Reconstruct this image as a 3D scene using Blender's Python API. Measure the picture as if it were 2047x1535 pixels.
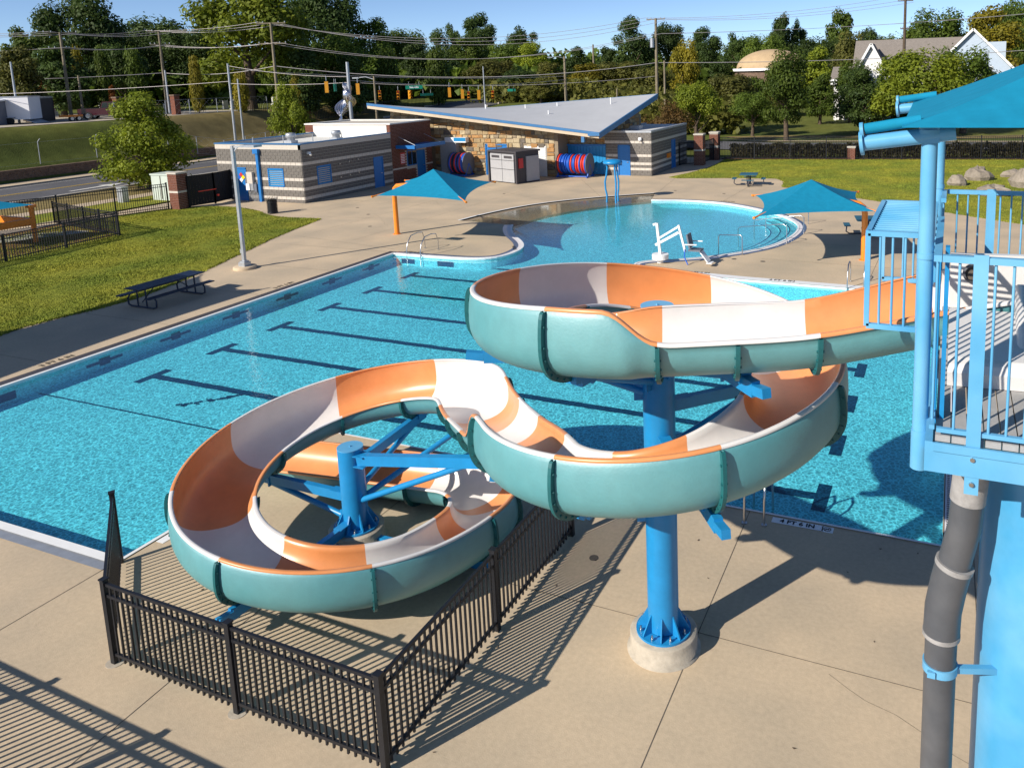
import bpy, math, random
import numpy as np
from mathutils import Vector, Matrix
from mathutils.geometry import tessellate_polygon

# ------------------------------------------------------------------ reset
for o in list(bpy.data.objects):
    bpy.data.objects.remove(o)
SC = bpy.context.scene
COL = SC.collection
PI = math.pi
R = math.radians

# ------------------------------------------------------------------ camera
cam_d = bpy.data.cameras.new('camera')
cam = bpy.data.objects.new('camera', cam_d)
COL.objects.link(cam)
CAMX = Vector((0.9222600, 0.3855402, -0.0282007))
CAMD = Vector((0.0364415, -0.1593348, -0.9865518))
CAMF = Vector((-0.3848487, 0.9088296, -0.1609978))
m = Matrix.Identity(4)
for i in range(3):
    m[i][0] = CAMX[i]; m[i][1] = -CAMD[i]; m[i][2] = -CAMF[i]
m.translation = Vector((0, 0, 7.7))
cam.matrix_world = m
cam_d.sensor_fit = 'HORIZONTAL'
cam_d.sensor_width = 36.0
cam_d.lens = 36.0 * 1600.0 / 2047.0
cam_d.shift_x = -0.10141
cam_d.shift_y = -0.17735
cam_d.clip_start = 0.1
cam_d.clip_end = 3000
SC.camera = cam

# ------------------------------------------------------------------ sky, sun, exposure
SUN_EL = 30.5
SUN_AZ = 60.0            # direction in which shadows fall, from +X towards +Y
world = bpy.data.worlds.new('World')
SC.world = world
world.use_nodes = True
wn = world.node_tree.nodes
wl = world.node_tree.links
wn.clear()
wo = wn.new('ShaderNodeOutputWorld')
wb = wn.new('ShaderNodeBackground')
ws = wn.new('ShaderNodeTexSky')
ws.sky_type = 'NISHITA'
ws.sun_disc = False
ws.sun_elevation = R(SUN_EL)
ws.sun_rotation = R(210)
ws.altitude = 200
ws.air_density = 0.5
ws.dust_density = 0.25
ws.ozone_density = 3.0
wb.inputs['Strength'].default_value = 0.105
wl.new(ws.outputs[0], wb.inputs[0])
wl.new(wb.outputs[0], wo.inputs[0])

sd = bpy.data.lights.new('sun', 'SUN')
sd.energy = 4.6
sd.angle = R(0.53)
sd.color = (1.0, 0.93, 0.82)
sun = bpy.data.objects.new('sun', sd)
COL.objects.link(sun)
ldir = Vector((math.cos(R(SUN_AZ)) * math.cos(R(SUN_EL)), math.sin(R(SUN_AZ)) * math.cos(R(SUN_EL)), -math.sin(R(SUN_EL))))
sun.rotation_euler = ldir.to_track_quat('-Z', 'Y').to_euler()
sun.location = (-20, -30, 40)
SC.view_settings.view_transform = 'Standard'
SC.view_settings.look = 'None'
SC.view_settings.exposure = 0.47
SC.view_settings.gamma = 1.0
SC.view_settings.use_curve_mapping = False
SC.render.resolution_x = 1024
SC.render.resolution_y = 767

# ------------------------------------------------------------------ mesh helpers
def origin_of(o):
    v = Vector((0, 0, 0))
    while o is not None:
        v += o.location
        o = o.parent
    return v

class MB:
    def __init__(s):
        s.v = []; s.f = []; s.sm = []; s.mi = []; s.cur = 0
    def add(s, vs, fs, smooth=False):
        b = len(s.v)
        s.v.extend([tuple(p) for p in vs])
        for f in fs:
            s.f.append(tuple(i + b for i in f)); s.sm.append(smooth); s.mi.append(s.cur)
        return s
    def box(s, c, d, rz=0, M=None):
        x, y, z = d[0] / 2, d[1] / 2, d[2] / 2
        P = [(-x, -y, -z), (x, -y, -z), (x, y, -z), (-x, y, -z), (-x, -y, z), (x, -y, z), (x, y, z), (-x, y, z)]
        if M is None:
            ca, sa = math.cos(rz), math.sin(rz)
            P = [(c[0] + p[0] * ca - p[1] * sa, c[1] + p[0] * sa + p[1] * ca, c[2] + p[2]) for p in P]
        else:
            P = [tuple(M @ Vector(p) + Vector(c)) for p in P]
        return s.add(P, [(3, 2, 1, 0), (4, 5, 6, 7), (0, 1, 5, 4), (1, 2, 6, 5), (2, 3, 7, 6), (3, 0, 4, 7)])
    def b2(s, a, b):
        return s.box([(a[i] + b[i]) / 2 for i in range(3)], [abs(b[i] - a[i]) for i in range(3)])
    def bar(s, p, q, w, h, up=(0, 0, 1)):
        p = Vector(p); q = Vector(q); d = q - p; L = d.length
        if L < 1e-6: return s
        d.normalize(); u = Vector(up)
        if abs(d.dot(u)) > .98: u = Vector((0, 1, 0))
        x = d.cross(u).normalized(); z = x.cross(d).normalized()
        M = Matrix((x, d, z)).transposed()
        return s.box((p + q) / 2, (w, L, h), M=M)
    def cyl(s, p, q, r, r2=None, n=16, caps=True):
        p = Vector(p); q = Vector(q); d = (q - p).normalized(); r2 = r if r2 is None else r2
        a = d.orthogonal().normalized(); b = d.cross(a)
        P = []; 
        for i in range(n):
            t = 2 * PI * i / n; k = a * math.cos(t) + b * math.sin(t)
            P.append(p + k * r); P.append(q + k * r2)
        s.add(P, [(2 * i, 2 * ((i + 1) % n), 2 * ((i + 1) % n) + 1, 2 * i + 1) for i in range(n)], True)
        if caps:
            A = [P[2 * i] for i in range(n)]; B = [P[2 * i + 1] for i in range(n)]
            s.add(A, [tuple(range(n - 1, -1, -1))]); s.add(B, [tuple(range(n))])
        return s
    def tube(s, pts, r, n=10, caps=True):
        pts = [Vector(p) for p in pts]; k = len(pts); P = []; ref = None
        for i, p in enumerate(pts):
            d = (pts[min(i + 1, k - 1)] - pts[max(i - 1, 0)]).normalized()
            if ref is None: a = d.orthogonal().normalized()
            else:
                a = ref - d * ref.dot(d)
                a = a.normalized() if a.length > 1e-5 else d.orthogonal().normalized()
            ref = a; b = d.cross(a); rr = r[i] if isinstance(r, (list, tuple)) else r
            for j in range(n):
                t = 2 * PI * j / n
                P.append(p + (a * math.cos(t) + b * math.sin(t)) * rr)
        F = []
        for i in range(k - 1):
            for j in range(n):
                F.append((i * n + j, i * n + (j + 1) % n, (i + 1) * n + (j + 1) % n, (i + 1) * n + j))
        s.add(P, F, True)
        if caps:
            s.add(P[:n], [tuple(range(n - 1, -1, -1))]); s.add(P[-n:], [tuple(range(n))])
        return s
    def lathe(s, prof, c=(0, 0, 0), n=24, smooth=True):
        P = []; k = len(prof)
        for r, z in prof:
            for j in range(n):
                t = 2 * PI * j / n
                P.append((c[0] + r * math.cos(t), c[1] + r * math.sin(t), c[2] + z))
        F = []
        for i in range(k - 1):
            for j in range(n):
                F.append((i * n + j, i * n + (j + 1) % n, (i + 1) * n + (j + 1) % n, (i + 1) * n + j))
        return s.add(P, F, smooth)
    def poly(s, pts, z=None, flip=False):
        P = [Vector((p[0], p[1], (p[2] if len(p) > 2 else 0) if z is None else z)) for p in pts]
        T = tessellate_polygon([[Vector((p.x, p.y, 0)) for p in P]])
        F = []
        for t in T:
            a, b, c = P[t[0]], P[t[1]], P[t[2]]
            cr = (b - a).cross(c - a).z
            F.append(t if (cr > 0) != flip else (t[0], t[2], t[1]))
        return s.add(P, F)
    def prism(s, pts, z0, z1):
        s.poly(pts, z1); s.poly(pts, z0, True); n = len(pts)
        A = sum(pts[i][0] * pts[(i + 1) % n][1] - pts[(i + 1) % n][0] * pts[i][1] for i in range(n))
        for i in range(n):
            a = pts[i]; b = pts[(i + 1) % n]
            q = [(a[0], a[1], z0), (b[0], b[1], z0), (b[0], b[1], z1), (a[0], a[1], z1)]
            s.add(q, [(0, 1, 2, 3) if A > 0 else (3, 2, 1, 0)])
        return s
    def strip(s, A, B):
        n = len(A); P = list(A) + list(B)
        return s.add(P, [(i, i + 1, n + i + 1, n + i) for i in range(n - 1)])
    def mesh(s, name, off=Vector((0, 0, 0)), mats=()):
        me = bpy.data.meshes.new(name)
        me.from_pydata([(p[0] - off[0], p[1] - off[1], p[2] - off[2]) for p in s.v], [], s.f)
        me.polygons.foreach_set('use_smooth', s.sm)
        for mm in mats: me.materials.append(mm)
        if len(mats) > 1: me.polygons.foreach_set('material_index', s.mi)
        me.update()
        return me
    def build(s, name, mat, parent=None, kind=None, label=None):
        off = origin_of(parent) if parent is not None else Vector((0, 0, 0))
        mats = mat if isinstance(mat, (list, tuple)) else [mat]
        o = bpy.data.objects.new(name, s.mesh(name, off, [MAT[k] for k in mats]))
        COL.objects.link(o)
        if parent is not None: o.parent = parent
        if kind: o['kind'] = kind
        if label: o['label'] = label
        return o

def thing(name, label, cat, loc=(0, 0, 0), group=None):
    o = bpy.data.objects.new(name, None)
    o.empty_display_size = .3
    COL.objects.link(o)
    o.location = loc
    return tag(o, label, cat, group)

def tag(o, label, cat, group=None):
    o['label'] = label; o['category'] = cat
    if group: o['group'] = group
    return o

def copy_tree(o, parent=None):
    c = o.copy(); COL.objects.link(c)
    if parent is not None: c.parent = parent
    for ch in o.children: copy_tree(ch, c)
    return c

def inst(name, me, parent, loc, scale=None, rz=0):
    o = bpy.data.objects.new(name, me); COL.objects.link(o)
    o.parent = parent; o.location = Vector(loc) - origin_of(parent)
    if scale: o.scale = scale
    if rz: o.rotation_euler.z = rz
    return o

def numpy_mesh(name, V, F4, mats):
    me = bpy.data.meshes.new(name)
    n = len(F4); k = F4.shape[1]
    me.vertices.add(len(V)); me.vertices.foreach_set('co', V.astype(np.float32).ravel())
    me.loops.add(n * k); me.loops.foreach_set('vertex_index', F4.astype(np.int32).ravel())
    me.polygons.add(n)
    me.polygons.foreach_set('loop_start', np.arange(0, n * k, k, dtype=np.int32))
    for mm in mats: me.materials.append(mm)
    me.update(calc_edges=True)
    return me

def text_mesh(name, string, size, mat, parent, loc, xdir, updir, align='CENTER'):
    cu = bpy.data.curves.new(name, 'FONT')
    cu.body = string; cu.size = size; cu.align_x = align; cu.align_y = 'CENTER'; cu.resolution_u = 2
    cu.offset = size * .03
    tmp = bpy.data.objects.new(name + '_tmp', cu); COL.objects.link(tmp)
    dg = bpy.context.evaluated_depsgraph_get()
    me = bpy.data.meshes.new_from_object(tmp.evaluated_get(dg))
    bpy.data.objects.remove(tmp); bpy.data.curves.remove(cu)
    x = Vector(xdir).normalized(); y = Vector(updir).normalized(); z = x.cross(y)
    M = Matrix((x, y, z)).transposed().to_4x4(); M.translation = Vector(loc) - origin_of(parent)
    me.transform(M)
    me.materials.clear(); me.materials.append(MAT[mat])
    o = bpy.data.objects.new(name, me); COL.objects.link(o); o.parent = parent
    return o

# ------------------------------------------------------------------ materials
MAT = {}
def _new(name):
    mt = bpy.data.materials.new(name); mt.use_nodes = True; MAT[name] = mt
    nt = mt.node_tree
    return mt, nt, nt.nodes, nt.links, nt.nodes['Principled BSDF']

def pbr(name, col, rough=.6, metal=0, var=.15, scale=3.0, bump=0.0, bscale=40.0, spec=.5, col2=None, obj=False, detail=6, coat=0, big=None, dist=.01, ior=1.5):
    mt, nt, N, L, B = _new(name)
    B.inputs['Roughness'].default_value = rough; B.inputs['Metallic'].default_value = metal
    B.inputs['Specular IOR Level'].default_value = spec; B.inputs['IOR'].default_value = ior
    if coat:
        B.inputs['Coat Weight'].default_value = coat; B.inputs['Coat Roughness'].default_value = .12
    tc = N.new('ShaderNodeTexCoord')
    if obj: src = tc.outputs['Object']
    else: src = N.new('ShaderNodeNewGeometry').outputs['Position']
    nz = N.new('ShaderNodeTexNoise'); nz.inputs['Scale'].default_value = scale; nz.inputs['Detail'].default_value = detail; nz.inputs['Roughness'].default_value = .65
    L.new(src, nz.inputs['Vector'])
    rp = N.new('ShaderNodeValToRGB'); rp.color_ramp.elements[0].position = .3; rp.color_ramp.elements[1].position = .7
    c2 = col2 if col2 else tuple(min(1, c * (1 + var)) for c in col)
    c1 = col if col2 else tuple(c * (1 - var) for c in col)
    rp.color_ramp.elements[0].color = (*c1, 1); rp.color_ramp.elements[1].color = (*c2, 1)
    L.new(nz.outputs['Fac'], rp.inputs['Fac'])
    out = rp.outputs['Color']
    if big:
        n2 = N.new('ShaderNodeTexNoise'); n2.inputs['Scale'].default_value = big[0]; n2.inputs['Detail'].default_value = 4
        L.new(src, n2.inputs['Vector'])
        r2 = N.new('ShaderNodeValToRGB'); r2.color_ramp.elements[0].position = .35; r2.color_ramp.elements[1].position = .68
        r2.color_ramp.elements[0].color = (*big[1], 1); r2.color_ramp.elements[1].color = (*big[2], 1)
        L.new(n2.outputs['Fac'], r2.inputs['Fac'])
        mx = N.new('ShaderNodeMix'); mx.data_type = 'RGBA'; mx.blend_type = 'MULTIPLY'; mx.inputs['Factor'].default_value = 1
        L.new(out, mx.inputs['A']); L.new(r2.outputs['Color'], mx.inputs['B']); out = mx.outputs['Result']
    L.new(out, B.inputs['Base Color'])
    if bump:
        nb = N.new('ShaderNodeTexNoise'); nb.inputs['Scale'].default_value = bscale; nb.inputs['Detail'].default_value = 5
        L.new(src, nb.inputs['Vector'])
        bp = N.new('ShaderNodeBump'); bp.inputs['Strength'].default_value = bump; bp.inputs['Distance'].default_value = dist
        L.new(nb.outputs['Fac'], bp.inputs['Height']); L.new(bp.outputs['Normal'], B.inputs['Normal'])
    return mt

pbr('concrete', (.53, .425, .30), .85, var=.09, scale=14, bump=.25, bscale=60, big=(.42, (.83, .84, .85), (1.09, 1.06, 1.02)), spec=.3)
pbr('old_concrete', (.42, .37, .30), .9, var=.18, scale=6, bump=.4, bscale=25, spec=.2)
pbr('joint', (.13, .11, .09), .9, var=.3, spec=.1)
pbr('asphalt', (.105, .105, .115), .9, var=.14, scale=5, bump=.3, bscale=80, spec=.25, big=(.3, (.85, .85, .85), (1.1, 1.1, 1.1)))
pbr('roadpaint', (.62, .60, .55), .7, var=.15, scale=9)
pbr('yellowpaint', (.62, .42, .08), .7, var=.15, scale=9)
pbr('grass', (.225, .24, .036), .95, var=.3, scale=2.2, bump=.8, bscale=26, spec=.1, big=(.33, (.72, .82, .78), (1.22, 1.1, .95)), dist=.04)
pbr('grassblade', (.245, .265, .038), .8, var=.38, scale=1.6, spec=.15, big=(.33, (.72, .82, .78), (1.22, 1.1, .95)))
pbr('field', (.10, .12, .030), .95, var=.25, scale=.8, bump=.6, bscale=9, spec=.1, big=(.05, (.75, .85, .8), (1.5, 1.25, 1.1)), dist=.05)
pbr('drygrass', (.22, .17, .07), .95, var=.25, scale=.9, spec=.1, bump=.5, bscale=12, dist=.04)
pbr('guttershade', (.085, .072, .07), .45, var=.2, scale=9, metal=.3)  # left gutter metal with its shading put into the colour
pbr('mulch', (.16, .085, .04), .95, var=.35, scale=12, bump=.8, bscale=50, spec=.1)
pbr('pebble', (.34, .33, .31), .9, var=.3, scale=18, bump=.6, bscale=40)
pbr('teal', (.075, .285, .31), .52, var=.08, scale=4.5, bump=.18, bscale=34, spec=1.0, ior=1.68, big=(.9, (.85, .93, .95), (1.3, 1.08, 1.06)))
pbr('tealdark', (.010, .11, .12), .45, var=.12, scale=8)
pbr('gelorange', (.70, .275, .10), .32, var=.07, scale=3.5, spec=.5, big=(.8, (.95, .93, .9), (1.02, 1.05, 1.15)))
pbr('gelwhite', (.68, .655, .635), .33, var=.05, scale=3.5, spec=.5)
pbr('bluepaint', (.085, .345, .585), .32, var=.06, scale=3, spec=.5, big=(1.1, (.75, .90, .95), (2.0, 1.25, 1.12)))
pbr('bluesteel', (.012, .225, .50), .38, var=.08, scale=5, spec=.5)
pbr('bluedoor', (.012, .16, .46), .45, var=.06, scale=4)
pbr('bluefascia', (.05, .17, .36), .4, var=.08, scale=3, metal=.2)
pbr('black', (.008, .009, .013), .5, var=.2, scale=9, spec=.5)
pbr('blackmat', (.014, .014, .015), .75, var=.2, scale=9, spec=.3)
pbr('steel', (.55, .55, .56), .28, metal=1, var=.1, scale=8)
pbr('stainless', (.60, .56, .56), .34, metal=1, var=.14, scale=2.5, bump=.05, bscale=8)
pbr('galv', (.42, .44, .47), .45, metal=.55, var=.12, scale=5)
pbr('whitepaint', (.78, .78, .77), .45, var=.04, scale=4)
pbr('grating', (.74, .70, .70), .5, var=.05, scale=6)
pbr('plaster', (.66, .80, .80), .8, var=.07, scale=12, big=(.35, (.93, .96, .97), (1.03, 1.02, 1.01)), spec=.2)
pbr('plasterleisure', (.64, .76, .76), .8, var=.07, scale=12, spec=.2)
pbr('navytile', (.018, .05, .095), .6, var=.35, scale=16, spec=.3)
pbr('beach', (.30, .235, .16), .6, var=.12, scale=8, spec=.4)
pbr('cmudark', (.165, .150, .135), .92, var=.16, scale=9, bump=.5, bscale=60, spec=.2)
pbr('cmulight', (.55, .50, .44), .92, var=.08, scale=9, bump=.4, bscale=60, spec=.2)
pbr('mortar', (.50, .46, .40), .95, var=.1, scale=14, spec=.1)
pbr('stonemortar', (.27, .215, .15), .95, var=.15, scale=10, spec=.1)
pbr('brick', (.175, .070, .046), .9, var=.25, scale=7, bump=.4, bscale=40, spec=.2)
pbr('stone1', (0.359, 0.265, 0.148), .9, var=.22, scale=4.5, bump=.7, bscale=18, spec=.2, dist=.03)
pbr('stone2', (0.406, 0.226, 0.094), .9, var=.25, scale=4.5, bump=.7, bscale=18, spec=.2, dist=.03)
pbr('stone3', (0.281, 0.226, 0.156), .9, var=.25, scale=4.5, bump=.7, bscale=18, spec=.2, dist=.03)
pbr('stone4', (0.452, 0.367, 0.234), .9, var=.2, scale=4.5, bump=.7, bscale=18, spec=.2, dist=.03)
pbr('stone5', (0.156, 0.133, 0.109), .9, var=.25, scale=4.5, bump=.7, bscale=18, spec=.2, dist=.03)
pbr('boulder', (.27, .23, .185), .9, var=.3, scale=2.2, bump=.9, bscale=7, spec=.2, dist=.06)
pbr('retwall', (.17, .115, .085), .92, var=.3, scale=3.2, bump=.5, bscale=14, spec=.2)
pbr('membrane', (.68, .67, .63), .75, var=.05, scale=.8, spec=.3)
pbr('roofgrey', (.43, .44, .46), .6, var=.05, scale=.6, spec=.3)
pbr('soffit', (.52, .42, .30), .8, var=.06, scale=3)
pbr('fabric', (.008, .215, .36), .85, var=.10, scale=5, bump=.15, bscale=120, spec=.15)
pbr('orangepost', (.80, .235, .02), .4, var=.05, scale=3)
pbr('navycoat', (.007, .017, .045), .5, var=.15, scale=8, bump=.2, bscale=60)
pbr('tablecoat', (.02, .10, .15), .5, var=.15, scale=8)
pbr('deckboard', (.36, .35, .34), .8, var=.12, scale=5, bump=.2, bscale=50)
pbr('pvc', (.085, .09, .10), .4, var=.12, scale=4, big=(1.6, (.8, .82, .85), (1.25, 1.2, 1.15)))
pbr('pvcglue', (.30, .29, .285), .6, var=.25, scale=9)
pbr('shedpanel', (.36, .36, .37), .6, var=.05, scale=4)
pbr('sheddark', (.055, .05, .055), .6, var=.1, scale=4)
pbr('redplastic', (.75, .045, .02), .5, var=.1, scale=4)
pbr('blueplastic', (.01, .10, .50), .5, var=.1, scale=4)
pbr('woodpole', (.20, .165, .11), .85, var=.25, scale=1.4, bump=.4, bscale=10)
pbr('wire', (.50, .46, .46), .5, metal=.4, var=.05)
pbr('bark', (.10, .075, .055), .95, var=.3, scale=5, bump=.6, bscale=18, spec=.1)
pbr('signgreen', (.0, .20, .13), .5, var=.05)
pbr('signalyellow', (.60, .26, .01), .5, var=.06, scale=3)
pbr('signwhite', (.80, .80, .80), .5, var=.03)
pbr('signred', (.55, .03, .03), .5, var=.05)
pbr('utility', (.50, .56, .50), .55, var=.06, scale=2)
pbr('truckred', (.06, .006, .011), .25, var=.05, coat=.6)
pbr('carsilver', (.46, .48, .50), .28, metal=.5, var=.04, coat=.6)
pbr('tyre', (.02, .02, .02), .8, var=.2)
pbr('glass', (.02, .03, .035), .08, var=.05, spec=.8)
pbr('trailer', (.80, .79, .82), .45, var=.03, scale=1)
pbr('shadeshed', (.13, .14, .17), .7, var=.1)
pbr('shingle', (.20, .175, .155), .92, var=.14, scale=3, bump=.4, bscale=10)
pbr('siding', (.68, .67, .66), .7, var=.04, scale=2)
pbr('sidingblue', (.42, .50, .60), .7, var=.04, scale=2)
pbr('dome', (.46, .33, .19), .75, var=.12, scale=.7)
pbr('alum', (.70, .69, .74), .22, metal=.95, var=.06, scale=2)
pbr('hazyellow', (.85, .62, .0), .5, var=.03)
pbr('gravestone', (.55, .54, .52), .8, var=.15)

def leafmat(name, c1, c2, c3):
    mt, nt, N, L, B = _new(name)
    B.inputs['Roughness'].default_value = .6; B.inputs['Specular IOR Level'].default_value = .25
    tc = N.new('ShaderNodeTexCoord')
    nz = N.new('ShaderNodeTexNoise'); nz.inputs['Scale'].default_value = .55; nz.inputs['Detail'].default_value = 5; nz.inputs['Roughness'].default_value = .75
    L.new(tc.outputs['Object'], nz.inputs['Vector'])
    rp = N.new('ShaderNodeValToRGB')
    e = rp.color_ramp.elements
    e[0].position = .3; e[0].color = (*c1, 1); e[1].position = .72; e[1].color = (*c3, 1)
    k = e.new(.52); k.color = (*c2, 1)
    L.new(nz.outputs['Fac'], rp.inputs['Fac'])
    oi = N.new('ShaderNodeObjectInfo')
    mp = N.new('ShaderNodeMapRange'); mp.inputs['To Min'].default_value = .75; mp.inputs['To Max'].default_value = 1.25
    L.new(oi.outputs['Random'], mp.inputs['Value'])
    hs = N.new('ShaderNodeHueSaturation')
    L.new(mp.outputs['Result'], hs.inputs['Value']); L.new(rp.outputs['Color'], hs.inputs['Color'])
    L.new(hs.outputs['Color'], B.inputs['Base Color'])
    tr = N.new('ShaderNodeBsdfTranslucent'); L.new(hs.outputs['Color'], tr.inputs['Color'])
    mx = N.new('ShaderNodeMixShader'); mx.inputs['Fac'].default_value = .42
    L.new(B.outputs['BSDF'], mx.inputs[1]); L.new(tr.outputs['BSDF'], mx.inputs[2])
    L.new(mx.outputs['Shader'], N['Material Output'].inputs['Surface'])
leafmat('leaf_dark', (.026, .050, .014), (.062, .100, .022), (.105, .148, .030))
leafmat('leaf_mid', (.045, .080, .013), (.105, .155, .021), (.165, .21, .030))
leafmat('leaf_lime', (.10, .14, .014), (.22, .27, .022), (.31, .33, .028))
leafmat('leaf_olive', (.070, .080, .018), (.140, .142, .029), (.21, .19, .040))
leafmat('leaf_gold', (.12, .12, .014), (.25, .215, .019), (.37, .27, .022))
leafmat('leaf_orange', (.14, .055, .012), (.30, .10, .016), (.42, .16, .024))
leafmat('leaf_rust', (.07, .060, .017), (.17, .10, .03), (.24, .14, .04))
leafmat('leaf_hedge', (.024, .022, .012), (.052, .046, .020), (.085, .070, .026))

def water_mat(name, TINT, RIP):
    mt, nt, N, L, B = _new(name)
    N.remove(B)
    out = N['Material Output']
    pos = N.new('ShaderNodeNewGeometry').outputs['Position']
    # caustic light painted as a cell web into the transparent colour
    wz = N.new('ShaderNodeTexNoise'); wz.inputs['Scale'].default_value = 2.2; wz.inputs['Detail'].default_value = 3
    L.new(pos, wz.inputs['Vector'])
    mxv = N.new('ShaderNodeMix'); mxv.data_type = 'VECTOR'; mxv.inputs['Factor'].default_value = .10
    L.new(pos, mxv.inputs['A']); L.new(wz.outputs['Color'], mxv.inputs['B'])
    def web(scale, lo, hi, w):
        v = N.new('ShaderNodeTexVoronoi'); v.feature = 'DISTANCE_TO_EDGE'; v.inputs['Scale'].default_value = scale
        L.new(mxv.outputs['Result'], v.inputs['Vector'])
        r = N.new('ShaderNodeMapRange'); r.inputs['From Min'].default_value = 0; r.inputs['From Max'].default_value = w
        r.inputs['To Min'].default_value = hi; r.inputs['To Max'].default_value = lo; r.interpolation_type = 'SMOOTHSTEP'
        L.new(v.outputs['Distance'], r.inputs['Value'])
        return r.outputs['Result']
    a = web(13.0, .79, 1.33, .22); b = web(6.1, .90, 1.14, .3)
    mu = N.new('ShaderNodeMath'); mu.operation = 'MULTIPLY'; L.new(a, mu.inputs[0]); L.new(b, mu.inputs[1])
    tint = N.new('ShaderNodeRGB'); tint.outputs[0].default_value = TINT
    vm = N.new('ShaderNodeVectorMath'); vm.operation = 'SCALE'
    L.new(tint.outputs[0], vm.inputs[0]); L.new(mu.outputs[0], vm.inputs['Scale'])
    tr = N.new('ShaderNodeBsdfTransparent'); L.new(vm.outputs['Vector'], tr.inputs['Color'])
    gl = N.new('ShaderNodeBsdfGlossy'); gl.inputs['Roughness'].default_value = .05; gl.inputs['Color'].default_value = (.9, .95, 1, 1)
    n1 = N.new('ShaderNodeTexNoise'); n1.inputs['Scale'].default_value = 5.5; n1.inputs['Detail'].default_value = 3; n1.inputs['Distortion'].default_value = .4
    L.new(pos, n1.inputs['Vector'])
    bp = N.new('ShaderNodeBump'); bp.inputs['Strength'].default_value = RIP; bp.inputs['Distance'].default_value = .02
    L.new(n1.outputs['Fac'], bp.inputs['Height'])
    L.new(bp.outputs['Normal'], gl.inputs['Normal'])
    lw = N.new('ShaderNodeLayerWeight'); L.new(bp.outputs['Normal'], lw.inputs['Normal'])
    pw = N.new('ShaderNodeMath'); pw.operation = 'POWER'; pw.inputs[1].default_value = 5; L.new(lw.outputs['Facing'], pw.inputs[0])
    fr = N.new('ShaderNodeMath'); fr.operation = 'MULTIPLY_ADD'; fr.inputs[1].default_value = .98; fr.inputs[2].default_value = .02; L.new(pw.outputs[0], fr.inputs[0])
    mx = N.new('ShaderNodeMixShader')
    L.new(fr.outputs[0], mx.inputs['Fac']); L.new(tr.outputs['BSDF'], mx.inputs[1]); L.new(gl.outputs['BSDF'], mx.inputs[2])
    L.new(mx.outputs['Shader'], out.inputs['Surface'])
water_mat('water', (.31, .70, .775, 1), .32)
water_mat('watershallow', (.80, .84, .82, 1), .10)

def ss(a, b, x):
    t = min(1.0, max(0.0, (x - a) / (b - a)))
    return t * t * (3 - 2 * t)

def terr(x, y):
    w = ss(-71.4, -77.5, x) * 3.2 + 1.1 * ss(-70.9, -71.4, x)
    n = 4.0 * ss(58, 105, y) * ss(-34, -52, x)
    far = ss(95, 260, math.hypot(x, y)) * 2.5
    k = max(w, n)
    return k + far * (1 - ss(0, 3, k))
# ================================================================== SETTING
random.seed(7)
# ---- ground: one sheet to the horizon
def ground_sheet():
    xs = np.unique(np.concatenate([np.linspace(-900, -200, 12), np.linspace(-200, -90, 30), np.linspace(-90, -50, 54), np.linspace(-50, 30, 42), np.linspace(30, 120, 16), np.linspace(120, 700, 10)]))
    ys = np.unique(np.concatenate([np.linspace(-300, -40, 8), np.linspace(-40, 40, 34), np.linspace(40, 130, 60), np.linspace(130, 260, 22), np.linspace(260, 1200, 12)]))
    V = []
    for y in ys:
        for x in xs:
            z = terr(x, y) - .03
            if -46.5 < x < 14 and -25 < y < 65: z = -2.2
            V.append((x, y, z))
    nx = len(xs); F = []
    for j in range(len(ys) - 1):
        for i in range(nx - 1):
            F.append((j * nx + i, j * nx + i + 1, (j + 1) * nx + i + 1, (j + 1) * nx + i))
    b = MB(); b.add(V, F, True)
    return b.build('ground', 'field', kind='structure')
ground_sheet()

WZ = -.075          # water level
BEACH = [(-24.4, 35.9), (-24.2, 37.7), (-23.5, 40.4), (-22.4, 42.6), (-20.2, 45.1), (-17.3, 47.3)]
MAINR = [(-22.75, 7.93), (-12.4, 7.93), (-12.4, 12.9), (.09, 12.9), (.09, 28.1), (-3, 28.1), (-7.0, 28.2), (-8.8, 28.35), (-10.4, 28.55)]
RCUR = [(-11.2, 28.75), (-11.75, 29.3), (-11.35, 30.0), (-10.2, 30.5), (-8.9, 31.5), (-7.4, 33.3), (-6.75, 35.2), (-6.55, 37.5), (-6.9, 39.5), (-8.2, 41.6), (-10.3, 43.5), (-12.3, 44.7), (-14.6, 45.05), (-16.0, 44.75), (-16.6, 44.7)]
LCUR = [(-20.9, 35.5), (-20.5, 34.6), (-19.5, 33.15), (-18.3, 31.9), (-17.62, 30.8), (-17.5, 29.6), (-17.8, 28.65), (-18.9, 28.2), (-20.8, 28.15), (-22.75, 28.15)]

def smooth(pts, it=2):
    for _ in range(it):
        q = [pts[0]]
        for a, b in zip(pts[:-1], pts[1:]):
            q.append((a[0] * .75 + b[0] * .25, a[1] * .75 + b[1] * .25)); q.append((a[0] * .25 + b[0] * .75, a[1] * .25 + b[1] * .75))
        q.append(pts[-1]); pts = q
    return pts
RC = smooth(RCUR); LC = smooth(LCUR[:-1]) + [LCUR[-1]]; BE = smooth(BEACH)
OUT = MAINR + RC + BE[::-1] + LC       # clockwise or not, only used as a polygon

def deck():
    outer = [(-47.5, -14), (24, -14), (24, 68), (-47.5, 68)]
    loops = [[Vector((p[0], p[1], 0)) for p in outer], [Vector((p[0], p[1], 0)) for p in OUT]]
    P = loops[0] + loops[1]
    T = tessellate_polygon(loops)
    F = []
    for t in T:
        a, b, c = P[t[0]], P[t[1]], P[t[2]]
        F.append(t if (b - a).cross(c - a).z > 0 else (t[0], t[2], t[1]))
    m_ = MB(); m_.add(P, F)
    o = m_.build('pool_deck', 'concrete', kind='structure')
    return o
DECK = deck()

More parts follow.
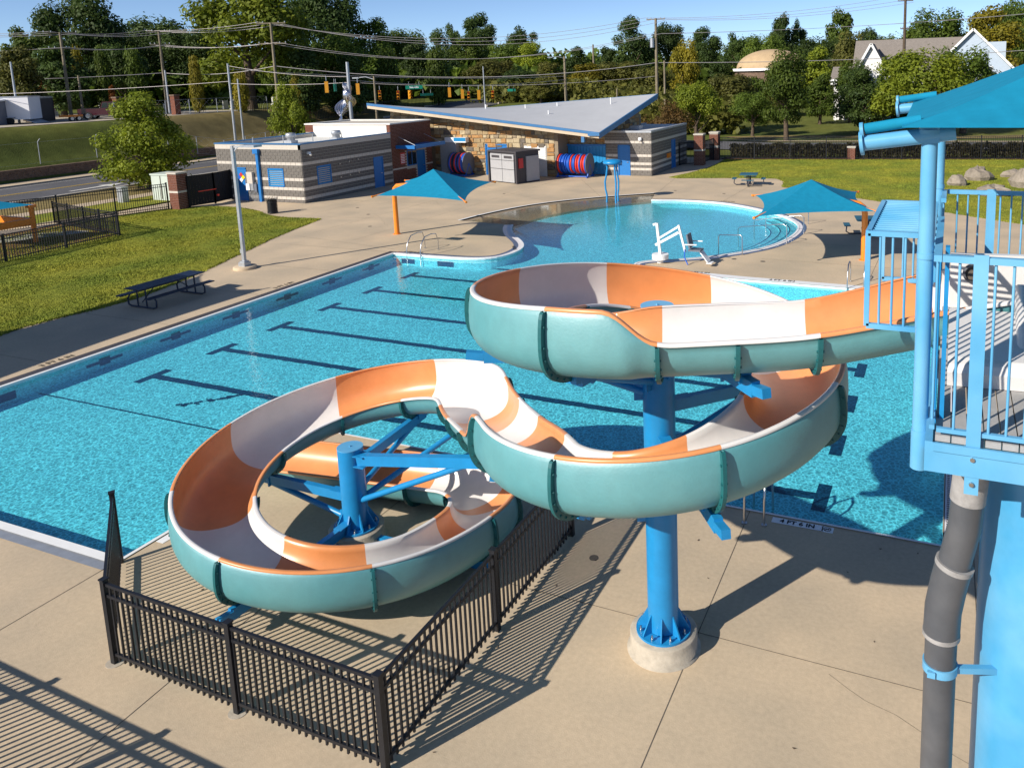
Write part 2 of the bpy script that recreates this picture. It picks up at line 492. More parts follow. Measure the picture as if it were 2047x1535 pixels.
# control joints of the deck, recessed saw cuts
jm = MB()
def joint(a, b, w=.011):
    a = Vector((*a, .004)); b = Vector((*b, .004)); d = (b - a).normalized(); n = Vector((-d.y, d.x, 0)) * w / 2
    jm.add([a - n, b - n, b + n, a + n], [(0, 1, 2, 3)])
joint((-3.05, 12.85), (-2.8, -3)); joint((-12.4, 7.8), (-12.5, 1)); joint((-9.0, 3), (-9.2, 6.6)); joint((-9.2, 6.6), (-9.15, 12.8))
joint((-6, 9.6), (6, 9.5)); joint((-16, 7.8), (-16.1, 2)); joint((.6, 2), (.55, 12.8))
for y in (10, 13.7, 17.4, 21.1, 24.8, 28.4): joint((-27.3 - max(0, (y - 21) * .3), y), (-23.3, y))
joint((-23.2, 28.9), (-30.6, 30.2)); joint((-24.6, 36), (-32.6, 34.9)); joint((-24.2, 40.5), (-36.4, 40.2)); joint((-22.5, 42.8), (-33, 49)); joint((-20.3, 45.4), (-25, 52.6)); joint((-17.2, 47.4), (-18.3, 54.3)); joint((-30, 31), (-30, 52.9)); joint((-34.3, 35), (-34.6, 53)); joint((-26.6, 30), (-26.4, 52.8))
joint((-12.3, 45.2), (-12.2, 51.4)); joint((-6.3, 39.8), (.4, 43.6)); joint((-6.2, 35), (2.5, 34.8)); joint((-7, 31.6), (3, 31.2)); joint((-2.6, 28.7), (-2.5, 36))
jm.build('control_joint', 'joint', DECK)
# floor drains in the deck
for i, (x, y, r) in enumerate([(-5.07, 10.65, .075), (-8.06, 31.25, .1), (-6.85, 31.15, .1), (-30.8, 36.2, .1), (-28.2, 33.2, .1), (-27, 45, .1), (-16.4, 48.6, .1), (-13, 48, .1), (-33.1, 38.0, .1)]):
    b = MB(); b.cyl((x, y, .001), (x, y, .008), r, n=18); b.build('floor_drain', 'joint', DECK)
# faint patches and hairline cracks of the slabs
ck = MB()
for (a, b, n_) in (((-1.2, 9.4), (2.4, 7.6), 14), ((-5.4, 4.9), (-2.9, 5.6), 12), ((-29.5, 41), (-26.6, 38.2), 14), ((-27.2, 33.4), (-30.6, 36.6), 14), ((-14.5, 4.2), (-12.6, 5.7), 10)):
    pts = [Vector((a[0] + (b[0] - a[0]) * i / n_ + random.gauss(0, .05), a[1] + (b[1] - a[1]) * i / n_ + random.gauss(0, .05), .0035)) for i in range(n_ + 1)]
    for p, q in zip(pts[:-1], pts[1:]):
        d = (q - p).normalized(); n = Vector((-d.y, d.x, 0)) * .0022; ck.add([p - n, q - n, q + n, p + n], [(0, 1, 2, 3)])
ck.build('hairline_crack', 'joint', DECK)
# loose leaves blown over the deck
lm_ = MB()
for i in range(46):
    x = random.uniform(-13, 2); y = random.uniform(3.5, 12.6); s_ = random.uniform(.018, .035); t = random.uniform(0, 6.28)
    lm_.add([(x + s_ * math.cos(t + k * PI / 2) * (1 if k % 2 else .5), y + s_ * math.sin(t + k * PI / 2) * (1 if k % 2 else .5), .006 + .006 * (k % 2)) for k in range(4)], [(0, 1, 2, 3)])
lo = lm_.build('fallen_leaves', 'bark', kind='stuff'); tag(lo, 'few tiny brown leaves scattered over the near concrete deck', 'leaves')

# ---- pool basin
def floor_z(x): return -.47 - .17 * (x + 22.75) / 22.85
pm = MB()
A_ = MAINR + [(-11.2, 28.75), (-11.7, 29.2), (-17.8, 28.65), (-18.9, 28.2), (-20.8, 28.15), (-22.75, 28.15)]
pm.poly([(p[0], p[1], floor_z(p[0])) for p in A_])
BASIN = pm.build('pool_basin', 'plaster', kind='structure')
CB = smooth([(-20.75, 35.4), (-20.75, 38.2), (-19.8, 40.7), (-18.2, 42.9), (-16.6, 44.65)])
lm2 = MB()
lm2.poly([(p[0], p[1]) for p in CB] + [(p[0], p[1]) for p in RC[::-1]] + [(-17.8, 28.65)] + [(p[0], p[1]) for p in LC[:-4][::-1] if p[1] > 28.7], -.44)
lm2.build('leisure_floor', 'plasterleisure', BASIN)
def resample(pts, n):
    d = [0]
    for a, b in zip(pts[:-1], pts[1:]): d.append(d[-1] + math.hypot(b[0] - a[0], b[1] - a[1]))
    return [(float(np.interp(t, d, [p[0] for p in pts])), float(np.interp(t, d, [p[1] for p in pts]))) for t in np.linspace(0, d[-1], n)]
b1 = resample(BE, 24); b2_ = resample(CB, 24)
bm_ = MB(); bm_.strip([(p[0], p[1], -.06) for p in b1], [(p[0], p[1], -.20) for p in b2_]); bm_.build('beach_floor', 'beach', BASIN)
bm_ = MB(); bm_.strip([(p[0], p[1], -.20) for p in b2_], [(p[0] + 1.6, p[1] - .9, -.437) for p in b2_]); bm_.build('beach_slope', 'plasterleisure', BASIN)
# walls of the basin
wm = MB()
loop = MAINR + RC
wm.strip([(p[0], p[1], -.004) for p in loop], [(p[0], p[1], -.9) for p in loop])
wm.strip([(p[0], p[1], -.004) for p in LC], [(p[0], p[1], -.9) for p in LC])
wm.strip([(-22.75, 28.15, -.004), (-22.75, 7.93, -.004)], [(-22.75, 28.15, -.9), (-22.75, 7.93, -.9)])
wm.build('pool_wall', 'plaster', BASIN)
# lane lines and targets
rng0 = np.random.default_rng(21)
LANES = [14.85 + 2.36 * k for k in range(6)]
for k, y in enumerate(LANES):
    ln = MB(); zf = lambda x: floor_z(x) + .006
    x0, x1 = -20.75, -2.1
    xs_ = np.arange(x0, x1, .07); w1 = rng0.normal(0, .005, len(xs_)); w2 = rng0.normal(0, .005, len(xs_)); cb = .006 * np.sin(xs_ * 5.1 + k) + .005 * np.sin(xs_ * 11.3 + 2 * k)
    ln.strip([(x, y - .13 + c + a, zf(x)) for x, a, c in zip(xs_, w1, cb)], [(x, y + .13 + c + a, zf(x)) for x, a, c in zip(xs_, w2, cb)])
    for xe in (x0, x1):
        ln.add([(xe - .13, y - .52, zf(xe) + .003), (xe + .13, y - .52, zf(xe) + .003), (xe + .13, y + .52, zf(xe) + .003), (xe - .13, y + .52, zf(xe) + .003)], [(0, 1, 2, 3)])
    ln.build('lane_line', 'navytile', BASIN)
    t = MB(); xw = -22.74
    for (a, c, z0, z1) in ((-.55, .55, -.30, -.22), (-.16, .16, -.37, -.15)):
        t.add([(xw + (.004 if a < -.3 else .007), y + a, z0), (xw + (.004 if a < -.3 else .007), y + c, z0), (xw + (.004 if a < -.3 else .007), y + c, z1), (xw + (.004 if a < -.3 else .007), y + a, z1)], [(3, 2, 1, 0)])
    t.build('wall_target', 'navytile', BASIN)
t = MB(); t.add([(-22.6, 12.85, floor_z(-22.6) + .006), (-12.5, 12.9, floor_z(-12.5) + .006), (-12.5, 12.96, floor_z(-12.5) + .006), (-22.6, 12.91, floor_z(-22.6) + .006)], [(0, 1, 2, 3)]); t.build('transition_line', 'navytile', BASIN)
t = MB()
for (y0, y1) in ((8.6, 9.3), (10.0, 10.9), (11.6, 12.4)):
    t.add([(-22.742, y0, -.42), (-22.742, y1, -.42), (-22.742, y1, -.2), (-22.742, y0, -.2)], [(3, 2, 1, 0)])
for (x0, x1) in ((-22.3, -21.6), (-20.4, -19.6)):
    t.add([(x0, 28.142, -.4), (x1, 28.142, -.4), (x1, 28.142, -.18), (x0, 28.142, -.18)], [(0, 1, 2, 3)])
t.build('return_grate', 'navytile', BASIN)
# dark debris lying on the pool floor
t = MB()
for k in range(60):
    a = random.random(); x = -17.7 + 1.0 * (a - .5) + random.gauss(0, .05); y = 14.15 + 1.1 * (a - .5) + random.gauss(0, .06); s_ = random.uniform(.02, .07)
    t.add([(x, y - s_, floor_z(x) + .012), (x + s_, y, floor_z(x) + .014), (x, y + s_, floor_z(x) + .012), (x - s_, y, floor_z(x) + .012)], [(0, 1, 2, 3)])
t.build('floor_debris', 'navytile', BASIN, kind='stuff')
# steps in the leisure pool
for k, rr in enumerate((.45, .9, 1.35)):
    arc = [p for p in RC if p[1] > 31.2 and p[1] < 41.4]
    c0 = (-13.5, 37)
    inn = [(p[0] + (c0[0] - p[0]) / math.hypot(c0[0] - p[0], c0[1] - p[1]) * rr, p[1] + (c0[1] - p[1]) / math.hypot(c0[0] - p[0], c0[1] - p[1]) * rr) for p in arc]
    in2 = [(p[0] + (c0[0] - p[0]) / math.hypot(c0[0] - p[0], c0[1] - p[1]) * (rr - .06), p[1] + (c0[1] - p[1]) / math.hypot(c0[0] - p[0], c0[1] - p[1]) * (rr - .06)) for p in arc]
    z = -.13 - k * .09
    t = MB(); t.strip([(p[0], p[1], z) for p in arc], [(p[0], p[1], z) for p in inn]); t.strip([(p[0], p[1], z) for p in inn], [(p[0], p[1], z - .1) for p in inn]); t.build('pool_step', 'plasterleisure', BASIN)
    t = MB(); t.strip([(p[0], p[1], z + .004) for p in in2], [(p[0], p[1], z + .004) for p in inn]); t.build('step_nosing', 'navytile', BASIN)
# ---- water surface
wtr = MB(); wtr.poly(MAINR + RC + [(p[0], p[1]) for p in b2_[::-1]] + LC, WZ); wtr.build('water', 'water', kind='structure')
wtr = MB(); wtr.strip([(p[0], p[1], WZ) for p in b1], [(p[0], p[1], WZ) for p in b2_]); wtr.add([(-17.3, 47.3, WZ), (-16.6, 44.7, WZ), (b2_[-1][0], b2_[-1][1], WZ)], [(0, 1, 2)]); wtr.build('water', 'watershallow', kind='structure')

# ---- gutter and coping
def offset(pts, w):
    q = []
    for i, p in enumerate(pts):
        a = pts[max(i - 1, 0)]; b = pts[min(i + 1, len(pts) - 1)]
        d = Vector((b[0] - a[0], b[1] - a[1])).normalized(); q.append((p[0] + d.y * w, p[1] - d.x * w))
    return q
def coping(name, pts, w, z, mat, h=.0, w0=0.0):
    a = offset(pts, w0); b = offset(pts, w); t = MB()
    t.strip([(p[0], p[1], z) for p in a], [(p[0], p[1], z) for p in b])
    if h: t.strip([(p[0], p[1], z - h) for p in a], [(p[0], p[1], z) for p in a])
    t.build(name, mat, DECK)
# outward side lies to the right of these paths
coping('gutter', [(-22.75, 28.5), (-22.75, 7.93)], .42, .010, 'guttershade')
coping('gutter_lip', [(-22.75, 28.3), (-22.75, 7.93)], .06, .026, 'whitepaint', .04, -.05)
farl = LC[::-1]
coping('gutter', LC, .20, .012, 'grating'); coping('gutter', LC, .42, .008, 'stainless', 0, .2)  # inner half painted pale for the bright reflection on stainless, RC likewise
coping('gutter_lip', LC, .05, .026, 'whitepaint', .04, -.05)
coping('gutter', RC, .20, .012, 'grating'); coping('gutter', RC, .38, .008, 'stainless', 0, .2); coping('gutter_lip', RC, .05, .026, 'whitepaint', .04, -.05)
coping('gutter', [(.09, 28.1), (-3, 28.1), (-7, 28.2), (-8.8, 28.35), (-10.4, 28.55), (-11.1, 28.72)], .40, .010, 'whitepaint'); 
coping('gutter', [(-22.9, 7.93), (-12.4, 7.93)], .34, .010, 'galv'); coping('gutter_lip', [(-22.75, 7.93), (-12.4, 7.93)], .17, .024, 'whitepaint', .06, 0)
coping('gutter_lip', [(-12.4, 7.85), (-12.4, 12.9)], .07, .016, 'whitepaint', .06); coping('gutter_lip', [(-12.4, 12.9), (.09, 12.9)], .05, .016, 'whitepaint', .05)
coping('beach_edge', [p for p in BE], -.16, .008, 'whitepaint', 0, 0)
# perforated grate along the right wall
gm = MB()
for x in (.13, .20, .27, .34, .41): gm.b2((x - .013, 12.9, .002), (x + .013, 28.1, .022))
y = 12.92
while y < 28.1:
    gm.b2((.118, y, .004), (.422, y + .018, .0205)); y += .075
gm.build('gutter_grate', 'grating', DECK)
gm = MB(); gm.b2((.10, 12.9, -.05), (.44, 28.1, .0015)); gm.build('gutter_channel', 'joint', DECK)

# ---- depth markers
def marker(txt, x, y, xd, ud, size, plate=None, z=.02):
    if plate:
        p = MB(); X = Vector((*xd, 0)); U = Vector((*ud, 0)); c = Vector((x, y, z))
        w, h = plate
        p.add([c - X * w / 2 - U * h / 2, c + X * w / 2 - U * h / 2, c + X * w / 2 + U * h / 2, c - X * w / 2 + U * h / 2], [(0, 1, 2, 3)])
        p.build('depth_marker', 'signwhite', DECK)
    text_mesh('depth_lettering', txt, size, 'blackmat', DECK, (x, y, z + .004), (*xd, 0), (*ud, 0))
marker('4 FT 6 IN', -2.2, 12.73, (1, .02), (-.02, 1), .15, (.86, .17), .006)
# no-diving roundel beside the lettering
p = MB(); p.lathe([(.052, .0105), (.064, .0105)], (-1.70, 12.735, 0), n=20, smooth=False)
p.bar((-1.74, 12.70, .0107), (-1.66, 12.77, .0107), .012, .002); p.bar((-1.735, 12.745, .0107), (-1.665, 12.725, .0107), .01, .002); p.build('no_diving_symbol', 'blackmat', DECK)
p = MB(); p.b2((-1.79, 12.645, .003), (-1.60, 12.815, .006)); p.build('depth_marker', 'signwhite', DECK)
marker('4 FT 6 IN', -12.22, 8.95, (.0, 1), (-1, 0), .15, (.95, .17), .006)
marker('3 FT 6 IN', -23.36, 13.9, (0, 1), (-1, 0), .24, None, .012)
marker('3 FT 6 IN', -23.36, 22.4, (0, 1), (-1, 0), .24, None, .012)
marker('3 FT 6 IN', -22.0, 28.62, (1, 0), (0, 1), .24, None, .012)
marker('4 FT 6 IN', -5.55, 28.42, (1, 0), (0, 1), .24, None, .012)
marker('4 FT 6 IN', -8.75, 28.72, (1, 0), (0, 1), .2, None, .012)
marker('3 FT 6 IN', -17.95, 30.6, (-.6, .8), (-.8, -.6), .22, None, .012)
marker('1 FT 0 IN', -12.0, 45.1, (1, -.1), (.1, 1), .22, None, .012)

# ---- lawns
LAWN_L = [(-48, 8), (-27.2, 8), (-27.4, 13.2)] + smooth([(-27.6, 14.8), (-27.85, 15.9), (-27.25, 18.8), (-27.7, 20.8), (-28.4, 23.0), (-29.7, 26.1), (-31.3, 30.1), (-32.5, 34.2)], 1) + smooth([(-32.6, 34.25), (-35.2, 34.0), (-36.9, 34.5), (-38.3, 35.4), (-41.1, 36.2), (-43, 36), (-44.6, 35.3)], 1) + [(-46, 33), (-48, 31)]
LAWN_R = smooth([(-18.9, 54.6), (-18.0, 58), (-17.6, 61.5), (-17.9, 66.2)], 1) + [(6, 70.2), (40, 74), (40, 30)] + smooth([(12, 36), (3.3, 41.7), (-1.7, 45.5), (-4.2, 47.5), (-8, 50.2)], 1) + [(-10.0, 51.5), (-10.4, 54.1), (-11.2, 55.4), (-14, 55.2), (-18.2, 54.3)]
t = MB(); t.prism(LAWN_L, -.05, .025); t.build('lawn', 'grass', kind='structure')
t = MB(); t.prism(LAWN_R, -.05, .025); t.build('lawn', 'grass', kind='structure')
def inside(P, poly):
    x, y = P[:, 0], P[:, 1]; c = np.zeros(len(P), bool); n = len(poly)
    for i in range(n):
        x1, y1 = poly[i]; x2, y2 = poly[(i + 1) % n]
        k = ((y1 > y) != (y2 > y)) & (x < (x2 - x1) * (y - y1) / (y2 - y1 + 1e-12) + x1)
        c ^= k
    return c
rng = np.random.default_rng(5)
def tufts(poly, bounds, n, hh, z, name, label):
    P = np.stack([rng.uniform(bounds[0], bounds[1], n), rng.uniform(bounds[2], bounds[3], n)], 1)
    P = P[inside(P, poly)]; n = len(P)
    a = rng.uniform(0, 2 * PI, n); w = rng.uniform(.008, .022, n); h = rng.uniform(.5, 1, n) * hh * (.55 + .9 * np.clip(np.sin(P[:, 0] * 1.3 + 2 * np.sin(P[:, 1] * .7)) * np.sin(P[:, 1] * 1.1) * .5 + .5, 0, 1))
    le = rng.normal(0, .03, (n, 2))
    V = np.zeros((n, 3, 3))
    V[:, 0, 0] = P[:, 0] - np.cos(a) * w; V[:, 0, 1] = P[:, 1] - np.sin(a) * w
    V[:, 1, 0] = P[:, 0] + np.cos(a) * w; V[:, 1, 1] = P[:, 1] + np.sin(a) * w
    V[:, 2, :2] = P + le; V[:, 2, 2] = h
    V[:, :, 2] += z
    me = numpy_mesh(name, V.reshape(-1, 3), np.arange(n * 3).reshape(n, 3), [MAT['grassblade']])
    o = bpy.data.objects.new(name, me); COL.objects.link(o); o['kind'] = 'stuff'; tag(o, label, 'grass')
def edge_tufts(poly, seg, name, label):
    P = []
    for i in range(seg[0], seg[1]):
        a, b = poly[i], poly[i + 1]; L = math.hypot(b[0] - a[0], b[1] - a[1]); n = int(L * 130)
        t = rng.uniform(0, 1, n); d = rng.normal(0, .05, n); P.append(np.stack([a[0] + (b[0] - a[0]) * t + d * (b[1] - a[1]) / L, a[1] + (b[1] - a[1]) * t - d * (b[0] - a[0]) / L], 1))
    P = np.concatenate(P); n = len(P); a = rng.uniform(0, 2 * PI, n); w = rng.uniform(.01, .03, n); V = np.zeros((n, 3, 3))
    V[:, 0, 0] = P[:, 0] - np.cos(a) * w; V[:, 0, 1] = P[:, 1] - np.sin(a) * w; V[:, 1, 0] = P[:, 0] + np.cos(a) * w; V[:, 1, 1] = P[:, 1] + np.sin(a) * w
    V[:, 2, :2] = P + rng.normal(0, .05, (n, 2)); V[:, 2, 2] = rng.uniform(.03, .09, n); V[:, :2, 2] += .004
    o = bpy.data.objects.new(name, numpy_mesh(name, V.reshape(-1, 3), np.arange(n * 3).reshape(n, 3), [MAT['grassblade']])); COL.objects.link(o); o['kind'] = 'stuff'; tag(o, label, 'grass')
edge_tufts(LAWN_L, (1, len(LAWN_L) - 3), 'lawn_edge', 'ragged grass edge where the left lawn meets the concrete')
edge_tufts(LAWN_R, (len(LAWN_R) - 18, len(LAWN_R) - 1), 'lawn_edge', 'ragged grass edge where the right lawn meets the concrete')
tufts(LAWN_L, (-46, -27, 13, 37), 190000, .06, .02, 'lawn_grass', 'mown green grass of the lawn left of the lap pool')
tufts(LAWN_R, (-19, 12, 38, 71), 150000, .07, .02, 'lawn_grass', 'mown green grass of the lawn right of the curved pool')

# ---- playground strip inside the low fence, paths, verges
t = MB(); t.poly([(-48, 15), (-40.2, 15), (-40.0, 27.5), (-41.5, 28.6), (-46.5, 29.6), (-48, 29.6)], .029); t.build('mulch_bed', 'mulch', kind='structure')
t = MB(); t.poly(smooth([(-47.5, 19), (-45.0, 20.5), (-44.5, 24), (-43.0, 26.6), (-42.2, 28.2), (-44.5, 27.6), (-46, 25), (-47.5, 22)], 2), .034); t.build('path', 'pebble', kind='structure')
t = MB(); t.poly([(-48.6, 10), (-47.0, 10), (-46.6, 30), (-45.2, 34.6), (-46.3, 35.2), (-48.2, 30)], .033); t.build('path', 'concrete', kind='structure')
t = MB(); t.poly([(-53.4, -10), (-51.8, -10), (-51.8, 44), (-53.4, 44)], .02); t.build('pavement', 'concrete', kind='structure')
t = MB(); t.poly([(-51.8, -10), (-48, -10), (-48, 60), (-51.8, 60)], .012); t.build('verge', 'grass', kind='structure')
t = MB(); t.poly([(-58.4, -10), (-53.4, -10), (-53.4, 60), (-58.4, 60)], .010); t.build('verge', 'drygrass', kind='structure')

# ---- west road
def ribbon(name, mat, x0, x1, y0, y1, dz, step=4.0, parent=None, kind='structure', bend=0):
    n = max(2, int((y1 - y0) / step)); A = []; B = []
    for i in range(n + 1):
        y = y0 + (y1 - y0) * i / n
        A.append((x0, y, terr(x0 if x0 > -70 else -69.5, y) + dz)); B.append((x1, y, terr(x1 if x1 > -70 else -69.5, y) + dz))
    t = MB(); t.strip(B, A); return t.build(name, mat, parent, kind if parent is None else None)
ROAD = ribbon('road', 'asphalt', -58.5, -68.4, -20, 135, .03)
ribbon('lane_marking', 'yellowpaint', -63.3, -63.42, -20, 90, .045, parent=ROAD); ribbon('lane_marking', 'yellowpaint', -63.6, -63.72, -20, 90, .045, parent=ROAD)
ribbon('lane_marking', 'roadpaint', -59.3, -59.42, -20, 90, .045, parent=ROAD); ribbon('lane_marking', 'roadpaint', -67.5, -67.62, -20, 90, .045, parent=ROAD)
def kerb(x, y0, y1, w=.18):
    t = MB(); n = 40
    for i in range(n):
        a = y0 + (y1 - y0) * i / n; b = y0 + (y1 - y0) * (i + 1) / n; z = terr(x, (a + b) / 2)
        t.b2((x - w / 2, a, z - .1), (x + w / 2, b, z + .14))
    t.build('kerb', 'old_concrete', ROAD)
kerb(-58.4, -20, 100); kerb(-68.5, -20, 100)
ribbon('pavement', 'concrete', -68.6, -70.6, -20, 62, .125)
# painted arrow on the asphalt
t = MB(); t.poly([(-60.6, 38.6), (-61.0, 41.5), (-61.6, 41.5), (-60.9, 43.2), (-60.0, 41.5), (-60.5, 41.5), (-60.3, 38.6)], .05); t.build('road_arrow', 'roadpaint', ROAD)
# north road beyond the right fence and its verge
t = MB(); t.poly([(-60, 76.2), (-20.5, 74.6), (6, 77.5), (120, 90), (120, 97), (6, 83.9), (-22, 81.2), (-60, 83.5)], None); 
t.v = [(p[0], p[1], terr(p[0], p[1]) + .05) for p in t.v]
NROAD = t.build('road', 'asphalt', kind='structure')
t = MB(); t.poly([(-22, 86.4), (-14, 88.6), (-2, 87.2), (10, 90.5), (40, 95), (40, 97), (8, 93), (-3, 90), (-14, 91.6), (-24, 89)], .045); t.build('path', 'drygrass', kind='structure')
t = MB(); t.poly([(-20, 84), (30, 87), (30, 86.2), (-20, 83.2)], .04); t.build('pavement', 'concrete', kind='structure')
# bare strip at the foot of the hedge
t = MB(); t.poly([(-18.3, 66.4), (40, 74.2), (40, 76), (-18.3, 68.4)], .032); t.build('mulch_bed', 'mulch', kind='structure')
# asphalt of the parking lot on the western plateau
t = MB()
for a in range(8):
    for b in range(9):
        x0 = -78 - a * 3; y0 = 38 + b * 4
        q = [(x0, y0), (x0 - 3, y0), (x0 - 3, y0 + 4), (x0, y0 + 4)]
        t.add([(x, y, terr(x, y) + .02) for x, y in q], [(3, 2, 1, 0)])
t.build('parking_lot', 'old_concrete', kind='structure')

# dry slope and cross street beyond the block building
def drape(name, mat, x0, x1, y0, y1, dz, n=12, skew=0.0):
    t = MB(); V = []; F = []
    for j in range(n + 1):
        for i in range(n + 1):
            y = y0 + (y1 - y0) * j / n; x = x0 + (x1 - x0) * i / n + skew * (y - y0); V.append((x, y, terr(x, y) + dz))
    for j in range(n):
        for i in range(n): F.append((j * (n + 1) + i, j * (n + 1) + i + 1, (j + 1) * (n + 1) + i + 1, (j + 1) * (n + 1) + i))
    t.add(V, F, True); t.build(name, mat, kind='structure')
drape('slope', 'drygrass', -77.5, -69.0, 60, 96, .06, 24)
drape('road', 'asphalt', -69, -44, 64, 72, .07, 16)
drape('verge', 'drygrass', -58, -40, 56, 63, .05)
# ================================================================== WATER SLIDE
CR = (-3.36, 9.17); CL = (-9.05, 9.74); RR = 1.70; RL = 2.07; HW = .54
def itp(x, tab): return float(np.interp(x, [t[0] for t in tab], [t[1] for t in tab]))
ZS = [(0, 4.6), (1.0, 4.66), (1.6, 4.70), (2.2, 4.82), (3.0, 5.0), (4.0, 5.08)]
HLS = [(0, .50), (.15, .45), (3, .45), (4, .5)]; HRS = [(0, .5), (1.0, .48), (1.7, .44), (3, .5), (4, .55)]
ZR = [(-140, 3.61), (-133, 3.64), (-112, 3.72), (-95, 3.78), (-72, 3.88), (-46, 4.00), (-27, 4.10), (-13, 4.15), (45, 4.36), (97, 4.63), (112, 4.71), (132, 4.82), (153, 4.92), (173, 4.99), (230, 5.22), (261, 5.33), (287, 5.38)]
HLR = [(-140, .78), (230, .79), (261, .82), (279.5, .81), (281, .76), (284.5, .56), (286, .51), (287, .5)]; HRR = [(-140, .30), (-90, .31), (-40, .38), (0, .42), (170, .42), (262, .43), (287, .5)]
ZT = [(0, 2.84), (.12, 2.76), (.9, 1.78), (1, 1.73)]
HLT = [(0, .78), (.15, .77), (.19, .70), (.27, .42), (.32, .36), (1, .42)]; HRT = [(0, .30), (.4, .36), (.7, .5), (1, .77)]
ZE = [(-.3, .19), (0, .15), (1, .03)]; HLE = [(0, .42), (1, .46)]; HRE = [(0, .77), (.6, .6), (1, .5)]
ZX = [(0, .03), (1, -.03)]
ST = []
def station(x, y, z, h, hl, hr, k, t): ST.append((x, y, z, h, hl, hr, k, t))
def make_path():
    h0 = R(197); d = (math.cos(h0), math.sin(h0)); th0 = 287.0
    p0 = (CR[0] + RR * math.cos(R(th0)), CR[1] + RR * math.sin(R(th0)))
    n = 66
    for i in range(n):
        s = 3.95 * (1 - i / n)
        station(p0[0] - d[0] * s, p0[1] - d[1] * s, itp(s, ZS), h0, itp(s, HLS), itp(s, HRS), 'S', -s)
    a1 = 222.5 - 360; n = 240
    for i in range(n):
        a = th0 + (a1 - th0) * i / n; r = R(a)
        station(CR[0] + RR * math.cos(r), CR[1] + RR * math.sin(r), itp(a, ZR) - .78, r - PI / 2, itp(a, HLR), itp(a, HRR), 'R', -a)
    r = R(a1); A = Vector((CR[0] + RR * math.cos(r), CR[1] + RR * math.sin(r)))
    rl = R(42.5); B = Vector((CL[0] + RL * math.cos(rl), CL[1] + RL * math.sin(rl)))
    hd = math.atan2((B - A).y, (B - A).x); n = 64
    for i in range(n):
        t = i / n; P = A + (B - A) * t
        station(P.x, P.y, itp(t, ZT), hd, itp(t, HLT), itp(t, HRT), 'T', t)
    n = 200
    for i in range(n):
        a = 42.5 + (340 - 42.5) * i / n; r = R(a); u = R(a - 200)
        rim = 1.602 - .294 * u + .025 * u * u
        station(CL[0] + RL * math.cos(r), CL[1] + RL * math.sin(r), rim - .77, r + PI / 2, .42, .77, 'L', a)
    # run-out: two arcs and a straight chute into the pool
    x = CL[0] + RL * math.cos(R(-20)); y = CL[1] + RL * math.sin(R(-20)); h = R(70); tot = 3.0 * R(20) + 1.2 * R(94); s = 0.0
    zb = lambda q: itp(q, [(0, .263), (tot, .12), (tot + 4.6, -.03)])
    for (rr, h1, n) in ((3.0, R(90), 18), (1.2, R(184), 44)):
        dh = (h1 - h) / n
        for i in range(n):
            station(x, y, zb(s), h, itp(s, [(0, .42), (tot, .46)]), itp(s, [(0, .77), (tot * .45, .75), (tot * .8, .58), (tot, .5)]), 'E', s / tot)
            ds = rr * dh; x += ds * math.cos(h + dh / 2); y += ds * math.sin(h + dh / 2); h += dh; s += ds
        h = h1
    for i in range(51):
        t = i / 50
        station(x + 4.6 * t * math.cos(h), y + 4.6 * t * math.sin(h), zb(s + 4.6 * t), h, .46, .5, 'X', t)
make_path()
# soften the kinks of the height profile
Zs = np.array([s[2] for s in ST]); HLs = np.array([s[4] for s in ST]); HRs = np.array([s[5] for s in ST])
def blur(a, k):
    p = np.pad(a, k, mode='edge'); return np.convolve(p, np.ones(2 * k + 1) / (2 * k + 1), 'valid')
Zs = blur(blur(Zs, 5), 5); HLs = blur(HLs, 2); HRs = blur(blur(HRs, 4), 4)
ST = [(s[0], s[1], float(Zs[i]), s[3], float(HLs[i]), float(HRs[i]), s[6], s[7]) for i, s in enumerate(ST)]

def half(h, grow, n):
    """one side of the trough, rim first: round, curling in again above its widest point when the wall is high"""
    w = min(1.0, max(0.0, (h - .45) / .2)); um = HW + .062 * w + grow; vm = h * (1 - w) + .42 * w; P = []
    if w > 0:
        for i in range(5):
            t = PI / 2 * (1 - i / 5); P.append((HW + grow + .062 * w * math.cos(t), vm + (h - vm) * math.sin(t)))
    else: P += [(um, vm)] * 5
    for i in range(n):
        s = PI / 2 * i / (n - 1); P.append((um * math.cos(s) ** .85, (vm + grow) * (1 - math.sin(s) ** .85) - grow))
    return P
def profile(hl, hr, grow=0.0, n=11):
    A = half(hl, grow, n); B = half(hr, grow, n)
    return A + [(-u, v) for u, v in B[:-1][::-1]]
def ring(st, prof):
    x, y, z, h = st[:4]; nx, ny = -math.sin(h), math.cos(h)
    return [(x + nx * u, y + ny * u, z + v) for u, v in prof]
def loft(mb, rings, smooth=True, close=False):
    k = len(rings[0]); P = [p for r_ in rings for p in r_]; F = []
    for i in range(len(rings) - 1):
        for j in range(k - 1):
            F.append((i * k + j, i * k + j + 1, (i + 1) * k + j + 1, (i + 1) * k + j))
    mb.add(P, F, smooth)
def liner_prof(hl, hr):
    p = profile(hl, hr)
    L = [(HW + .062, hl - .028), (HW + .066, hl - .004), (HW + .05, hl + .008), (HW + .018, hl + .008)]
    Rr = [(-HW - .018, hr + .008), (-HW - .05, hr + .008), (-HW - .066, hr - .004), (-HW - .062, hr - .028)]
    return L + p + Rr
ORD = 'SRTLEX'
def key(k, t): return (ORD.index(k), t)
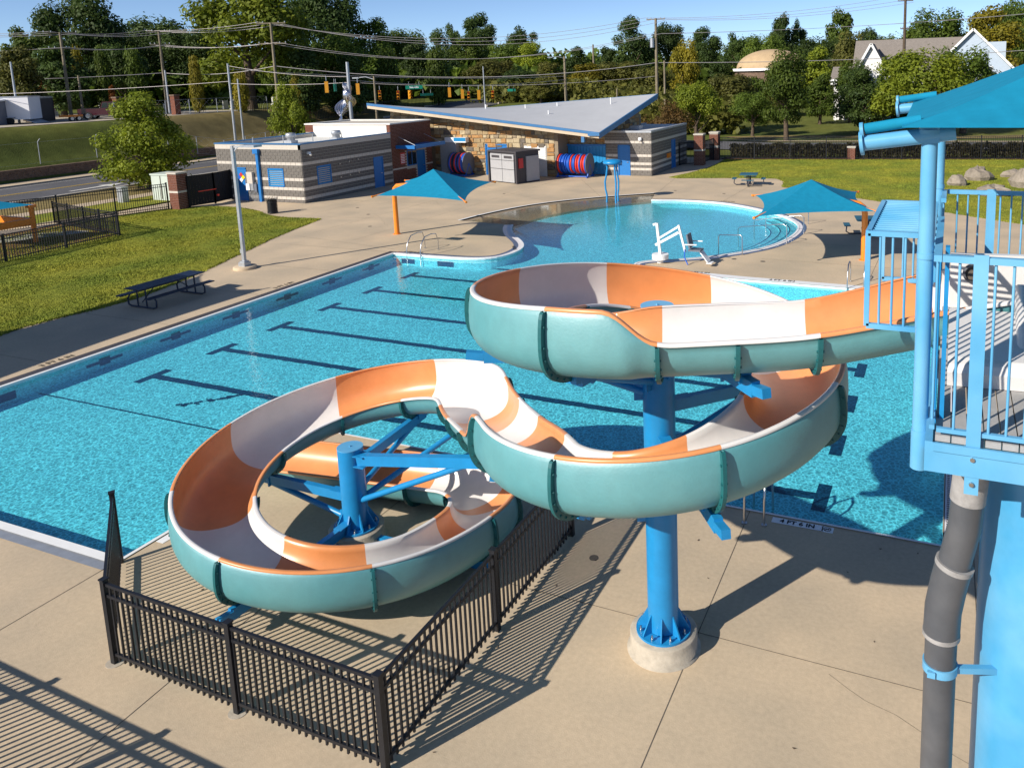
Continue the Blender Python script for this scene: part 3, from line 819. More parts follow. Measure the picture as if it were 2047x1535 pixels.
CUTS = [('S', -3.95, 'w'), ('S', -3.0, 'o'), ('S', -1.72, 'w'), ('S', -.95, 'w'), ('S', -.12, 'o'), ('R', -262, 'w'), ('R', -207, 'o'), ('R', -170, 'w'), ('R', -131, 'o'), ('R', -89, 'w'), ('R', -46, 'o'), ('R', 8, 'w'), ('R', 54, 'o'), ('R', 97, 'w'), ('T', .08, 'o'), ('T', .42, 'w'), ('T', .72, 'o'), ('T', .96, 'w'), ('L', 92, 'o'), ('L', 135, 'w'), ('L', 180, 'o'), ('L', 223, 'w'), ('L', 269, 'o'), ('L', 315, 'w'), ('E', .24, 'o'), ('E', .45, 'w'), ('E', .66, 'o'), ('E', .76, 'w'), ('X', .12, 'o')]
SLIDE = thing('water_slide', 'twisting open flume water slide, teal outside, orange and white striped inside', 'water slide', (CR[0], CR[1], 0))
idx = []
for (k, t, c) in CUTS:
    kk = key(k, t); idx.append(next(i for i, s in enumerate(ST) if key(s[6], s[7]) >= kk))
idx.append(len(ST) - 1)
faded = {4, 5, 6, 7, 11, 12, 13, 14, 15, 20, 21, 22, 23, 24}
for n_, (k, t, c) in enumerate(CUTS):
    a, b = idx[n_], idx[n_ + 1]
    sel = ST[a:b + 1]
    li = MB(); loft(li, [ring(s, liner_prof(s[4], s[5])) for s in sel])
    sec = li.build('flume_section', 'gelorange' if c == 'o' else 'gelwhite', SLIDE)
    sh = MB(); loft(sh, [ring(s, profile(s[4] - .012, s[5] - .012, .035)) for s in sel])
    sh.build('outer_shell', 'teal', sec)
    if n_ == 0: continue
    # bolted flange at the joint
    s = ST[a]; ta = Vector((math.cos(s[3]), math.sin(s[3]), 0)) * .021
    pi_ = profile(s[4] - .03, s[5] - .03, .03, 15); po = profile(s[4] - .03, s[5] - .03, .105, 15)
    i0 = ring(s, pi_); o0 = ring(s, po)
    fm = MB(); n = len(i0)
    f1 = [Vector(p) - ta for p in i0]; f2 = [Vector(p) - ta for p in o0]; f3 = [Vector(p) + ta for p in o0]; f4 = [Vector(p) + ta for p in i0]
    for A, B in ((f1, f2), (f2, f3), (f3, f4)): fm.strip(A, B)
    fl = fm.build('flange', 'tealdark', SLIDE)
    bo = MB(); mid = ring(s, profile(s[4] - .03, s[5] - .03, .07, 15))
    acc = 0
    for q0, q1 in zip(mid[:-1], mid[1:]):
        acc += (Vector(q1) - Vector(q0)).length
        if acc > .11:
            acc = 0; c0 = Vector(q1); bo.cyl(c0 - ta * 1.7, c0 + ta * 1.7, .014, n=6)
    bo.build('bolt_row', 'tealdark', fl, kind='stuff')
# thickness of the end lip of the chute
s = ST[-1]; t = MB(); t.strip([Vector(p) for p in ring(s, profile(s[4], s[5]))], [Vector(p) for p in ring(s, profile(s[4] - .012, s[5] - .012, .035))]); t.build('end_lip', 'gelorange', SLIDE)

# ---- supporting columns with their arms
def st_at(k, t): return next(s for s in ST if key(s[6], s[7]) >= key(k, t))
def column(c, top, arms, label):
    col = thing('slide_column', label, 'column', (c[0], c[1], 0), 'steel columns carrying the slide')
    t = MB(); t.cyl((c[0], c[1], .3), (c[0], c[1], top), .208, n=36); t.build('shaft', 'bluesteel', col)
    t = MB(); t.cyl((c[0], c[1], top), (c[0], c[1], top + .012), .212, n=36); t.cyl((c[0], c[1], top + .012), (c[0], c[1], top + .03), .015, n=8); t.build('cap', 'bluepaint', col)
    t = MB(); t.lathe([(.50, 0), (.50, .012), (.455, .014), (.455, .245), (.44, .262), (0, .262)], (c[0], c[1], 0), n=40); t.build('footing', 'old_concrete', col)
    t = MB(); t.cyl((c[0], c[1], .262), (c[0], c[1], .292), .37, n=36)
    for i in range(8):
        a = 2 * PI * (i + .3) / 8; d = Vector((math.cos(a), math.sin(a), 0)); n = Vector((-d.y, d.x, 0)) * .009; o = Vector((c[0], c[1], 0))
        q = [o + d * .205 + Vector((0, 0, .29)), o + d * .35 + Vector((0, 0, .29)), o + d * .35 + Vector((0, 0, .31)), o + d * .215 + Vector((0, 0, .55)), o + d * .205 + Vector((0, 0, .55))]
        t.add([p - n for p in q] + [p + n for p in q], [(0, 1, 2, 3, 4), (9, 8, 7, 6, 5), (1, 6, 7, 2), (2, 7, 8, 3), (3, 8, 9, 4)])
    t.build('base_flange', 'bluesteel', col)
    for i in range(8):
        a = 2 * PI * (i + .8) / 8; x = c[0] + .315 * math.cos(a); y = c[1] + .315 * math.sin(a)
        t = MB(); t.cyl((x, y, .29), (x, y, .325), .024, n=6); t.cyl((x, y, .32), (x, y, .365), .012, n=8); t.build('anchor_bolt', 'steel', col)
    for (k, tt, zc, strut, ext) in arms:
        s = st_at(k, tt); nx, ny = -math.sin(s[3]), math.cos(s[3])
        E = Vector((s[0], s[1], s[2] - .10)); o = Vector((c[0], c[1], 0)); d = Vector((E.x - c[0], E.y - c[1], 0)); L = d.length; d.normalize()
        tip = E + d * .55 + Vector((0, 0, .02)); ra = o + d * .2 + Vector((0, 0, E.z - .06))
        t = MB(); t.bar(ra, E + d * ext - Vector((0, 0, .03)), .10, .16)
        q = E + d * ext - Vector((0, 0, .03)); t.bar(q, q + d * min(.22, ext * .5) + Vector((0, 0, .03)), .10, .10)
        # gusset and cradle plates
        t.bar(o + d * .18 + Vector((0, 0, E.z + .02)), o + d * .45 + Vector((0, 0, E.z + .02)), .16, .015)
        t.bar(E - d * .18 + Vector((0, 0, .02)), E + d * .2 + Vector((0, 0, .02)), .15, .10)
        arm = t.build('support_arm', 'bluesteel', col)
        if strut:
            a0 = o + d * .2 + Vector((0, 0, E.z - zc)); b0 = E - d * .25 - Vector((0, 0, .10))
            t = MB(); t.cyl(a0, b0, .05, n=14); t.bar(a0 - d * .05, a0 + d * .12, .03, .22); t.bar(b0 - Vector((0, 0, .06)), b0 + Vector((0, 0, .1)), .03, .14); t.build('diagonal_strut', 'bluesteel', arm)
    return col
column(CR, 4.77, [('S', -.95, .55, True, .40), ('R', -262, .6, True, .05), ('R', -207, .6, True, .5), ('R', -131, .6, True, .1), ('R', -46, .6, True, .1), ('R', 54, .7, True, .5), ('R', 97, .7, True, .05), ('T', .08, .7, True, .3)], 'tall blue steel column inside the upper loop of the slide')
column(CL, 1.67, [('L', 92, .5, True, .1), ('L', 180, .45, True, .1), ('L', 269, .3, True, .5), ('E', .24, .25, False, .3)], 'short blue steel column inside the lower loop of the slide')
# horizontal tie between the short column and the descending flume
t = MB(); tie = bpy.data.objects.get('slide_column.001')
a = Vector((CL[0] + .2, CL[1] - .03, 1.5)); b = Vector((-6.35, 9.6, 1.94))
t.bar(a, b, .13, .17); t.bar(a + Vector((-.05, 0, .09)), a + Vector((.16, 0, .09)), .22, .015); t.bar(a + Vector((-.05, 0, -.09)), a + Vector((.16, 0, -.09)), .22, .015)
arm = t.build('support_arm', 'bluesteel', tie)
t = MB(); t.cyl((CL[0] + .2, CL[1] - .02, .78), b + Vector((-.35, 0, -.12)), .05, n=14); t.build('diagonal_strut', 'bluesteel', arm)
t = MB(); t.cyl((CL[0] + .15, CL[1] + .14, .78), (CL[0] + .95, CL[1] + 1.55, 1.35), .05, n=14); t.build('diagonal_strut', 'bluesteel', arm)

# ================================================================== SLIDE TOWER
FZ = 5.15
TW = thing('slide_tower', 'blue steel slide tower platform with railings and white start tub', 'tower', (1.6, 7.6, 0))
t = MB(); t.cyl((.76, 6.75, 0), (.76, 6.75, 4.72), .43, n=48); t.build('main_column', 'bluepaint', TW)
t = MB(); t.cyl((.76, 6.75, 4.70), (.76, 6.75, 4.76), .50, n=48); t.b2((.3, 6.68, 4.62), (3.3, 6.82, 4.90)); t.build('column_head', 'bluesteel', TW)
t = MB(); t.b2((-.05, 5.60, 4.90), (3.6, 5.65, 5.10)); t.b2((-.05, 5.585, 5.06), (3.6, 5.60, 5.12)); t.b2((-.05, 9.75, 4.90), (3.6, 9.80, 5.12)); t.b2((-.10, 5.6, 4.90), (-.05, 9.8, 5.12)); t.b2((3.55, 5.6, 4.9), (3.6, 9.8, 5.12))
for y in (6.2, 7.6, 9.0): t.b2((-.05, y - .03, 4.78), (3.6, y + .03, 5.09))
t.build('platform_frame', 'bluepaint', TW)
for i in range(33):
    x = -.035 + i * .106
    t = MB(); t.b2((x, 5.655, 5.105), (x + .096, 9.74, 5.15)); t.build('plank', 'deckboard', TW)
# railings
def rail(p0, p1, z0, z1, pitch=.108, wide=()):
    p0 = Vector((*p0, 0)); p1 = Vector((*p1, 0)); L = (p1 - p0).length; d = (p1 - p0) / L; Z = Vector((0, 0, 1))
    t = MB(); t.bar(p0 + Z * z1, p1 + Z * z1, .05, .045); rl = t.build('rail', 'bluepaint', TW)
    t = MB(); t.bar(p0 + Z * (z0 + .05), p1 + Z * (z0 + .05), .035, .03); t.build('bottom_rail', 'bluepaint', rl)
    n = int(L / pitch)
    for i in range(1, n):
        p = p0 + d * (i * L / n)
        t = MB(); t.cyl(p + Z * (z0 + .05), p + Z * z1, .0095, n=8); t.build('baluster', 'bluepaint', rl)
    for w in wide:
        p = p0 + d * w; nrm = Vector((-d.y, d.x, 0))
        t = MB(); t.box((p - nrm * .025) + Z * ((z0 + z1) / 2 - .17), (.09, .014, z1 - z0 + .42), math.atan2(d.y, d.x)); t.build('rail_post', 'bluepaint', rl)
        for zz in (z0 - .12, z0 - .30):
            t = MB(); q = p - nrm * .033 + Z * zz; t.cyl(q, q - nrm * .02, .016, n=8); t.build('bolt', 'steel', rl)
rail((-.03, 5.64), (3.55, 5.64), FZ, 6.41, wide=(.235, 1.4, 2.6))
rail((-.03, 9.6), (3.55, 9.6), FZ, 6.27, wide=(.45, 1.5))
rail((-.06, 5.66), (-.06, 7.15), FZ, 6.40)
rail((-.06, 8.95), (-.06, 9.6), FZ, 6.27)
# channels beside the corner post
t = MB()
for x, w in ((-.055, .035), (.0, .03)): t.b2((x - w / 2, 5.94, 4.85), (x + w / 2, 6.02, 6.42))
t.build('corner_channel', 'bluesteel', TW)
# canopy posts
for (x, y, z0, z1) in ((-.145, 6.0, 4.72, 7.24), (-.12, 9.5, 4.9, 7.2), (3.4, 6.0, 4.72, 7.24), (3.4, 9.5, 4.9, 7.2)):
    t = MB(); t.cyl((x, y, z0), (x, y, z1), .055, n=20); t.cyl((x, y, z0), (x, y, 5.02), .062, n=20); t.cyl((x, y, z1 - .03), (x, y, z1), .085, n=20); t.box((x, y, z1 - .02), (.13, .11, .14)); t.cyl((x, y, 6.32), (x, y, 6.36), .062, n=20); t.build('canopy_post', 'bluepaint', TW)
# canopy rafters that stick out on the left
def rafter(p, q, r_):
    t = MB(); t.cyl(p, q, r_, n=18); d = (Vector(q) - Vector(p)).normalized()
    a = Vector(p); t.cyl(a - d * .012, a + d * .012, r_ * 1.55, n=20); t.cyl(a - d * .012 + Vector((0, 0, .09)), a + d * .012 + Vector((0, 0, .09)), r_ * 1.1, n=16)
    o = t.build('canopy_rafter', 'bluepaint', TW)
    t = MB(); t.cyl(a - d * .02, a - d * .014, r_ * .5, n=14); t.build('end_hole', 'joint', o)
    t = MB(); t.cyl(a + d * .02 + Vector((0, 0, .10)), a + d * .4 + Vector((0, 0, .115)), r_ * .72, n=14); t.build('fabric_sleeve', 'fabric', o)
rafter((-.60, 5.98, 7.14), (.02, 6.0, 7.22), .055)
rafter((-.57, 9.42, 7.20), (.05, 9.4, 7.26), .055)
# fabric canopy
def canopy_mesh(c, z0, ztop, n=14, pull=.13, sag=.0):
    V = []; F = []
    for j in range(n + 1):
        for i in range(n + 1):
            u = -1 + 2 * i / n; v = -1 + 2 * j / n
            uu = u * (1 - pull * (1 - v * v)); vv = v * (1 - pull * (1 - u * u))
            a = (1 + uu) / 2; b = (1 + vv) / 2
            x = (c[0][0] * (1 - a) + c[1][0] * a) * (1 - b) + (c[3][0] * (1 - a) + c[2][0] * a) * b
            y = (c[0][1] * (1 - a) + c[1][1] * a) * (1 - b) + (c[3][1] * (1 - a) + c[2][1] * a) * b
            k = 1 - max(abs(u), abs(v)); z = z0 + (ztop - z0) * (k ** 1.12)
            V.append((x, y, z))
    for j in range(n):
        for i in range(n):
            a, b, c_, d = j * (n + 1) + i, j * (n + 1) + i + 1, (j + 1) * (n + 1) + i + 1, (j + 1) * (n + 1) + i
            F += [(a, b, c_), (a, c_, d)] if (i + .5 - n / 2) * (j + .5 - n / 2) > 0 else [(a, b, d), (b, c_, d)]
    return V, F
t = MB(); V, F = canopy_mesh([(-.32, 5.75), (3.7, 5.75), (3.7, 9.75), (-.42, 9.75)], 7.27, 8.13, pull=.0); t.add(V, F); t.build('canopy', 'fabric', TW)
# safety cage over the slide entrance
x0, x1, y0, y1, z0, z1 = -.65, -.13, 7.2, 8.9, 5.40, 6.24
t = MB()
for y in (y0, y1):
    for z in (z0, z1): t.bar((x0, y, z), (x1, y, z), .045, .045)
    t.bar((x0, y, z0), (x0, y, z1), .045, .045); t.bar((x1, y, z0), (x1, y, z1), .04, .04)
t.bar((x0, y0, z1), (x0, y1, z1), .045, .045); t.bar((x1, y0, z1), (x1, y1, z1), .045, .045)
CG = t.build('entrance_cage', 'bluepaint', TW)
for i in range(16):
    t = MB(); y = y0 + .1 + i * (y1 - y0 - .2) / 15; t.cyl((x0, y, z1), (x1, y, z1), .014, n=8); t.build('cage_bar', 'bluepaint', CG)
for y in (y0, y1):
    for i in range(1, 5):
        t = MB(); x = x0 + i * (x1 - x0) / 5; t.cyl((x, y, z0), (x, y, z1), .011, n=8); t.build('cage_bar', 'bluepaint', CG)
# start tub
t = MB(); prof = [(6.60, 5.155), (6.585, 5.27), (6.62, 5.33), (6.72, 5.36), (7.2, 5.39), (7.84, 5.44), (7.86, 5.155)]
for xa, xb in ((.03, .62),):
    A = [(xa, p[0], p[1]) for p in prof]; B = [(xb, p[0] + (.05 if i < 3 else 0), p[1]) for i, p in enumerate(prof)]
    t.strip(A, B); t.add(A, [tuple(range(len(A)))]); t.add(B, [tuple(range(len(B) - 1, -1, -1))])
t.build('start_tub', 'gelwhite', TW)
t = MB(); t.prism([(.03, 8.86), (.95, 9.0), (.95, 9.08), (.03, 8.94)], 5.1, 5.72); t.build('tub_back_panel', 'gelwhite', TW)
t = MB(); t.lathe([(.075, 0), (.10, 0), (.10, .05), (.075, .05)], (0, 0, 0), n=24)
t.v = [(p[0] + .25, 8.875 - p[2] * .8, p[1] + 5.53) for p in t.v]; t.build('jet_pipe', 'pvc', TW)
t = MB(); t.cyl((.25, 8.882, 5.53), (.25, 8.874, 5.53), .09, n=20); t.build('jet_hole', 'joint', TW)
t = MB(); t.tube([(.62, 6.9, 5.2), (.64, 7.1, 5.36), (.66, 7.6, 5.42), (.66, 8.3, 5.5), (1.2, 8.5, 5.5)], .09, n=12); t.build('tub_edge', 'gelwhite', TW)
# grey drain pipe hanging in front of the column
PIPE = thing('drain_pipe', 'fat grey plastic drain pipe strapped beside the tower column', 'pipe', (.05, 6.2, 0))
t = MB(); t.tube([(.235, 6.3, 4.95), (.23, 6.3, 4.62), (.196, 6.3, 4.13), (.110, 6.3, 3.68), (.066, 6.3, 3.38), (.062, 6.3, 3.0), (.062, 6.3, 0)], .122, n=28); t.build('pipe_run', 'pvc', PIPE)
t = MB(); t.cyl((.231, 6.3, 4.64), (.21, 6.3, 4.36), .130, n=28); t.build('coupling', 'pvcglue', PIPE)
t = MB(); t.cyl((.235, 6.3, 4.98), (.231, 6.3, 4.6), .134, n=28); t.build('collar', 'galv', PIPE)
t = MB(); t.tube([(.136, 6.3, 3.80), (.10, 6.3, 3.62), (.068, 6.3, 3.40), (.062, 6.3, 3.18)], .139, n=28); t.build('elbow', 'pvc', PIPE)
t = MB(); t.cyl((.142, 6.3, 3.82), (.133, 6.3, 3.78), .145, n=28); t.build('glue_ring', 'pvcglue', PIPE)
t = MB(); t.cyl((.062, 6.3, 3.20), (.062, 6.3, 3.165), .143, n=28); t.build('glue_ring', 'pvcglue', PIPE)
t = MB(); t.cyl((.062, 6.3, 2.86), (.062, 6.3, 2.93), .134, n=28); t.bar((.17, 6.3, 2.89), (.5, 6.45, 2.86), .05, .05); t.bar((-.0, 6.15, 2.895), (-.0, 6.18, 2.895), .06, .05)
t.build('strap', 'bluepaint', PIPE)
# ================================================================== PICKET FENCES
def fence(name, label, runs, h, pitch=.105, post=.075, single=True, group=None, postgap=2.35, mat='black', z=0, rails=None, pk=.0125):
    p0 = runs[0][0]
    F = thing(name, label, 'fence', (p0[0], p0[1], z), group)
    pkm = MB(); pkm.box((0, 0, (h - .06 + .04) / 2 - .0), (pk * 2, pk * 2, h - .08)); pme = pkm.mesh('picket', mats=[MAT[mat]])
    Z = Vector((0, 0, 1)); done = set()
    for (a, b) in runs:
        A = Vector((a[0], a[1], z)); B = Vector((b[0], b[1], z)); L = (B - A).length; d = (B - A) / L; ang = math.atan2(d.y, d.x)
        for zz, hh in (rails or ((h - .03, .04), (h - .19, .04), (.14, .04))):
            t = MB(); t.bar(A + Z * zz, B + Z * zz, .038, hh); t.build('rail', mat, F)
        k = max(1, round(L / postgap))
        for i in range(k + 1):
            p = A + d * (L * i / k); kk = (round(p.x, 1), round(p.y, 1))
            if kk in done: continue
            done.add(kk)
            t = MB(); t.box(p + Z * (h + .03) / 2, (post, post, h + .03), ang); t.box(p + Z * (h + .04), (post + .02, post + .02, .02), ang); t.build('post', mat, F)
        n = int(L / pitch)
        if single:
            for i in range(1, n):
                p = A + d * (L * i / n); o = inst('picket', pme, F, p + Z * .02, rz=ang)
        else:
            t = MB()
            for i in range(1, n):
                p = A + d * (L * i / n); t.box(p + Z * (h / 2), (pk * 2, pk * 2, h - .06), ang)
            t.build('picket_row', mat, F, kind='stuff')
    return F
fence('picket_fence', 'black metal picket fence around the lower loop of the slide', [((-10.2, 6.25), (-5.62, 6.17)), ((-5.62, 6.17), (-5.68, 11.1)), ((-10.2, 6.25), (-12.3, 7.85))], 1.2)
# footing patches under the posts
for (x, y) in ((-10.2, 6.25), (-7.91, 6.21), (-5.62, 6.17)):
    t = MB(); t.cyl((x, y, .001), (x, y, .006), .12, n=14); t.build('post_footing', 'old_concrete', DECK)
fence('picket_fence', 'black picket fence at the deck edge, seen by its shadow stripes lower left', [((-16, 4.05), (-7.4, 3.75))], 1.2, single=False)
fence('picket_fence', 'tall black picket fence between the left lawn and the street', [((-48.2, 14), (-47.9, 26.4)), ((-47.9, 26.4), (-45.1, 34.7))], 1.62, single=False, pitch=.12, postgap=3.4)
fence('picket_fence', 'low black picket fence along the edge of the left lawn', [((-38.6, 16.0), (-39.75, 27.6))], 1.25, single=False, pitch=.12, postgap=2.9)
fence('picket_fence', 'short black gate fence closing the end of the playground strip', [((-39.75, 27.6), (-41.6, 27.9)), ((-41.6, 27.9), (-47.4, 29.2))], 1.25, single=False, pitch=.12, postgap=2.2)
fence('picket_fence', 'long black picket fence in front of the clipped hedge', [((-18.3, 66.3), (40, 74.0))], 1.9, single=False, pitch=.13, postgap=3.0)

# ---- brick pillars and gates
def pillar(x, y, s, h, label, z=0, band=True, cap='mortar'):
    P = thing('brick_pillar', label, 'pillar', (x, y, z), 'brick pillars')
    bw, bh = s / 2.5, .105; k = 0
    t = MB(); t.box((x, y, z + h / 2), (s - .03, s - .03, h)); t.build('core', 'mortar', P)
    me = {}
    n = int(h / bh)
    for r_ in range(n):
        zz = z + r_ * bh + bh / 2
        if band and abs(zz - z - h * .5) < .08: continue
        t = MB()
        for sd in range(4):
            c, s_ = math.cos(sd * PI / 2), math.sin(sd * PI / 2)
            off = 0 if (r_ + sd) % 2 else bw / 2; u = -s / 2
            while u < s / 2 - .02:
                e = min(u + (bw if (u > -s / 2 or not off) else off), s / 2)
                cx = (u + e) / 2; w = e - u - .012
                if w > .02: t.box((x + c * cx - s_ * (-s / 2 + .012), y + s_ * cx + c * (-s / 2 + .012), zz), (w, .03, bh - .014), sd * PI / 2)
                u = e
        t.build('brick_course', 'brick', P)
    if band:
        t = MB(); t.box((x, y, z + h * .5), (s + .02, s + .02, .13)); t.build('stone_band', 'cmulight', P)
    t = MB(); t.box((x, y, z + h + .05), (s + .08, s + .08, .1)); t.build('cap', cap, P)
    return P
pillar(-44.35, 34.95, .78, 2.22, 'brick pillar with pale band beside the black service gate')
pillar(-18.9, 62.4, .75, 2.45, 'brick pillar standing in front of the right hand gate')
pillar(-18.7, 66.2, .75, 2.3, 'brick pillar where the right hand gate meets the hedge fence')
pillar(-7.6, 68.0, .6, 1.0, 'low brick pier in the hedge fence behind the shade post', band=False)
def gate(pts, h, label, solid=True):
    G = thing('metal_gate', label, 'gate', (pts[0][0], pts[0][1], 0))
    for a, b in zip(pts[:-1], pts[1:]):
        A = Vector((*a, 0)); B = Vector((*b, 0)); Z = Vector((0, 0, 1))
        t = MB()
        for p in (A, B): t.bar(p + Z * .05, p + Z * h, .08, .08)
        for zz in (.15, h - .05): t.bar(A + Z * zz, B + Z * zz, .05, .06)
        t.build('gate_frame', 'blackmat', G)
        if solid:
            n = 9
            for i in range(n):
                p = A + (B - A) * ((i + .5) / n); t = MB(); t.bar(p + Z * .17, p + Z * (h - .06), (B - A).length / n - .012, .02, up=(B - A).normalized().cross(Z)); t.build('gate_board', 'blackmat', G)
        else:
            t = MB(); n = int((B - A).length / .12)
            for i in range(1, n):
                p = A + (B - A) * (i / n); t.bar(p + Z * .15, p + Z * (h - .03), .025, .025)
            t.build('picket_row', 'black', G, kind='stuff')
    return G
G = gate([(-43.9, 35.25), (-43.6, 36.9), (-43.9, 38.5)], 2.05, 'solid black service gate between the brick pillar and the block building')
t = MB(); t.bar((-43.45, 35.6, 1.02), (-43.3, 36.8, 1.02), .02, .05); t.cyl((-43.3, 36.85, .62), (-43.2, 36.85, .62), .07, n=14); t.build('latch', 'redplastic', G)
gate([(-20.3, 61.4), (-19.3, 62.3)], 1.9, 'black picket gate beside the striped block annex', False)
gate([(-18.9, 62.8), (-18.7, 65.8)], 1.9, 'black picket gate between the two right hand brick pillars', False)
# ================================================================== POOLSIDE THINGS
# ---- light pole
LP = thing('light_pole', 'tall slim grey light pole at the edge of the left lawn', 'light pole', (-27.12, 24.04, 0))
t = MB(); t.lathe([(.46, 0), (.46, .10), (.43, .12), (0, .12)], (-27.12, 24.04, 0), n=28); t.build('footing', 'concrete', LP)
t = MB(); t.box((-27.12, 24.04, .2), (.34, .34, .17)); t.box((-27.12, 24.04, .31), (.26, .26, .06)); t.build('base_cover', 'galv', LP)
t = MB(); t.box((-27.12, 24.04, 2.7), (.125, .125, 4.9)); t.build('pole', 'galv', LP)
t = MB(); t.box((-27.21, 24.04, .75), (.08, .1, .18)); t.build('outlet_box', 'galv', LP)
t = MB(); t.bar((-27.12, 24.04, 5.10), (-26.55, 24.1, 5.13), .07, .07); t.bar((-27.05, 24.04, 4.92), (-26.85, 24.05, 5.09), .04, .04); t.build('arm', 'galv', LP)
t = MB(); t.box((-26.2, 24.13, 5.14), (.75, .42, .09)); t.build('lamp_head', 'galv', LP)

# ---- shade umbrellas
def umbrella(name, label, corners, zc, ztop, post, postside, label_):
    cx = sum(c[0] for c in corners) / 4; cy = sum(c[1] for c in corners) / 4
    U = thing(name, label_, 'shade canopy', (post[0], post[1], 0), 'teal fabric shade canopies')
    t = MB(); V, F = canopy_mesh(corners, zc, ztop, 16, .15); t.add(V, F); t.build('canopy', 'fabric', U)
    P = Vector((post[0], post[1], 0)); c = Vector((cx, cy, 0)); d = (c - P); L = d.length; d.normalize()
    t = MB(); t.tube([P, P + Vector((0, 0, zc - .35)), P + Vector((0, 0, zc - .12)) + d * .06, P + Vector((0, 0, zc + .02)) + d * .22, c + Vector((0, 0, zc + .35))], [.125, .115, .115, .11, .08], n=18); t.cyl(P, P + Vector((0, 0, .02)), .2, n=20); t.build('post', 'orangepost', U)
    for q in corners:
        q = Vector((q[0], q[1], zc)); e = (q - c - Vector((0, 0, zc))).normalized()
        t = MB(); t.tube([c + Vector((0, 0, ztop - .25)), c * .45 + Vector((q.x, q.y, 0)) * .55 + Vector((0, 0, zc + (ztop - zc) * .36 - .14)), q + Vector((0, 0, -.03)) + e * .12], .032, n=10); t.cyl(q + e * .08 + Vector((0, 0, -.03)), q + e * .17 + Vector((0, 0, -.03)), .05, n=10); t.build('rib', 'orangepost', U)
    return U
umbrella('shade_umbrella', '', [(-24.2, 29.0), (-19.1, 28.6), (-21.2, 34.3), (-26.2, 33.9)], 2.42, 3.38, (-25.42, 31.9), 0, 'teal fabric shade canopy on an orange post beside the grab rails')
umbrella('shade_umbrella', '', [(-6.6, 28.9), (-2.5, 31.0), (-3.75, 35.8), (-7.8, 33.9)], 2.25, 3.2, (-3.08, 32.5), 0, 'teal fabric shade canopy on an orange post beside the curved pool steps')
umbrella('shade_umbrella', '', [(-31.8, 4.2), (-27.0, 3.8), (-27.5, 15.2), (-31.8, 16.0)], 4.5, 6.0, (-31.0, 9.5), 0, 'tall teal shade canopy left of the lap pool, known by its deck shadow')

# ---- picnic tables
def picnic_long(x, y, rz, label):
    T = thing('picnic_table', label, 'picnic table', (x, y, 0)); a = 1.32
    for k in range(3):
        t = MB(); t.box((x - .26 + k * .26, y, .75), (.25, 2 * a, .035)); t.build('table_plank', 'navycoat', T)
    for sx in (-1, 1):
        t = MB(); t.box((x + sx * .72, y, .45), (.27, 2 * a, .035)); t.build('seat', 'navycoat', T)
    for sy in (-1, 1):
        yy = y + sy * .98
        t = MB(); t.tube([(x - .72, yy, .43), (x - .60, yy, .43), (x - .72, yy, .30), (x - .70, yy, .08), (x - .55, yy, .03), (x + .55, yy, .03), (x + .70, yy, .08), (x + .72, yy, .30), (x + .60, yy, .43), (x + .72, yy, .43)], .03, n=10); t.build('leg_frame', 'navycoat', T)
        for sx in (-1, 1):
            t = MB(); t.cyl((x + sx * .22, yy, .03), (x + sx * .22, yy, .73), .028, n=10); t.build('leg', 'navycoat', T)
        t = MB(); t.cyl((x, yy, .68), (x, yy - sy * .55, .73), .018, n=8); t.cyl((x, yy, .2), (x, yy - sy * .6, .71), .018, n=8); t.build('brace', 'navycoat', T)
    return T
picnic_long(-25.95, 19.5, 0, 'long dark blue picnic table with benches beside the left lawn')
def picnic_square(x, y, rz, label):
    T = thing('picnic_table', label, 'picnic table', (x, y, 0), 'square picnic tables')
    def rot(px, py): return (x + px * math.cos(rz) - py * math.sin(rz), y + px * math.sin(rz) + py * math.cos(rz))
    t = MB(); t.box((x, y, .76), (1.15, 1.15, .04), rz); t.build('table_top', 'tablecoat', T)
    for k in range(4):
        a = rz + k * PI / 2; dx, dy = math.cos(a), math.sin(a)
        t = MB(); t.box((x + dx * .95, y + dy * .95, .46), (.28, .8, .035), a); t.build('seat', 'tablecoat', T)
        t = MB(); t.tube([(x + dx * .12, y + dy * .12, .72), (x + dx * .12, y + dy * .12, .12), (x + dx * .25, y + dy * .25, .05), (x + dx * .85, y + dy * .85, .05), (x + dx * .98, y + dy * .98, .14), (x + dx * .95, y + dy * .95, .44)], .03, n=8); t.build('leg', 'navycoat', T)
picnic_square(-12.35, 51.9, .15, 'square teal picnic table on the concrete pad by the right lawn')
picnic_square(-3.4, 37.6, .2, 'square teal picnic table behind the orange shade post')

# ---- litter bin
TB = thing('litter_bin', 'black slatted metal litter bin by the block building', 'litter bin', (-36.9, 35.1, 0))
t = MB(); t.cyl((-36.9, 35.1, .04), (-36.9, 35.1, .82), .24, n=20); t.build('liner', 'blackmat', TB)
sm = MB(); sm.add([(-.018, 0, 0), (.018, 0, 0), (.018, 0, .72), (-.018, 0, .72), (-.018, .08, .93), (.018, .08, .93)], [(0, 1, 2, 3), (3, 2, 5, 4)]); sme = sm.mesh('slat', mats=[MAT['black']])
for i in range(26):
    a = 2 * PI * i / 26; inst('slat', sme, TB, (-36.9 + .29 * math.cos(a), 35.1 + .29 * math.sin(a), .02), rz=a - PI / 2)
t = MB(); t.lathe([(.285, 0), (.30, .03), (.285, .06)], (-36.9, 35.1, .05), n=26); t.lathe([(.285, 0), (.30, .03), (.285, .06)], (-36.9, 35.1, .66), n=26); t.build('hoop', 'black', TB)

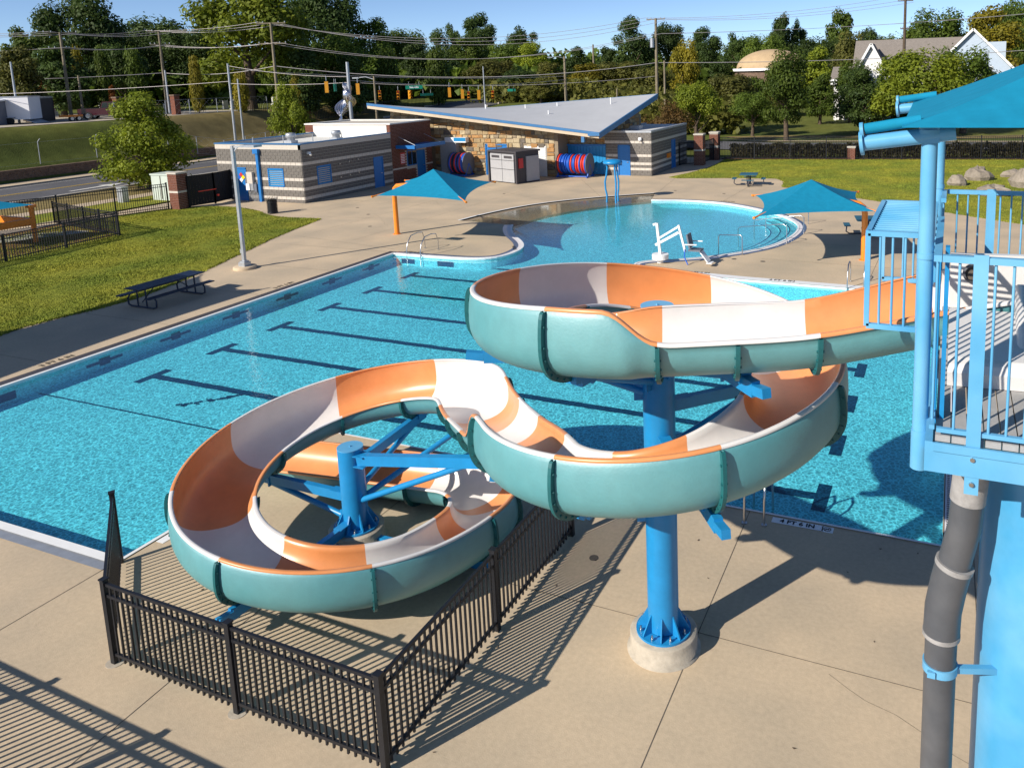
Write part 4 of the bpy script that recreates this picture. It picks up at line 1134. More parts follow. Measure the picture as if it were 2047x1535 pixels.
# ---- grab rails, ladders and hand rails
def hoop(p, d, L, h, r_=.021, drop=.5):
    p = Vector(p); d = Vector((*d, 0)).normalized(); Z = Vector((0, 0, 1))
    return [p, p + Z * h * .55, p + Z * h * .93 + d * L * .10, p + Z * h + d * L * .35, p + Z * h * .95 + d * L * .72, p + Z * h * .62 + d * L * .92, p + d * L * .99 + Z * .2, p + d * L - Z * drop]
def grab(label, pts, d, L, h, drop=.4, mat='steel'):
    G = thing('grab_rail', label, 'hand rail', pts[0])
    for p in pts:
        t = MB(); t.tube(hoop(p, d, L, h, drop=drop), .021, n=10); t.cyl(p, Vector(p) + Vector((0, 0, .02)), .05, n=12); t.build('rail_bar', mat, G)
    return G
grab('pair of bent steel grab rails at the corner by the left shade canopy', [(-22.0, 29.5, 0), (-21.2, 29.4, 0)], (0, -1), 1.35, .82)
grab('pair of steel ladder rails at the near pool edge under the slide', [(-3.05, 12.45, 0), (-2.72, 12.5, 0)], (0, 1), .72, .8)
grab('pair of steel ladder rails at the far right pool edge by the cage', [(-3.2, 29.0, 0), (-2.65, 29.1, 0)], (0, -1), .95, .82)
def handrail(label, a, b, h0, h1):
    H_ = thing('hand_rail', label, 'hand rail', (a[0], a[1], 0))
    a = Vector(a); b = Vector(b); Z = Vector((0, 0, 1)); d = (b - a)
    t = MB(); t.tube([a, a + Z * h0 * .9, a + Z * h0 + d * .06, a + Z * h0 + d * .14, b + Z * h1 - d * .05, b + Z * h1 * .9, b - Z * .4], .021, n=10); t.build('rail_bar', 'steel', H_)
handrail('short steel hand rail on the curved pool edge nearest the pool lift', (-7.9, 32.0, 0), (-9.0, 32.3, -.1), .85, .85)
handrail('long steel hand rail running down the middle of the pool steps', (-6.55, 34.6, 0), (-8.9, 35.3, -.2), .88, .72)
handrail('long steel hand rail running down the pool steps under the canopy corner', (-6.2, 36.9, 0), (-8.6, 37.2, -.2), .88, .72)
handrail('steel hand rail at the far end of the curved pool steps', (-6.4, 39.4, 0), (-8.4, 38.9, -.2), .88, .72)

# ---- pool lift
LF = thing('pool_lift', 'white pool lift with folded arm and grey seat', 'pool lift', (-10.8, 29.75, 0))
x, y = -10.75, 29.85
t = MB(); t.cyl((x, y, 0), (x, y, .16), .13, n=16); t.cyl((x, y, .16), (x, y, .36), .34, n=20); t.build('base', 'whitepaint', LF)
t = MB(); t.bar((x, y, .36), (x - .12, y, 1.62), .10, .10); t.bar((x - .12, y, 1.6), (x - .28, y, 1.55), .09, .09); t.build('mast', 'whitepaint', LF)
t = MB(); t.bar((x - .2, y, .72), (x + .78, y + .05, 1.28), .07, .10); t.bar((x - .02, y, 1.02), (x + .78, y + .05, 1.52), .07, .08); t.build('arm', 'whitepaint', LF)
t = MB(); t.bar((x + .78, y + .05, 1.58), (x + 1.05, y + .05, .50), .08, .08); t.build('hanger', 'whitepaint', LF)
t = MB(); t.box((x + 1.25, y + .02, .98), (.06, .5, .55), 0, Matrix.Rotation(-.2, 3, 'Y')); t.box((x + 1.5, y + .02, .62), (.5, .5, .06)); t.build('seat', 'shadeshed', LF)
t = MB(); t.bar((x + 1.1, y - .26, .86), (x + 1.62, y - .26, .88), .05, .04); t.bar((x + 1.1, y + .3, .9), (x + 1.7, y + .3, .92), .05, .04); t.build('armrest', 'whitepaint', LF)
t = MB(); t.bar((x + 1.7, y + .02, .6), (x + 2.05, y - .05, .2), .3, .04); t.box((x + 2.1, y - .06, .15), (.22, .36, .03)); t.build('footrest', 'whitepaint', LF)
t = MB(); t.tube([(x + 1.05, y, .62), (x + 1.04, y - .05, .3), (x + 1.2, y - .12, .02)], .025, n=8); t.build('leg', 'blueplastic', LF)

# ---- jellyfish water feature
JF = thing('water_feature', 'blue water feature of a disc on curved legs at the pool beach', 'water feature', (-18.75, 43.95, 0))
jx, jy = -18.75, 43.95
t = MB(); t.lathe([(0, 2.52), (.35, 2.50), (.55, 2.42), (.60, 2.32), (.54, 2.24), (.3, 2.20), (0, 2.2)], (jx, jy, 0), n=28); t.build('disc', 'bluesteel', JF)
for k in range(3):
    a = k * 2 * PI / 3 + 1.25; dx, dy = math.cos(a), math.sin(a)
    t = MB(); t.tube([(jx + dx * r_, jy + dy * r_, z) for r_, z in ((.38, 2.28), (.34, 2.0), (.40, 1.6), (.50, 1.15), (.48, .7), (.40, .35), (.42, -.1))], .055, n=12); t.build('leg', 'bluesteel', JF)

# ---- storage shed
SHD = thing('storage_shed', 'grey resin storage shed with dark corners near the stone wall', 'shed', (-29.6, 50.6, 0))
ang = math.atan2(-1.15, 3.1); cx, cy = -29.45, 50.75; W_, D_, Hh = 3.1, 2.2, 2.2
def sp(u, v): return (cx + u * math.cos(ang) - v * math.sin(ang), cy + u * math.sin(ang) + v * math.cos(ang))
t = MB(); p = sp(0, 0); t.box((*p, Hh / 2), (W_ - .1, D_ - .1, Hh), ang); t.build('body', 'sheddark', SHD)
for (u0, u1) in ((-1.32, -.02), (.02, 1.32)):
    for (z0, z1) in ((.08, .98), (1.02, 1.62), (1.66, 2.08)):
        p = sp((u0 + u1) / 2, -D_ / 2); t = MB(); t.box((*p, (z0 + z1) / 2), (u1 - u0, .12, z1 - z0), ang); t.build('front_panel', 'shedpanel', SHD)
for u in (-.7, .7):
    p = sp(u, -D_ / 2 - .06); t = MB(); t.box((*p, 1.88), (.9, .012, .18), ang); t.build('vent_window', 'sheddark', SHD)
for u in (-W_ / 2, W_ / 2):
    p = sp(u, -D_ / 2); t = MB(); t.box((*p, Hh / 2), (.14, .16, Hh), ang); t.build('corner_post', 'sheddark', SHD)
for (v0, v1) in ((-.2, .98),):
    p = sp(W_ / 2, (v0 + v1) / 2); t = MB(); t.box((*p, 1.0), (.1, v1 - v0, 1.8), ang); t.build('side_door', 'shedpanel', SHD)
p = sp(W_ / 2 + .0, -.72); t = MB(); t.box((*p, 1.45), (.11, .42, .7), ang); t.build('warning_sign', 'signred', SHD)
t = MB(); p = sp(0, 0); t.box((*p, Hh + .05), (W_ + .1, D_ + .1, .12), ang); t.build('roof', 'sheddark', SHD)

# ---- lane rope reels
def reel(x0, x1, y, r_, z, label, colors):
    RE = thing('lane_rope_reel', label, 'reel', ((x0 + x1) / 2, y, 0), 'lane rope reels')
    t = MB(); t.cyl((x0, y, z), (x1, y, z), .12, n=16); t.build('axle', 'galv', RE)
    for x in (x0, x1):
        t = MB(); t.cyl((x - .02, y, z), (x + .02, y, z), r_ + .06, n=36); t.build('side_disc', 'shadeshed', RE)
    n = 16; 
    for i in range(n):
        xx = x0 + .12 + (x1 - x0 - .24) * i / (n - 1); c = colors[(i * 3 + i // 4) % len(colors)]; rr = r_ - .1 * ((i * 7) % 3) * .5
        t = MB(); t.lathe([(rr - .09, -.07), (rr, -.045), (rr + .02, 0), (rr, .045), (rr - .09, .07)], (0, 0, 0), n=28)
        t.v = [(xx + p[2], y + p[0], z + p[1]) for p in t.v]; t.build('rope_coil', c, RE)
    for x in (x0, x1):
        t = MB(); t.bar((x, y - .7, .06), (x, y + .7, .06), .07, .07); t.bar((x, y - .5, .06), (x, y, z), .07, .07); t.bar((x, y + .5, .06), (x, y, z), .07, .07); t.build('stand', 'blueplastic', RE)
    t = MB(); t.bar((x0, y - .6, .12), (x1, y - .6, .12), .07, .07); t.bar((x0, y + .6, .12), (x1, y + .6, .12), .07, .07); t.build('cross_bar', 'blueplastic', RE)
reel(-27.2, -24.75, 53.7, .74, .98, 'big reel of red and blue lane ropes by the blue screen', ['redplastic', 'blueplastic', 'redplastic', 'blueplastic', 'blueplastic'])
reel(-36.0, -34.6, 52.6, .80, 1.0, 'shaded reel of blue lane rope beside the brick wall', ['blueplastic', 'navycoat', 'blueplastic', 'redplastic'])

# ---- play structure peeking in on the left
PS = thing('play_structure', 'small playground shelter with teal roof and orange posts at the left edge', 'playground shelter', (-42.5, 24.4, 0))
t = MB(); V, F = canopy_mesh([(-45.5, 21.5), (-42.4, 21.9), (-42.3, 25.2), (-45.4, 25.0)], 1.95, 2.5, 8, .05); t.add(V, F); t.build('roof', 'fabric', PS)
for (x, y) in ((-42.45, 25.1), (-42.5, 22.0), (-45.3, 24.9), (-45.3, 21.7)):
    t = MB(); t.box((x, y, .97), (.16, .16, 1.94)); t.box((x, y, 1.88), (.34, .34, .14)); t.build('post', 'orangepost', PS)
t = MB(); t.b2((-45.3, 24.98, .95), (-42.4, 25.16, 1.28)); t.b2((-42.54, 22.0, .95), (-42.36, 25.1, 1.28)); t.build('panel', 'orangepost', PS)

# ---- boulders on the right lawn
def boulder(x, y, s, sz, seed, label):
    rg = np.random.default_rng(seed); n, k = 6, 9; V = []; F = []
    f = rg.normal(0, 1, (5, 3)); ph = rg.uniform(0, 6, 5)
    for i in range(n + 1):
        for j in range(k):
            th = PI * i / n; p_ = 2 * PI * j / k; d = np.array([math.sin(th) * math.cos(p_), math.sin(th) * math.sin(p_), math.cos(th)])
            q = 1 + .16 * sum(math.sin(2.2 * f[a] @ d + ph[a]) for a in range(5)) * .6 + rg.normal(0, .09)
            V.append((x + d[0] * q * s, y + d[1] * q * s * .8, max(-.06, d[2] * q * sz + sz * .45)))
    for i in range(n):
        for j in range(k): F.append((i * k + j, (i + 1) * k + j, (i + 1) * k + (j + 1) % k, i * k + (j + 1) % k))
    t = MB(); t.add(V, F); o = t.build('boulder', 'boulder'); tag(o, label, 'boulder', 'boulders on the right lawn')
boulder(.4, 54.4, .55, .42, 1, 'small grey boulder nearest the tower post on the right lawn')
boulder(1.6, 57.2, .9, .55, 2, 'long tan boulder lying behind the small grey one')
boulder(2.3, 50.6, .95, .40, 3, 'flat grey boulder nearest the blue railing')
boulder(4.4, 54.6, 1.1, .85, 4, 'largest boulder at the right edge of the lawn')
boulder(3.9, 59.0, .75, .38, 5, 'low boulder farthest back on the right lawn')
boulder(5.3, 60.2, .6, .45, 6, 'small boulder behind the largest one at the right edge')
# ================================================================== BUILDINGS
rs = random.Random(11)
def cmu_wall(B, origin, ud, width, courses, light, holes, single, ch=.2, bl=.4, out=.0):
    """block courses on a wall; u runs along ud from origin, wall normal to the right of ud"""
    o = Vector(origin); u = Vector((*ud, 0)); n = Vector((u.y, -u.x, 0)); ang = math.atan2(u.y, u.x)
    mes = {}
    def me(w, mat):
        k = (round(w, 3), mat)
        if k not in mes:
            t = MB(); t.box((0, 0, 0), (w - .022, .03, ch - .022)); mes[k] = t.mesh('block', mats=[MAT[mat]])
        return mes[k]
    rows = MB()
    for r_ in range(courses):
        mat = 'cmulight' if r_ in light else 'cmudark'
        s = -bl / 2 if r_ % 2 else 0.0; z0 = r_ * ch
        while s < width - .02:
            a = max(0, s); b = min(width, s + bl); segs = [(a, b)]
            for (h0, h1, q0, q1) in holes:
                if z0 + ch / 2 > q0 and z0 + ch / 2 < q1:
                    ns = []
                    for (x0, x1) in segs:
                        if h1 <= x0 or h0 >= x1: ns.append((x0, x1))
                        else:
                            if h0 > x0 + .04: ns.append((x0, h0))
                            if h1 < x1 - .04: ns.append((h1, x1))
                    segs = ns
            for (x0, x1) in segs:
                if x1 - x0 < .05: continue
                c = o + u * ((x0 + x1) / 2) + n * (.012 + rs.uniform(0, .003)) + Vector((0, 0, z0 + ch / 2))
                if single: inst('block', me(x1 - x0, mat), B, c, rz=ang)
                else:
                    rows.cur = 1 if mat == 'cmulight' else 0
                    rows.box(c, (x1 - x0 - .022, .03, ch - .022), ang)
            s += bl
    if not single and rows.v: rows.build('block_courses', ['cmudark', 'cmulight'], B, kind='stuff')

BA = thing('block_building', 'low building of striped dark grey blocks with brick end wing', 'building', (-41, 43, 0))
XL, XR, Y0, Y1, YB, HA = -45.0, -37.7, 38.55, 47.3, 52.2, 3.5
t = MB(); t.b2((XL, Y0, -.2), (XR, Y1, 3.45)); t.build('wall', 'mortar', BA)
LIGHT = {1, 4, 7, 12}
holesF = [(1.55, 2.55, 0, 2.2), (4.4, 5.75, 1.0, 2.2)]
cmu_wall(BA, (XL, Y0, 0), (1, 0), XR - XL, 17, LIGHT, holesF, True)
holesS = [(1.2, 2.5, 1.0, 2.25), (6.7, 7.75, 0, 2.2)]
cmu_wall(BA, (XR, Y0, 0), (0, 1), Y1 - Y0, 17, LIGHT, holesS, False)
# parapet with light band and blue cap
t = MB()
t.b2((XL - .03, Y0 - .03, 3.4), (XR + .03, Y0 + .2, 3.72)); t.b2((XR - .2, Y0 - .03, 3.4), (XR + .034, Y1, 3.722)); t.b2((XL - .034, Y0, 3.4), (XL + .2, Y1, 3.718)); t.build('parapet', 'cmulight', BA)
t = MB(); t.b2((XL - .06, Y0 - .07, 3.72), (XR + .06, Y0 + .24, 3.79)); t.b2((XR - .24, Y0 + .24, 3.723), (XR + .06, Y1, 3.788)); t.b2((XL - .06, Y0 + .24, 3.723), (XL + .24, Y1, 3.788)); t.build('parapet_cap', 'bluefascia', BA)
t = MB(); t.b2((XL + .2, Y0 + .2, 3.3), (XR - .2, Y1, 3.47)); t.build('flat_roof', 'membrane', BA)
# brick wing
t = MB(); t.b2((XL - .6, Y1 + .02, -.2), (XR + .02, YB, 4.35)); t.build('brick_wall', 'mortar', BA)
bmesh_rows = MB()
def brick_face(mb, o, ud, width, z0, z1, holes=()):
    o = Vector(o); u = Vector((*ud, 0)); n = Vector((u.y, -u.x, 0)); ang = math.atan2(u.y, u.x); r_ = 0; z = z0
    while z < z1 - .04:
        s = -.15 if r_ % 2 else 0
        while s < width - .02:
            a, b = max(0, s), min(width, s + .3); s += .3
            if b - a < .04: continue
            if any(b > h[0] and a < h[1] and z + .05 > h[2] and z + .05 < h[3] for h in holes): continue
            mb.box(o + u * ((a + b) / 2) + n * .012 + Vector((0, 0, z + .05)), (b - a - .012, .03, .088), ang)
        z += .1; r_ += 1
brick_face(bmesh_rows, (XL - .6, Y1 + .02, 0), (1, 0), XR + .02 - XL + .6, 3.8, 4.35)
brick_face(bmesh_rows, (XR + .02, Y1 + .02, 0), (0, 1), YB - Y1 - .02, 0, 4.35, [(1.7, 4.0, .9, 2.3), (2.9, 3.9, 0, 2.3)])
bmesh_rows.build('brick_courses', 'brick', BA, kind='stuff')
t = MB(); t.b2((XL - .66, Y1 - .03, 4.35), (XR + .08, Y1 + .3, 4.45)); t.b2((XR - .25, Y1 + .3, 4.352), (XR + .08, YB + .05, 4.448)); t.b2((XL - .66, Y1 + .3, 4.352), (XL - .3, YB + .05, 4.448)); t.b2((XL - .3, YB - .25, 4.353), (XR - .25, YB + .05, 4.447)); t.build('parapet_cap', 'membrane', BA)
t = MB(); t.b2((XL - .3, Y1 + .3, 4.0), (XR - .25, YB - .25, 4.1)); t.build('flat_roof', 'membrane', BA)
t = MB(); t.b2((XL + .2, Y1 - .03, 3.47), (XR - .25, Y1 + .0, 4.3)); t.build('parapet_lining', 'membrane', BA)
t = MB(); t.b2((XR + .035, Y1 + .02, 1.0), (XR + .06, Y1 + 1.75, 1.12)); t.b2((XR + .035, Y1 + 3.95, 1.0), (XR + .06, YB, 1.12)); t.build('stone_band', 'cmulight', BA)
# doors, louvres, canopy
def door(B, o, ud, w, h, mat='bluedoor', name='door', z=0, lab=None):
    o = Vector(o); u = Vector((*ud, 0)); n = Vector((u.y, -u.x, 0)); ang = math.atan2(u.y, u.x)
    t = MB(); c = o + u * w / 2
    for s in (0, w): t.box(o + u * s + n * .0 + Vector((0, 0, z + h / 2)), (.08, .1, h), ang)
    t.box(c + Vector((0, 0, z + h)), (w + .08, .1, .09), ang)
    D = t.build(name + '_frame', mat, B)
    t = MB(); t.box(c - n * .02 + Vector((0, 0, z + h / 2)), (w - .06, .05, h - .03), ang); d_ = t.build(name, mat, D)
    t = MB(); t.box(o + u * (w - .18) + n * .03 + Vector((0, 0, z + 1.0)), (.12, .05, .04), ang); t.build('handle', 'steel', D)
    return D
def louvre(B, o, ud, w, h, z):
    o = Vector(o); u = Vector((*ud, 0)); n = Vector((u.y, -u.x, 0)); ang = math.atan2(u.y, u.x); c = o + u * w / 2
    t = MB()
    for s in (0, w): t.box(o + u * s + Vector((0, 0, z + h / 2)), (.07, .1, h + .07), ang)
    for zz in (z, z + h): t.box(c + Vector((0, 0, zz)), (w, .1, .07), ang)
    t.box(c - n * .06 + Vector((0, 0, z + h / 2)), (w, .02, h), ang)
    LV = t.build('louvre_frame', 'bluedoor', B)
    k = 9
    for i in range(k):
        zz = z + h * (i + .5) / k; M = Matrix.Rotation(ang, 3, 'Z') @ Matrix.Rotation(.7, 3, 'X')
        t = MB(); t.box(c + n * .01 + Vector((0, 0, zz)), (w - .06, .13, .015), M=M); t.build('slat', 'bluesteel', LV)
HD = door(BA, (XL + 1.6, Y0, 0), (1, 0), .9, 2.15)
def diamond(cx, z, y, s, mat, nm):
    t = MB(); t.add([(cx, y, z - s), (cx + s, y, z), (cx, y, z + s), (cx - s, y, z)], [(0, 1, 2, 3)]); t.build(nm, mat, HD)
dx_ = XL + 2.05
diamond(dx_ - .17, 1.55, Y0 - .03, .16, 'blueplastic', 'hazard_diamond'); diamond(dx_, 1.72, Y0 - .031, .16, 'signred', 'hazard_diamond'); diamond(dx_ + .17, 1.55, Y0 - .032, .16, 'hazyellow', 'hazard_diamond'); diamond(dx_, 1.38, Y0 - .033, .16, 'signwhite', 'hazard_diamond')
louvre(BA, (XL + 4.45, Y0, 0), (1, 0), 1.25, 1.12, 1.04); louvre(BA, (XR, Y0 + 1.25, 0), (0, 1), 1.2, 1.15, 1.05)
door(BA, (XR, Y0 + 6.75, 0), (0, 1), .95, 2.15)
door(BA, (XR + .02, Y1 + 3.0, 0), (0, 1), .9, 2.15)
t = MB(); t.b2((XR - .02, Y1 + 1.75, 1.12), (XR + .045, Y1 + 2.9, 2.3)); wf = t.build('window_frame', 'bluedoor', BA)
for k in range(2):
    t = MB(); t.b2((XR + .045, Y1 + 1.83 + k * .55, 1.2), (XR + .055, Y1 + 2.3 + k * .55, 2.22)); t.build('pane', 'glass', wf)
t = MB(); t.b2((XR + .04, Y1 + .6, 2.62), (XR + 1.7, Y1 + 4.3, 2.74)); t.b2((XR + 1.6, Y1 + .55, 2.55), (XR + 1.72, Y1 + 4.35, 2.80)); t.b2((XR + .04, Y1 + .5, 2.55), (XR + 1.72, Y1 + .62, 2.80)); cn = t.build('entrance_canopy', 'bluedoor', BA)
for yy in (Y1 + .9, Y1 + 4.0):
    t = MB(); t.cyl((XR + .03, yy, 3.4), (XR + 1.5, yy, 2.78), .02, n=8); t.build('canopy_rod', 'galv', cn)
t = MB(); t.b2((XR + .04, Y1 + .95, 1.35), (XR + .05, Y1 + 1.5, 2.2)); sg = t.build('notice_sign', 'signred', BA)
t = MB()
for k in range(6): t.b2((XR + .05, Y1 + 1.0, 1.42 + k * .12), (XR + .054, Y1 + 1.45, 1.48 + k * .12))
t.build('notice_lines', 'signwhite', sg)
# blue downspout and electrical boxes
t = MB(); t.box((XL + 3.72, Y0 - .10, 1.65), (.2, .16, 3.3)); t.box((XL + 3.68, Y0 - .13, 3.28), (.42, .24, .3)); t.build('downspout', 'bluedoor', BA)
for (u, z, w, h, m_) in ((2.95, 1.55, .5, .75, 'cmulight'), (2.65, 1.5, .14, .6, 'shadeshed'), (2.75, .95, .3, .42, 'signwhite'), (3.12, .95, .24, .45, 'galv'), (3.4, .9, .22, .5, 'shadeshed')):
    t = MB(); t.box((XL + u, Y0 - .12, z), (w, .2, h)); t.build('meter_box', m_, BA)
t = MB()
for k in range(7): t.cyl((XL + 2.7 + k * .12, Y0 - .08, 0), (XL + 2.7 + k * .12, Y0 - .08, .95 + .3 * (k % 2)), .025, n=8)
t.build('conduit', 'galv', BA)
t = MB(); t.box((XR + .1, Y0 + .55, 3.15), (.2, .18, .16)); t.cyl((XR + .2, Y0 + .55, 3.1), (XR + .32, Y0 + .5, 3.02), .07, n=10); t.build('flood_light', 'signwhite', BA)
for (yy, zz) in ((3.3, 2.15), (4.2, 2.2), (5.1, 2.25), (3.3, 1.25), (4.2, 1.3), (5.1, 1.35)):
    t = MB(); t.cyl((XR + .02, Y0 + yy, zz), (XR + .09, Y0 + yy, zz), .045, n=10); t.build('shower_head', 'steel', BA)
for (vx, vy) in ((XL + 2.3 + .9, Y0 + 3.4), (XL + 4.9, Y0 + 5.9)):
    t = MB(); t.box((vx, vy, 3.56), (.62, .62, .22)); t.lathe([(.24, .1), (.26, .16), (.26, .36), (.34, .38), (.34, .58), (.30, .66), (0, .70)], (vx, vy, 3.5), n=18); t.build('roof_vent', 'galv', BA)
t = MB()
for k in range(4): t.cyl((XL + 1.2 + 1.3 * k, Y0 + 2 + k * 1.4, 3.45), (XL + 1.2 + 1.3 * k, Y0 + 2 + k * 1.4, 4.0), .03, n=8)
t.build('vent_pipe', 'galv', BA)

# ---- stone building with the tilted roof
BM = thing('stone_building', 'tan stone bath house under a tilted pale roof with blue edge', 'building', (-30, 56, 0))
RF = [(-43.6, 52.2, 5.72), (-23.25, 52.2, 3.42), (-22.2, 61.6, 5.80), (-42.5, 62.2, 4.55)]      # FL FR BR BL top corners
def roofz(x, y):
    a = (x + 43.6) / 20.35; b = (y - 52.2) / 9.6
    return (RF[0][2] * (1 - a) + RF[1][2] * a) * (1 - b) + (RF[3][2] * (1 - a) + RF[2][2] * a) * b
def roofpt(a, b, dz=0):
    x = (RF[0][0] * (1 - a) + RF[1][0] * a) * (1 - b) + (RF[3][0] * (1 - a) + RF[2][0] * a) * b
    y = (RF[0][1] * (1 - a) + RF[1][1] * a) * (1 - b) + (RF[3][1] * (1 - a) + RF[2][1] * a) * b
    z = (RF[0][2] * (1 - a) + RF[1][2] * a) * (1 - b) + (RF[3][2] * (1 - a) + RF[2][2] * a) * b
    return (x, y, z + dz)
t = MB(); n = 14
for dz in (0, -.34):
    V = [roofpt(i / n, j / n, dz) for j in range(n + 1) for i in range(n + 1)]
    t.cur = 0 if dz == 0 else 1
    t.add(V, [(j * (n + 1) + i, j * (n + 1) + i + 1, (j + 1) * (n + 1) + i + 1, (j + 1) * (n + 1) + i) for j in range(n) for i in range(n)], True)
RO = t.build('roof', ['roofgrey', 'soffit'], BM)
def edge(p, q, dz0, dz1, th, out, mat, nm):
    P = Vector(roofpt(*p)); Q = Vector(roofpt(*q)); o = Vector((*out, 0)); t = MB()
    V = []
    for k, X in enumerate((P, Q)):
        for (w, z) in ((0, dz0), (th, dz0), (th, dz1), (0, dz1)): V.append(X + o * w + Vector((0, 0, z)))
    t.add(V, [(0, 1, 5, 4), (1, 2, 6, 5), (2, 3, 7, 6), (3, 0, 4, 7), (3, 2, 1, 0), (4, 5, 6, 7)]); t.build(nm, mat, RO)
edge((0, 0), (1, 0), -.16, .03, .10, (0, -1), 'bluefascia', 'fascia'); edge((0, 0), (1, 0), -.40, -.163, .06, (0, -1), 'soffit', 'fascia_board')
edge((1, 0), (1, 1), -.20, .03, .10, (1, 0), 'bluefascia', 'fascia'); edge((1, 0), (1, 1), -.40, -.203, .05, (1, 0), 'bluefascia', 'fascia_board')
edge((0, 0), (0, 1), -.3, .03, .1, (-1, 0), 'bluefascia', 'fascia'); edge((0, 1), (1, 1), -.3, .02, .1, (0, 1), 'bluefascia', 'fascia')
t = MB(); t.box((-23.6, 52.1, 3.32), (.9, .22, .22)); t.box((-24.55, 52.28, 3.0), (.24, .22, .55)); t.build('gutter_outlet', 'bluefascia', RO)
for (a, b, h) in ((.35, .55, .35), (.52, .6, .3), (.63, .72, .28), (.7, .35, .3), (.86, .75, .5)):
    p = roofpt(a, b); t = MB(); t.cyl(p, (p[0], p[1], p[2] + h), .05, n=10); t.build('vent_pipe', 'signwhite', RO)
# stone walls
def stone_wall(o, ud, w, ztop, holes, seed, prob=1.0):
    r2 = random.Random(seed); o = Vector(o); u = Vector((*ud, 0)); n = Vector((u.y, -u.x, 0))
    z = 0.0; mats = ['stone1', 'stone2', 'stone3', 'stone4', 'stone1', 'stone2', 'stone4', 'stone5']
    while True:
        h = r2.uniform(.21, .38); s = 0.0
        if z > max(ztop(0), ztop(w)): break
        while s < w - .01:
            L = r2.uniform(.30, .78); e = min(s + L, w)
            if w - e < .2: e = w
            zt = min(z + h + r2.uniform(-.03, .03), ztop((s + e) / 2))
            a, b = s, e; s = e
            if zt - z < .08: continue
            hit = False
            for (h0, h1, q0, q1) in holes:
                if b > h0 + .03 and a < h1 - .03 and zt > q0 + .03 and z < q1 - .03:
                    if a < h0 - .1: b = h0
                    elif b > h1 + .1: a = h1
                    elif z < q1 - .1 and zt > q1 + .08: pass
                    else: hit = True
            if hit: continue
            d = r2.uniform(.03, .09); g_ = .02; c = [(a + g_, z + g_), (b - g_, z + g_), (b - g_, zt - g_), (a + g_, zt - g_)]
            c = [(p[0] + r2.uniform(-.03, .03), p[1] + r2.uniform(-.025, .025)) for p in c]
            m_ = [((p[0] - (a + b) / 2) * .82 + (a + b) / 2, (p[1] - (z + zt) / 2) * .78 + (z + zt) / 2) for p in c]
            V = [o + u * p[0] + Vector((0, 0, p[1])) - n * .05 for p in c] + [o + u * p[0] + Vector((0, 0, p[1])) + n * d * .7 for p in c] + [o + u * p[0] + Vector((0, 0, p[1])) + n * (d + r2.uniform(-.015, .02)) for p in m_]
            F = [(0, 1, 5, 4), (1, 2, 6, 5), (2, 3, 7, 6), (3, 0, 4, 7), (4, 5, 9, 8), (5, 6, 10, 9), (6, 7, 11, 10), (7, 4, 8, 11), (8, 9, 10, 11)]
            t = MB(); t.add(V, F); t.build('stone', r2.choice(mats), BM)
        z += h
YF = 53.45
def zt_front(off): return lambda s: roofz(-38.2 + s + off, YF) - .38
t = MB()
def wallpoly(x0, x1, y, th):
    V = []
    for yy in (y, y + th):
        V += [(x0, yy, -.1), (x1, yy, -.1), (x1, yy, roofz(x1, yy) - .36), (x0, yy, roofz(x0, yy) - .36)]
    t.add(V, [(0, 1, 2, 3), (7, 6, 5, 4), (0, 4, 5, 1), (1, 5, 6, 2), (2, 6, 7, 3), (3, 7, 4, 0)])
wallpoly(-42.4, -27.5, YF, .35); wallpoly(-27.5, -23.6, 55.2, .3)
V = []
for xx in (-27.5, -27.2): V += [(xx, YF, -.1), (xx, 55.3, -.1), (xx, 55.3, roofz(xx, 55.3) - .37), (xx, YF, roofz(xx, YF) - .37)]
t.add(V, [(0, 1, 2, 3), (7, 6, 5, 4), (0, 4, 5, 1), (1, 5, 6, 2), (2, 6, 7, 3), (3, 7, 4, 0)])
V = []
for xx in (-23.9, -23.6): V += [(xx, 55.3, -.1), (xx, 61.2, -.1), (xx, 61.2, roofz(xx, 61.2) - .37), (xx, 55.3, roofz(xx, 55.3) - .37)]
t.add(V, [(0, 1, 2, 3), (7, 6, 5, 4), (0, 4, 5, 1), (1, 5, 6, 2), (2, 6, 7, 3), (3, 7, 4, 0)])
t.b2((-42.4, YF + .3, -.1), (-42.1, 61.5, 4.2)); t.b2((-42.4, 61.2, -.1), (-23.6, 61.5, 4.2))
t.build('wall', 'stonemortar', BM)
stone_wall((-38.2, YF, 0), (1, 0), 10.7, lambda s: roofz(-38.2 + s, YF) - .40, [(4.65, 6.6, 0, 2.42), (8.05, 10.05, 0, 2.35)], 3)
stone_wall((-42.4, YF, 0), (1, 0), 4.2, lambda s: roofz(-42.4 + s, YF) - .40, [(0, 4.2, 0, 2.5)], 8)
stone_wall((-27.5, 55.2, 0), (1, 0), 3.6, lambda s: roofz(-27.5 + s, 55.2) - .42, [(0, 3.6, 0, 2.25)], 5)
stone_wall((-23.6, 55.4, 0), (0, 1), 5.6, lambda s: roofz(-23.6, 55.4 + s) - .42, [(0, 5.6, 0, 3.0)], 6)
DD = door(BM, (-33.5, YF, 0), (1, 0), 1.9, 2.38, name='double_door')
t = MB(); t.b2((-32.56, YF - .06, .02), (-32.53, YF + .02, 2.3)); t.b2((-33.42, YF - .055, 1.9), (-31.7, YF + .01, 1.95)); t.build('door_joint', 'bluefascia', DD)
t = MB(); t.b2((-30.1, YF - .02, 0), (-28.2, YF + .1, 2.3)); sh_ = t.build('roller_shutter', 'whitepaint', BM)
for k in range(14):
    t = MB(); t.b2((-30.05, YF - .055, .06 + k * .16), (-28.25, YF - .02, .20 + k * .16)); t.build('slat', 'whitepaint', sh_)
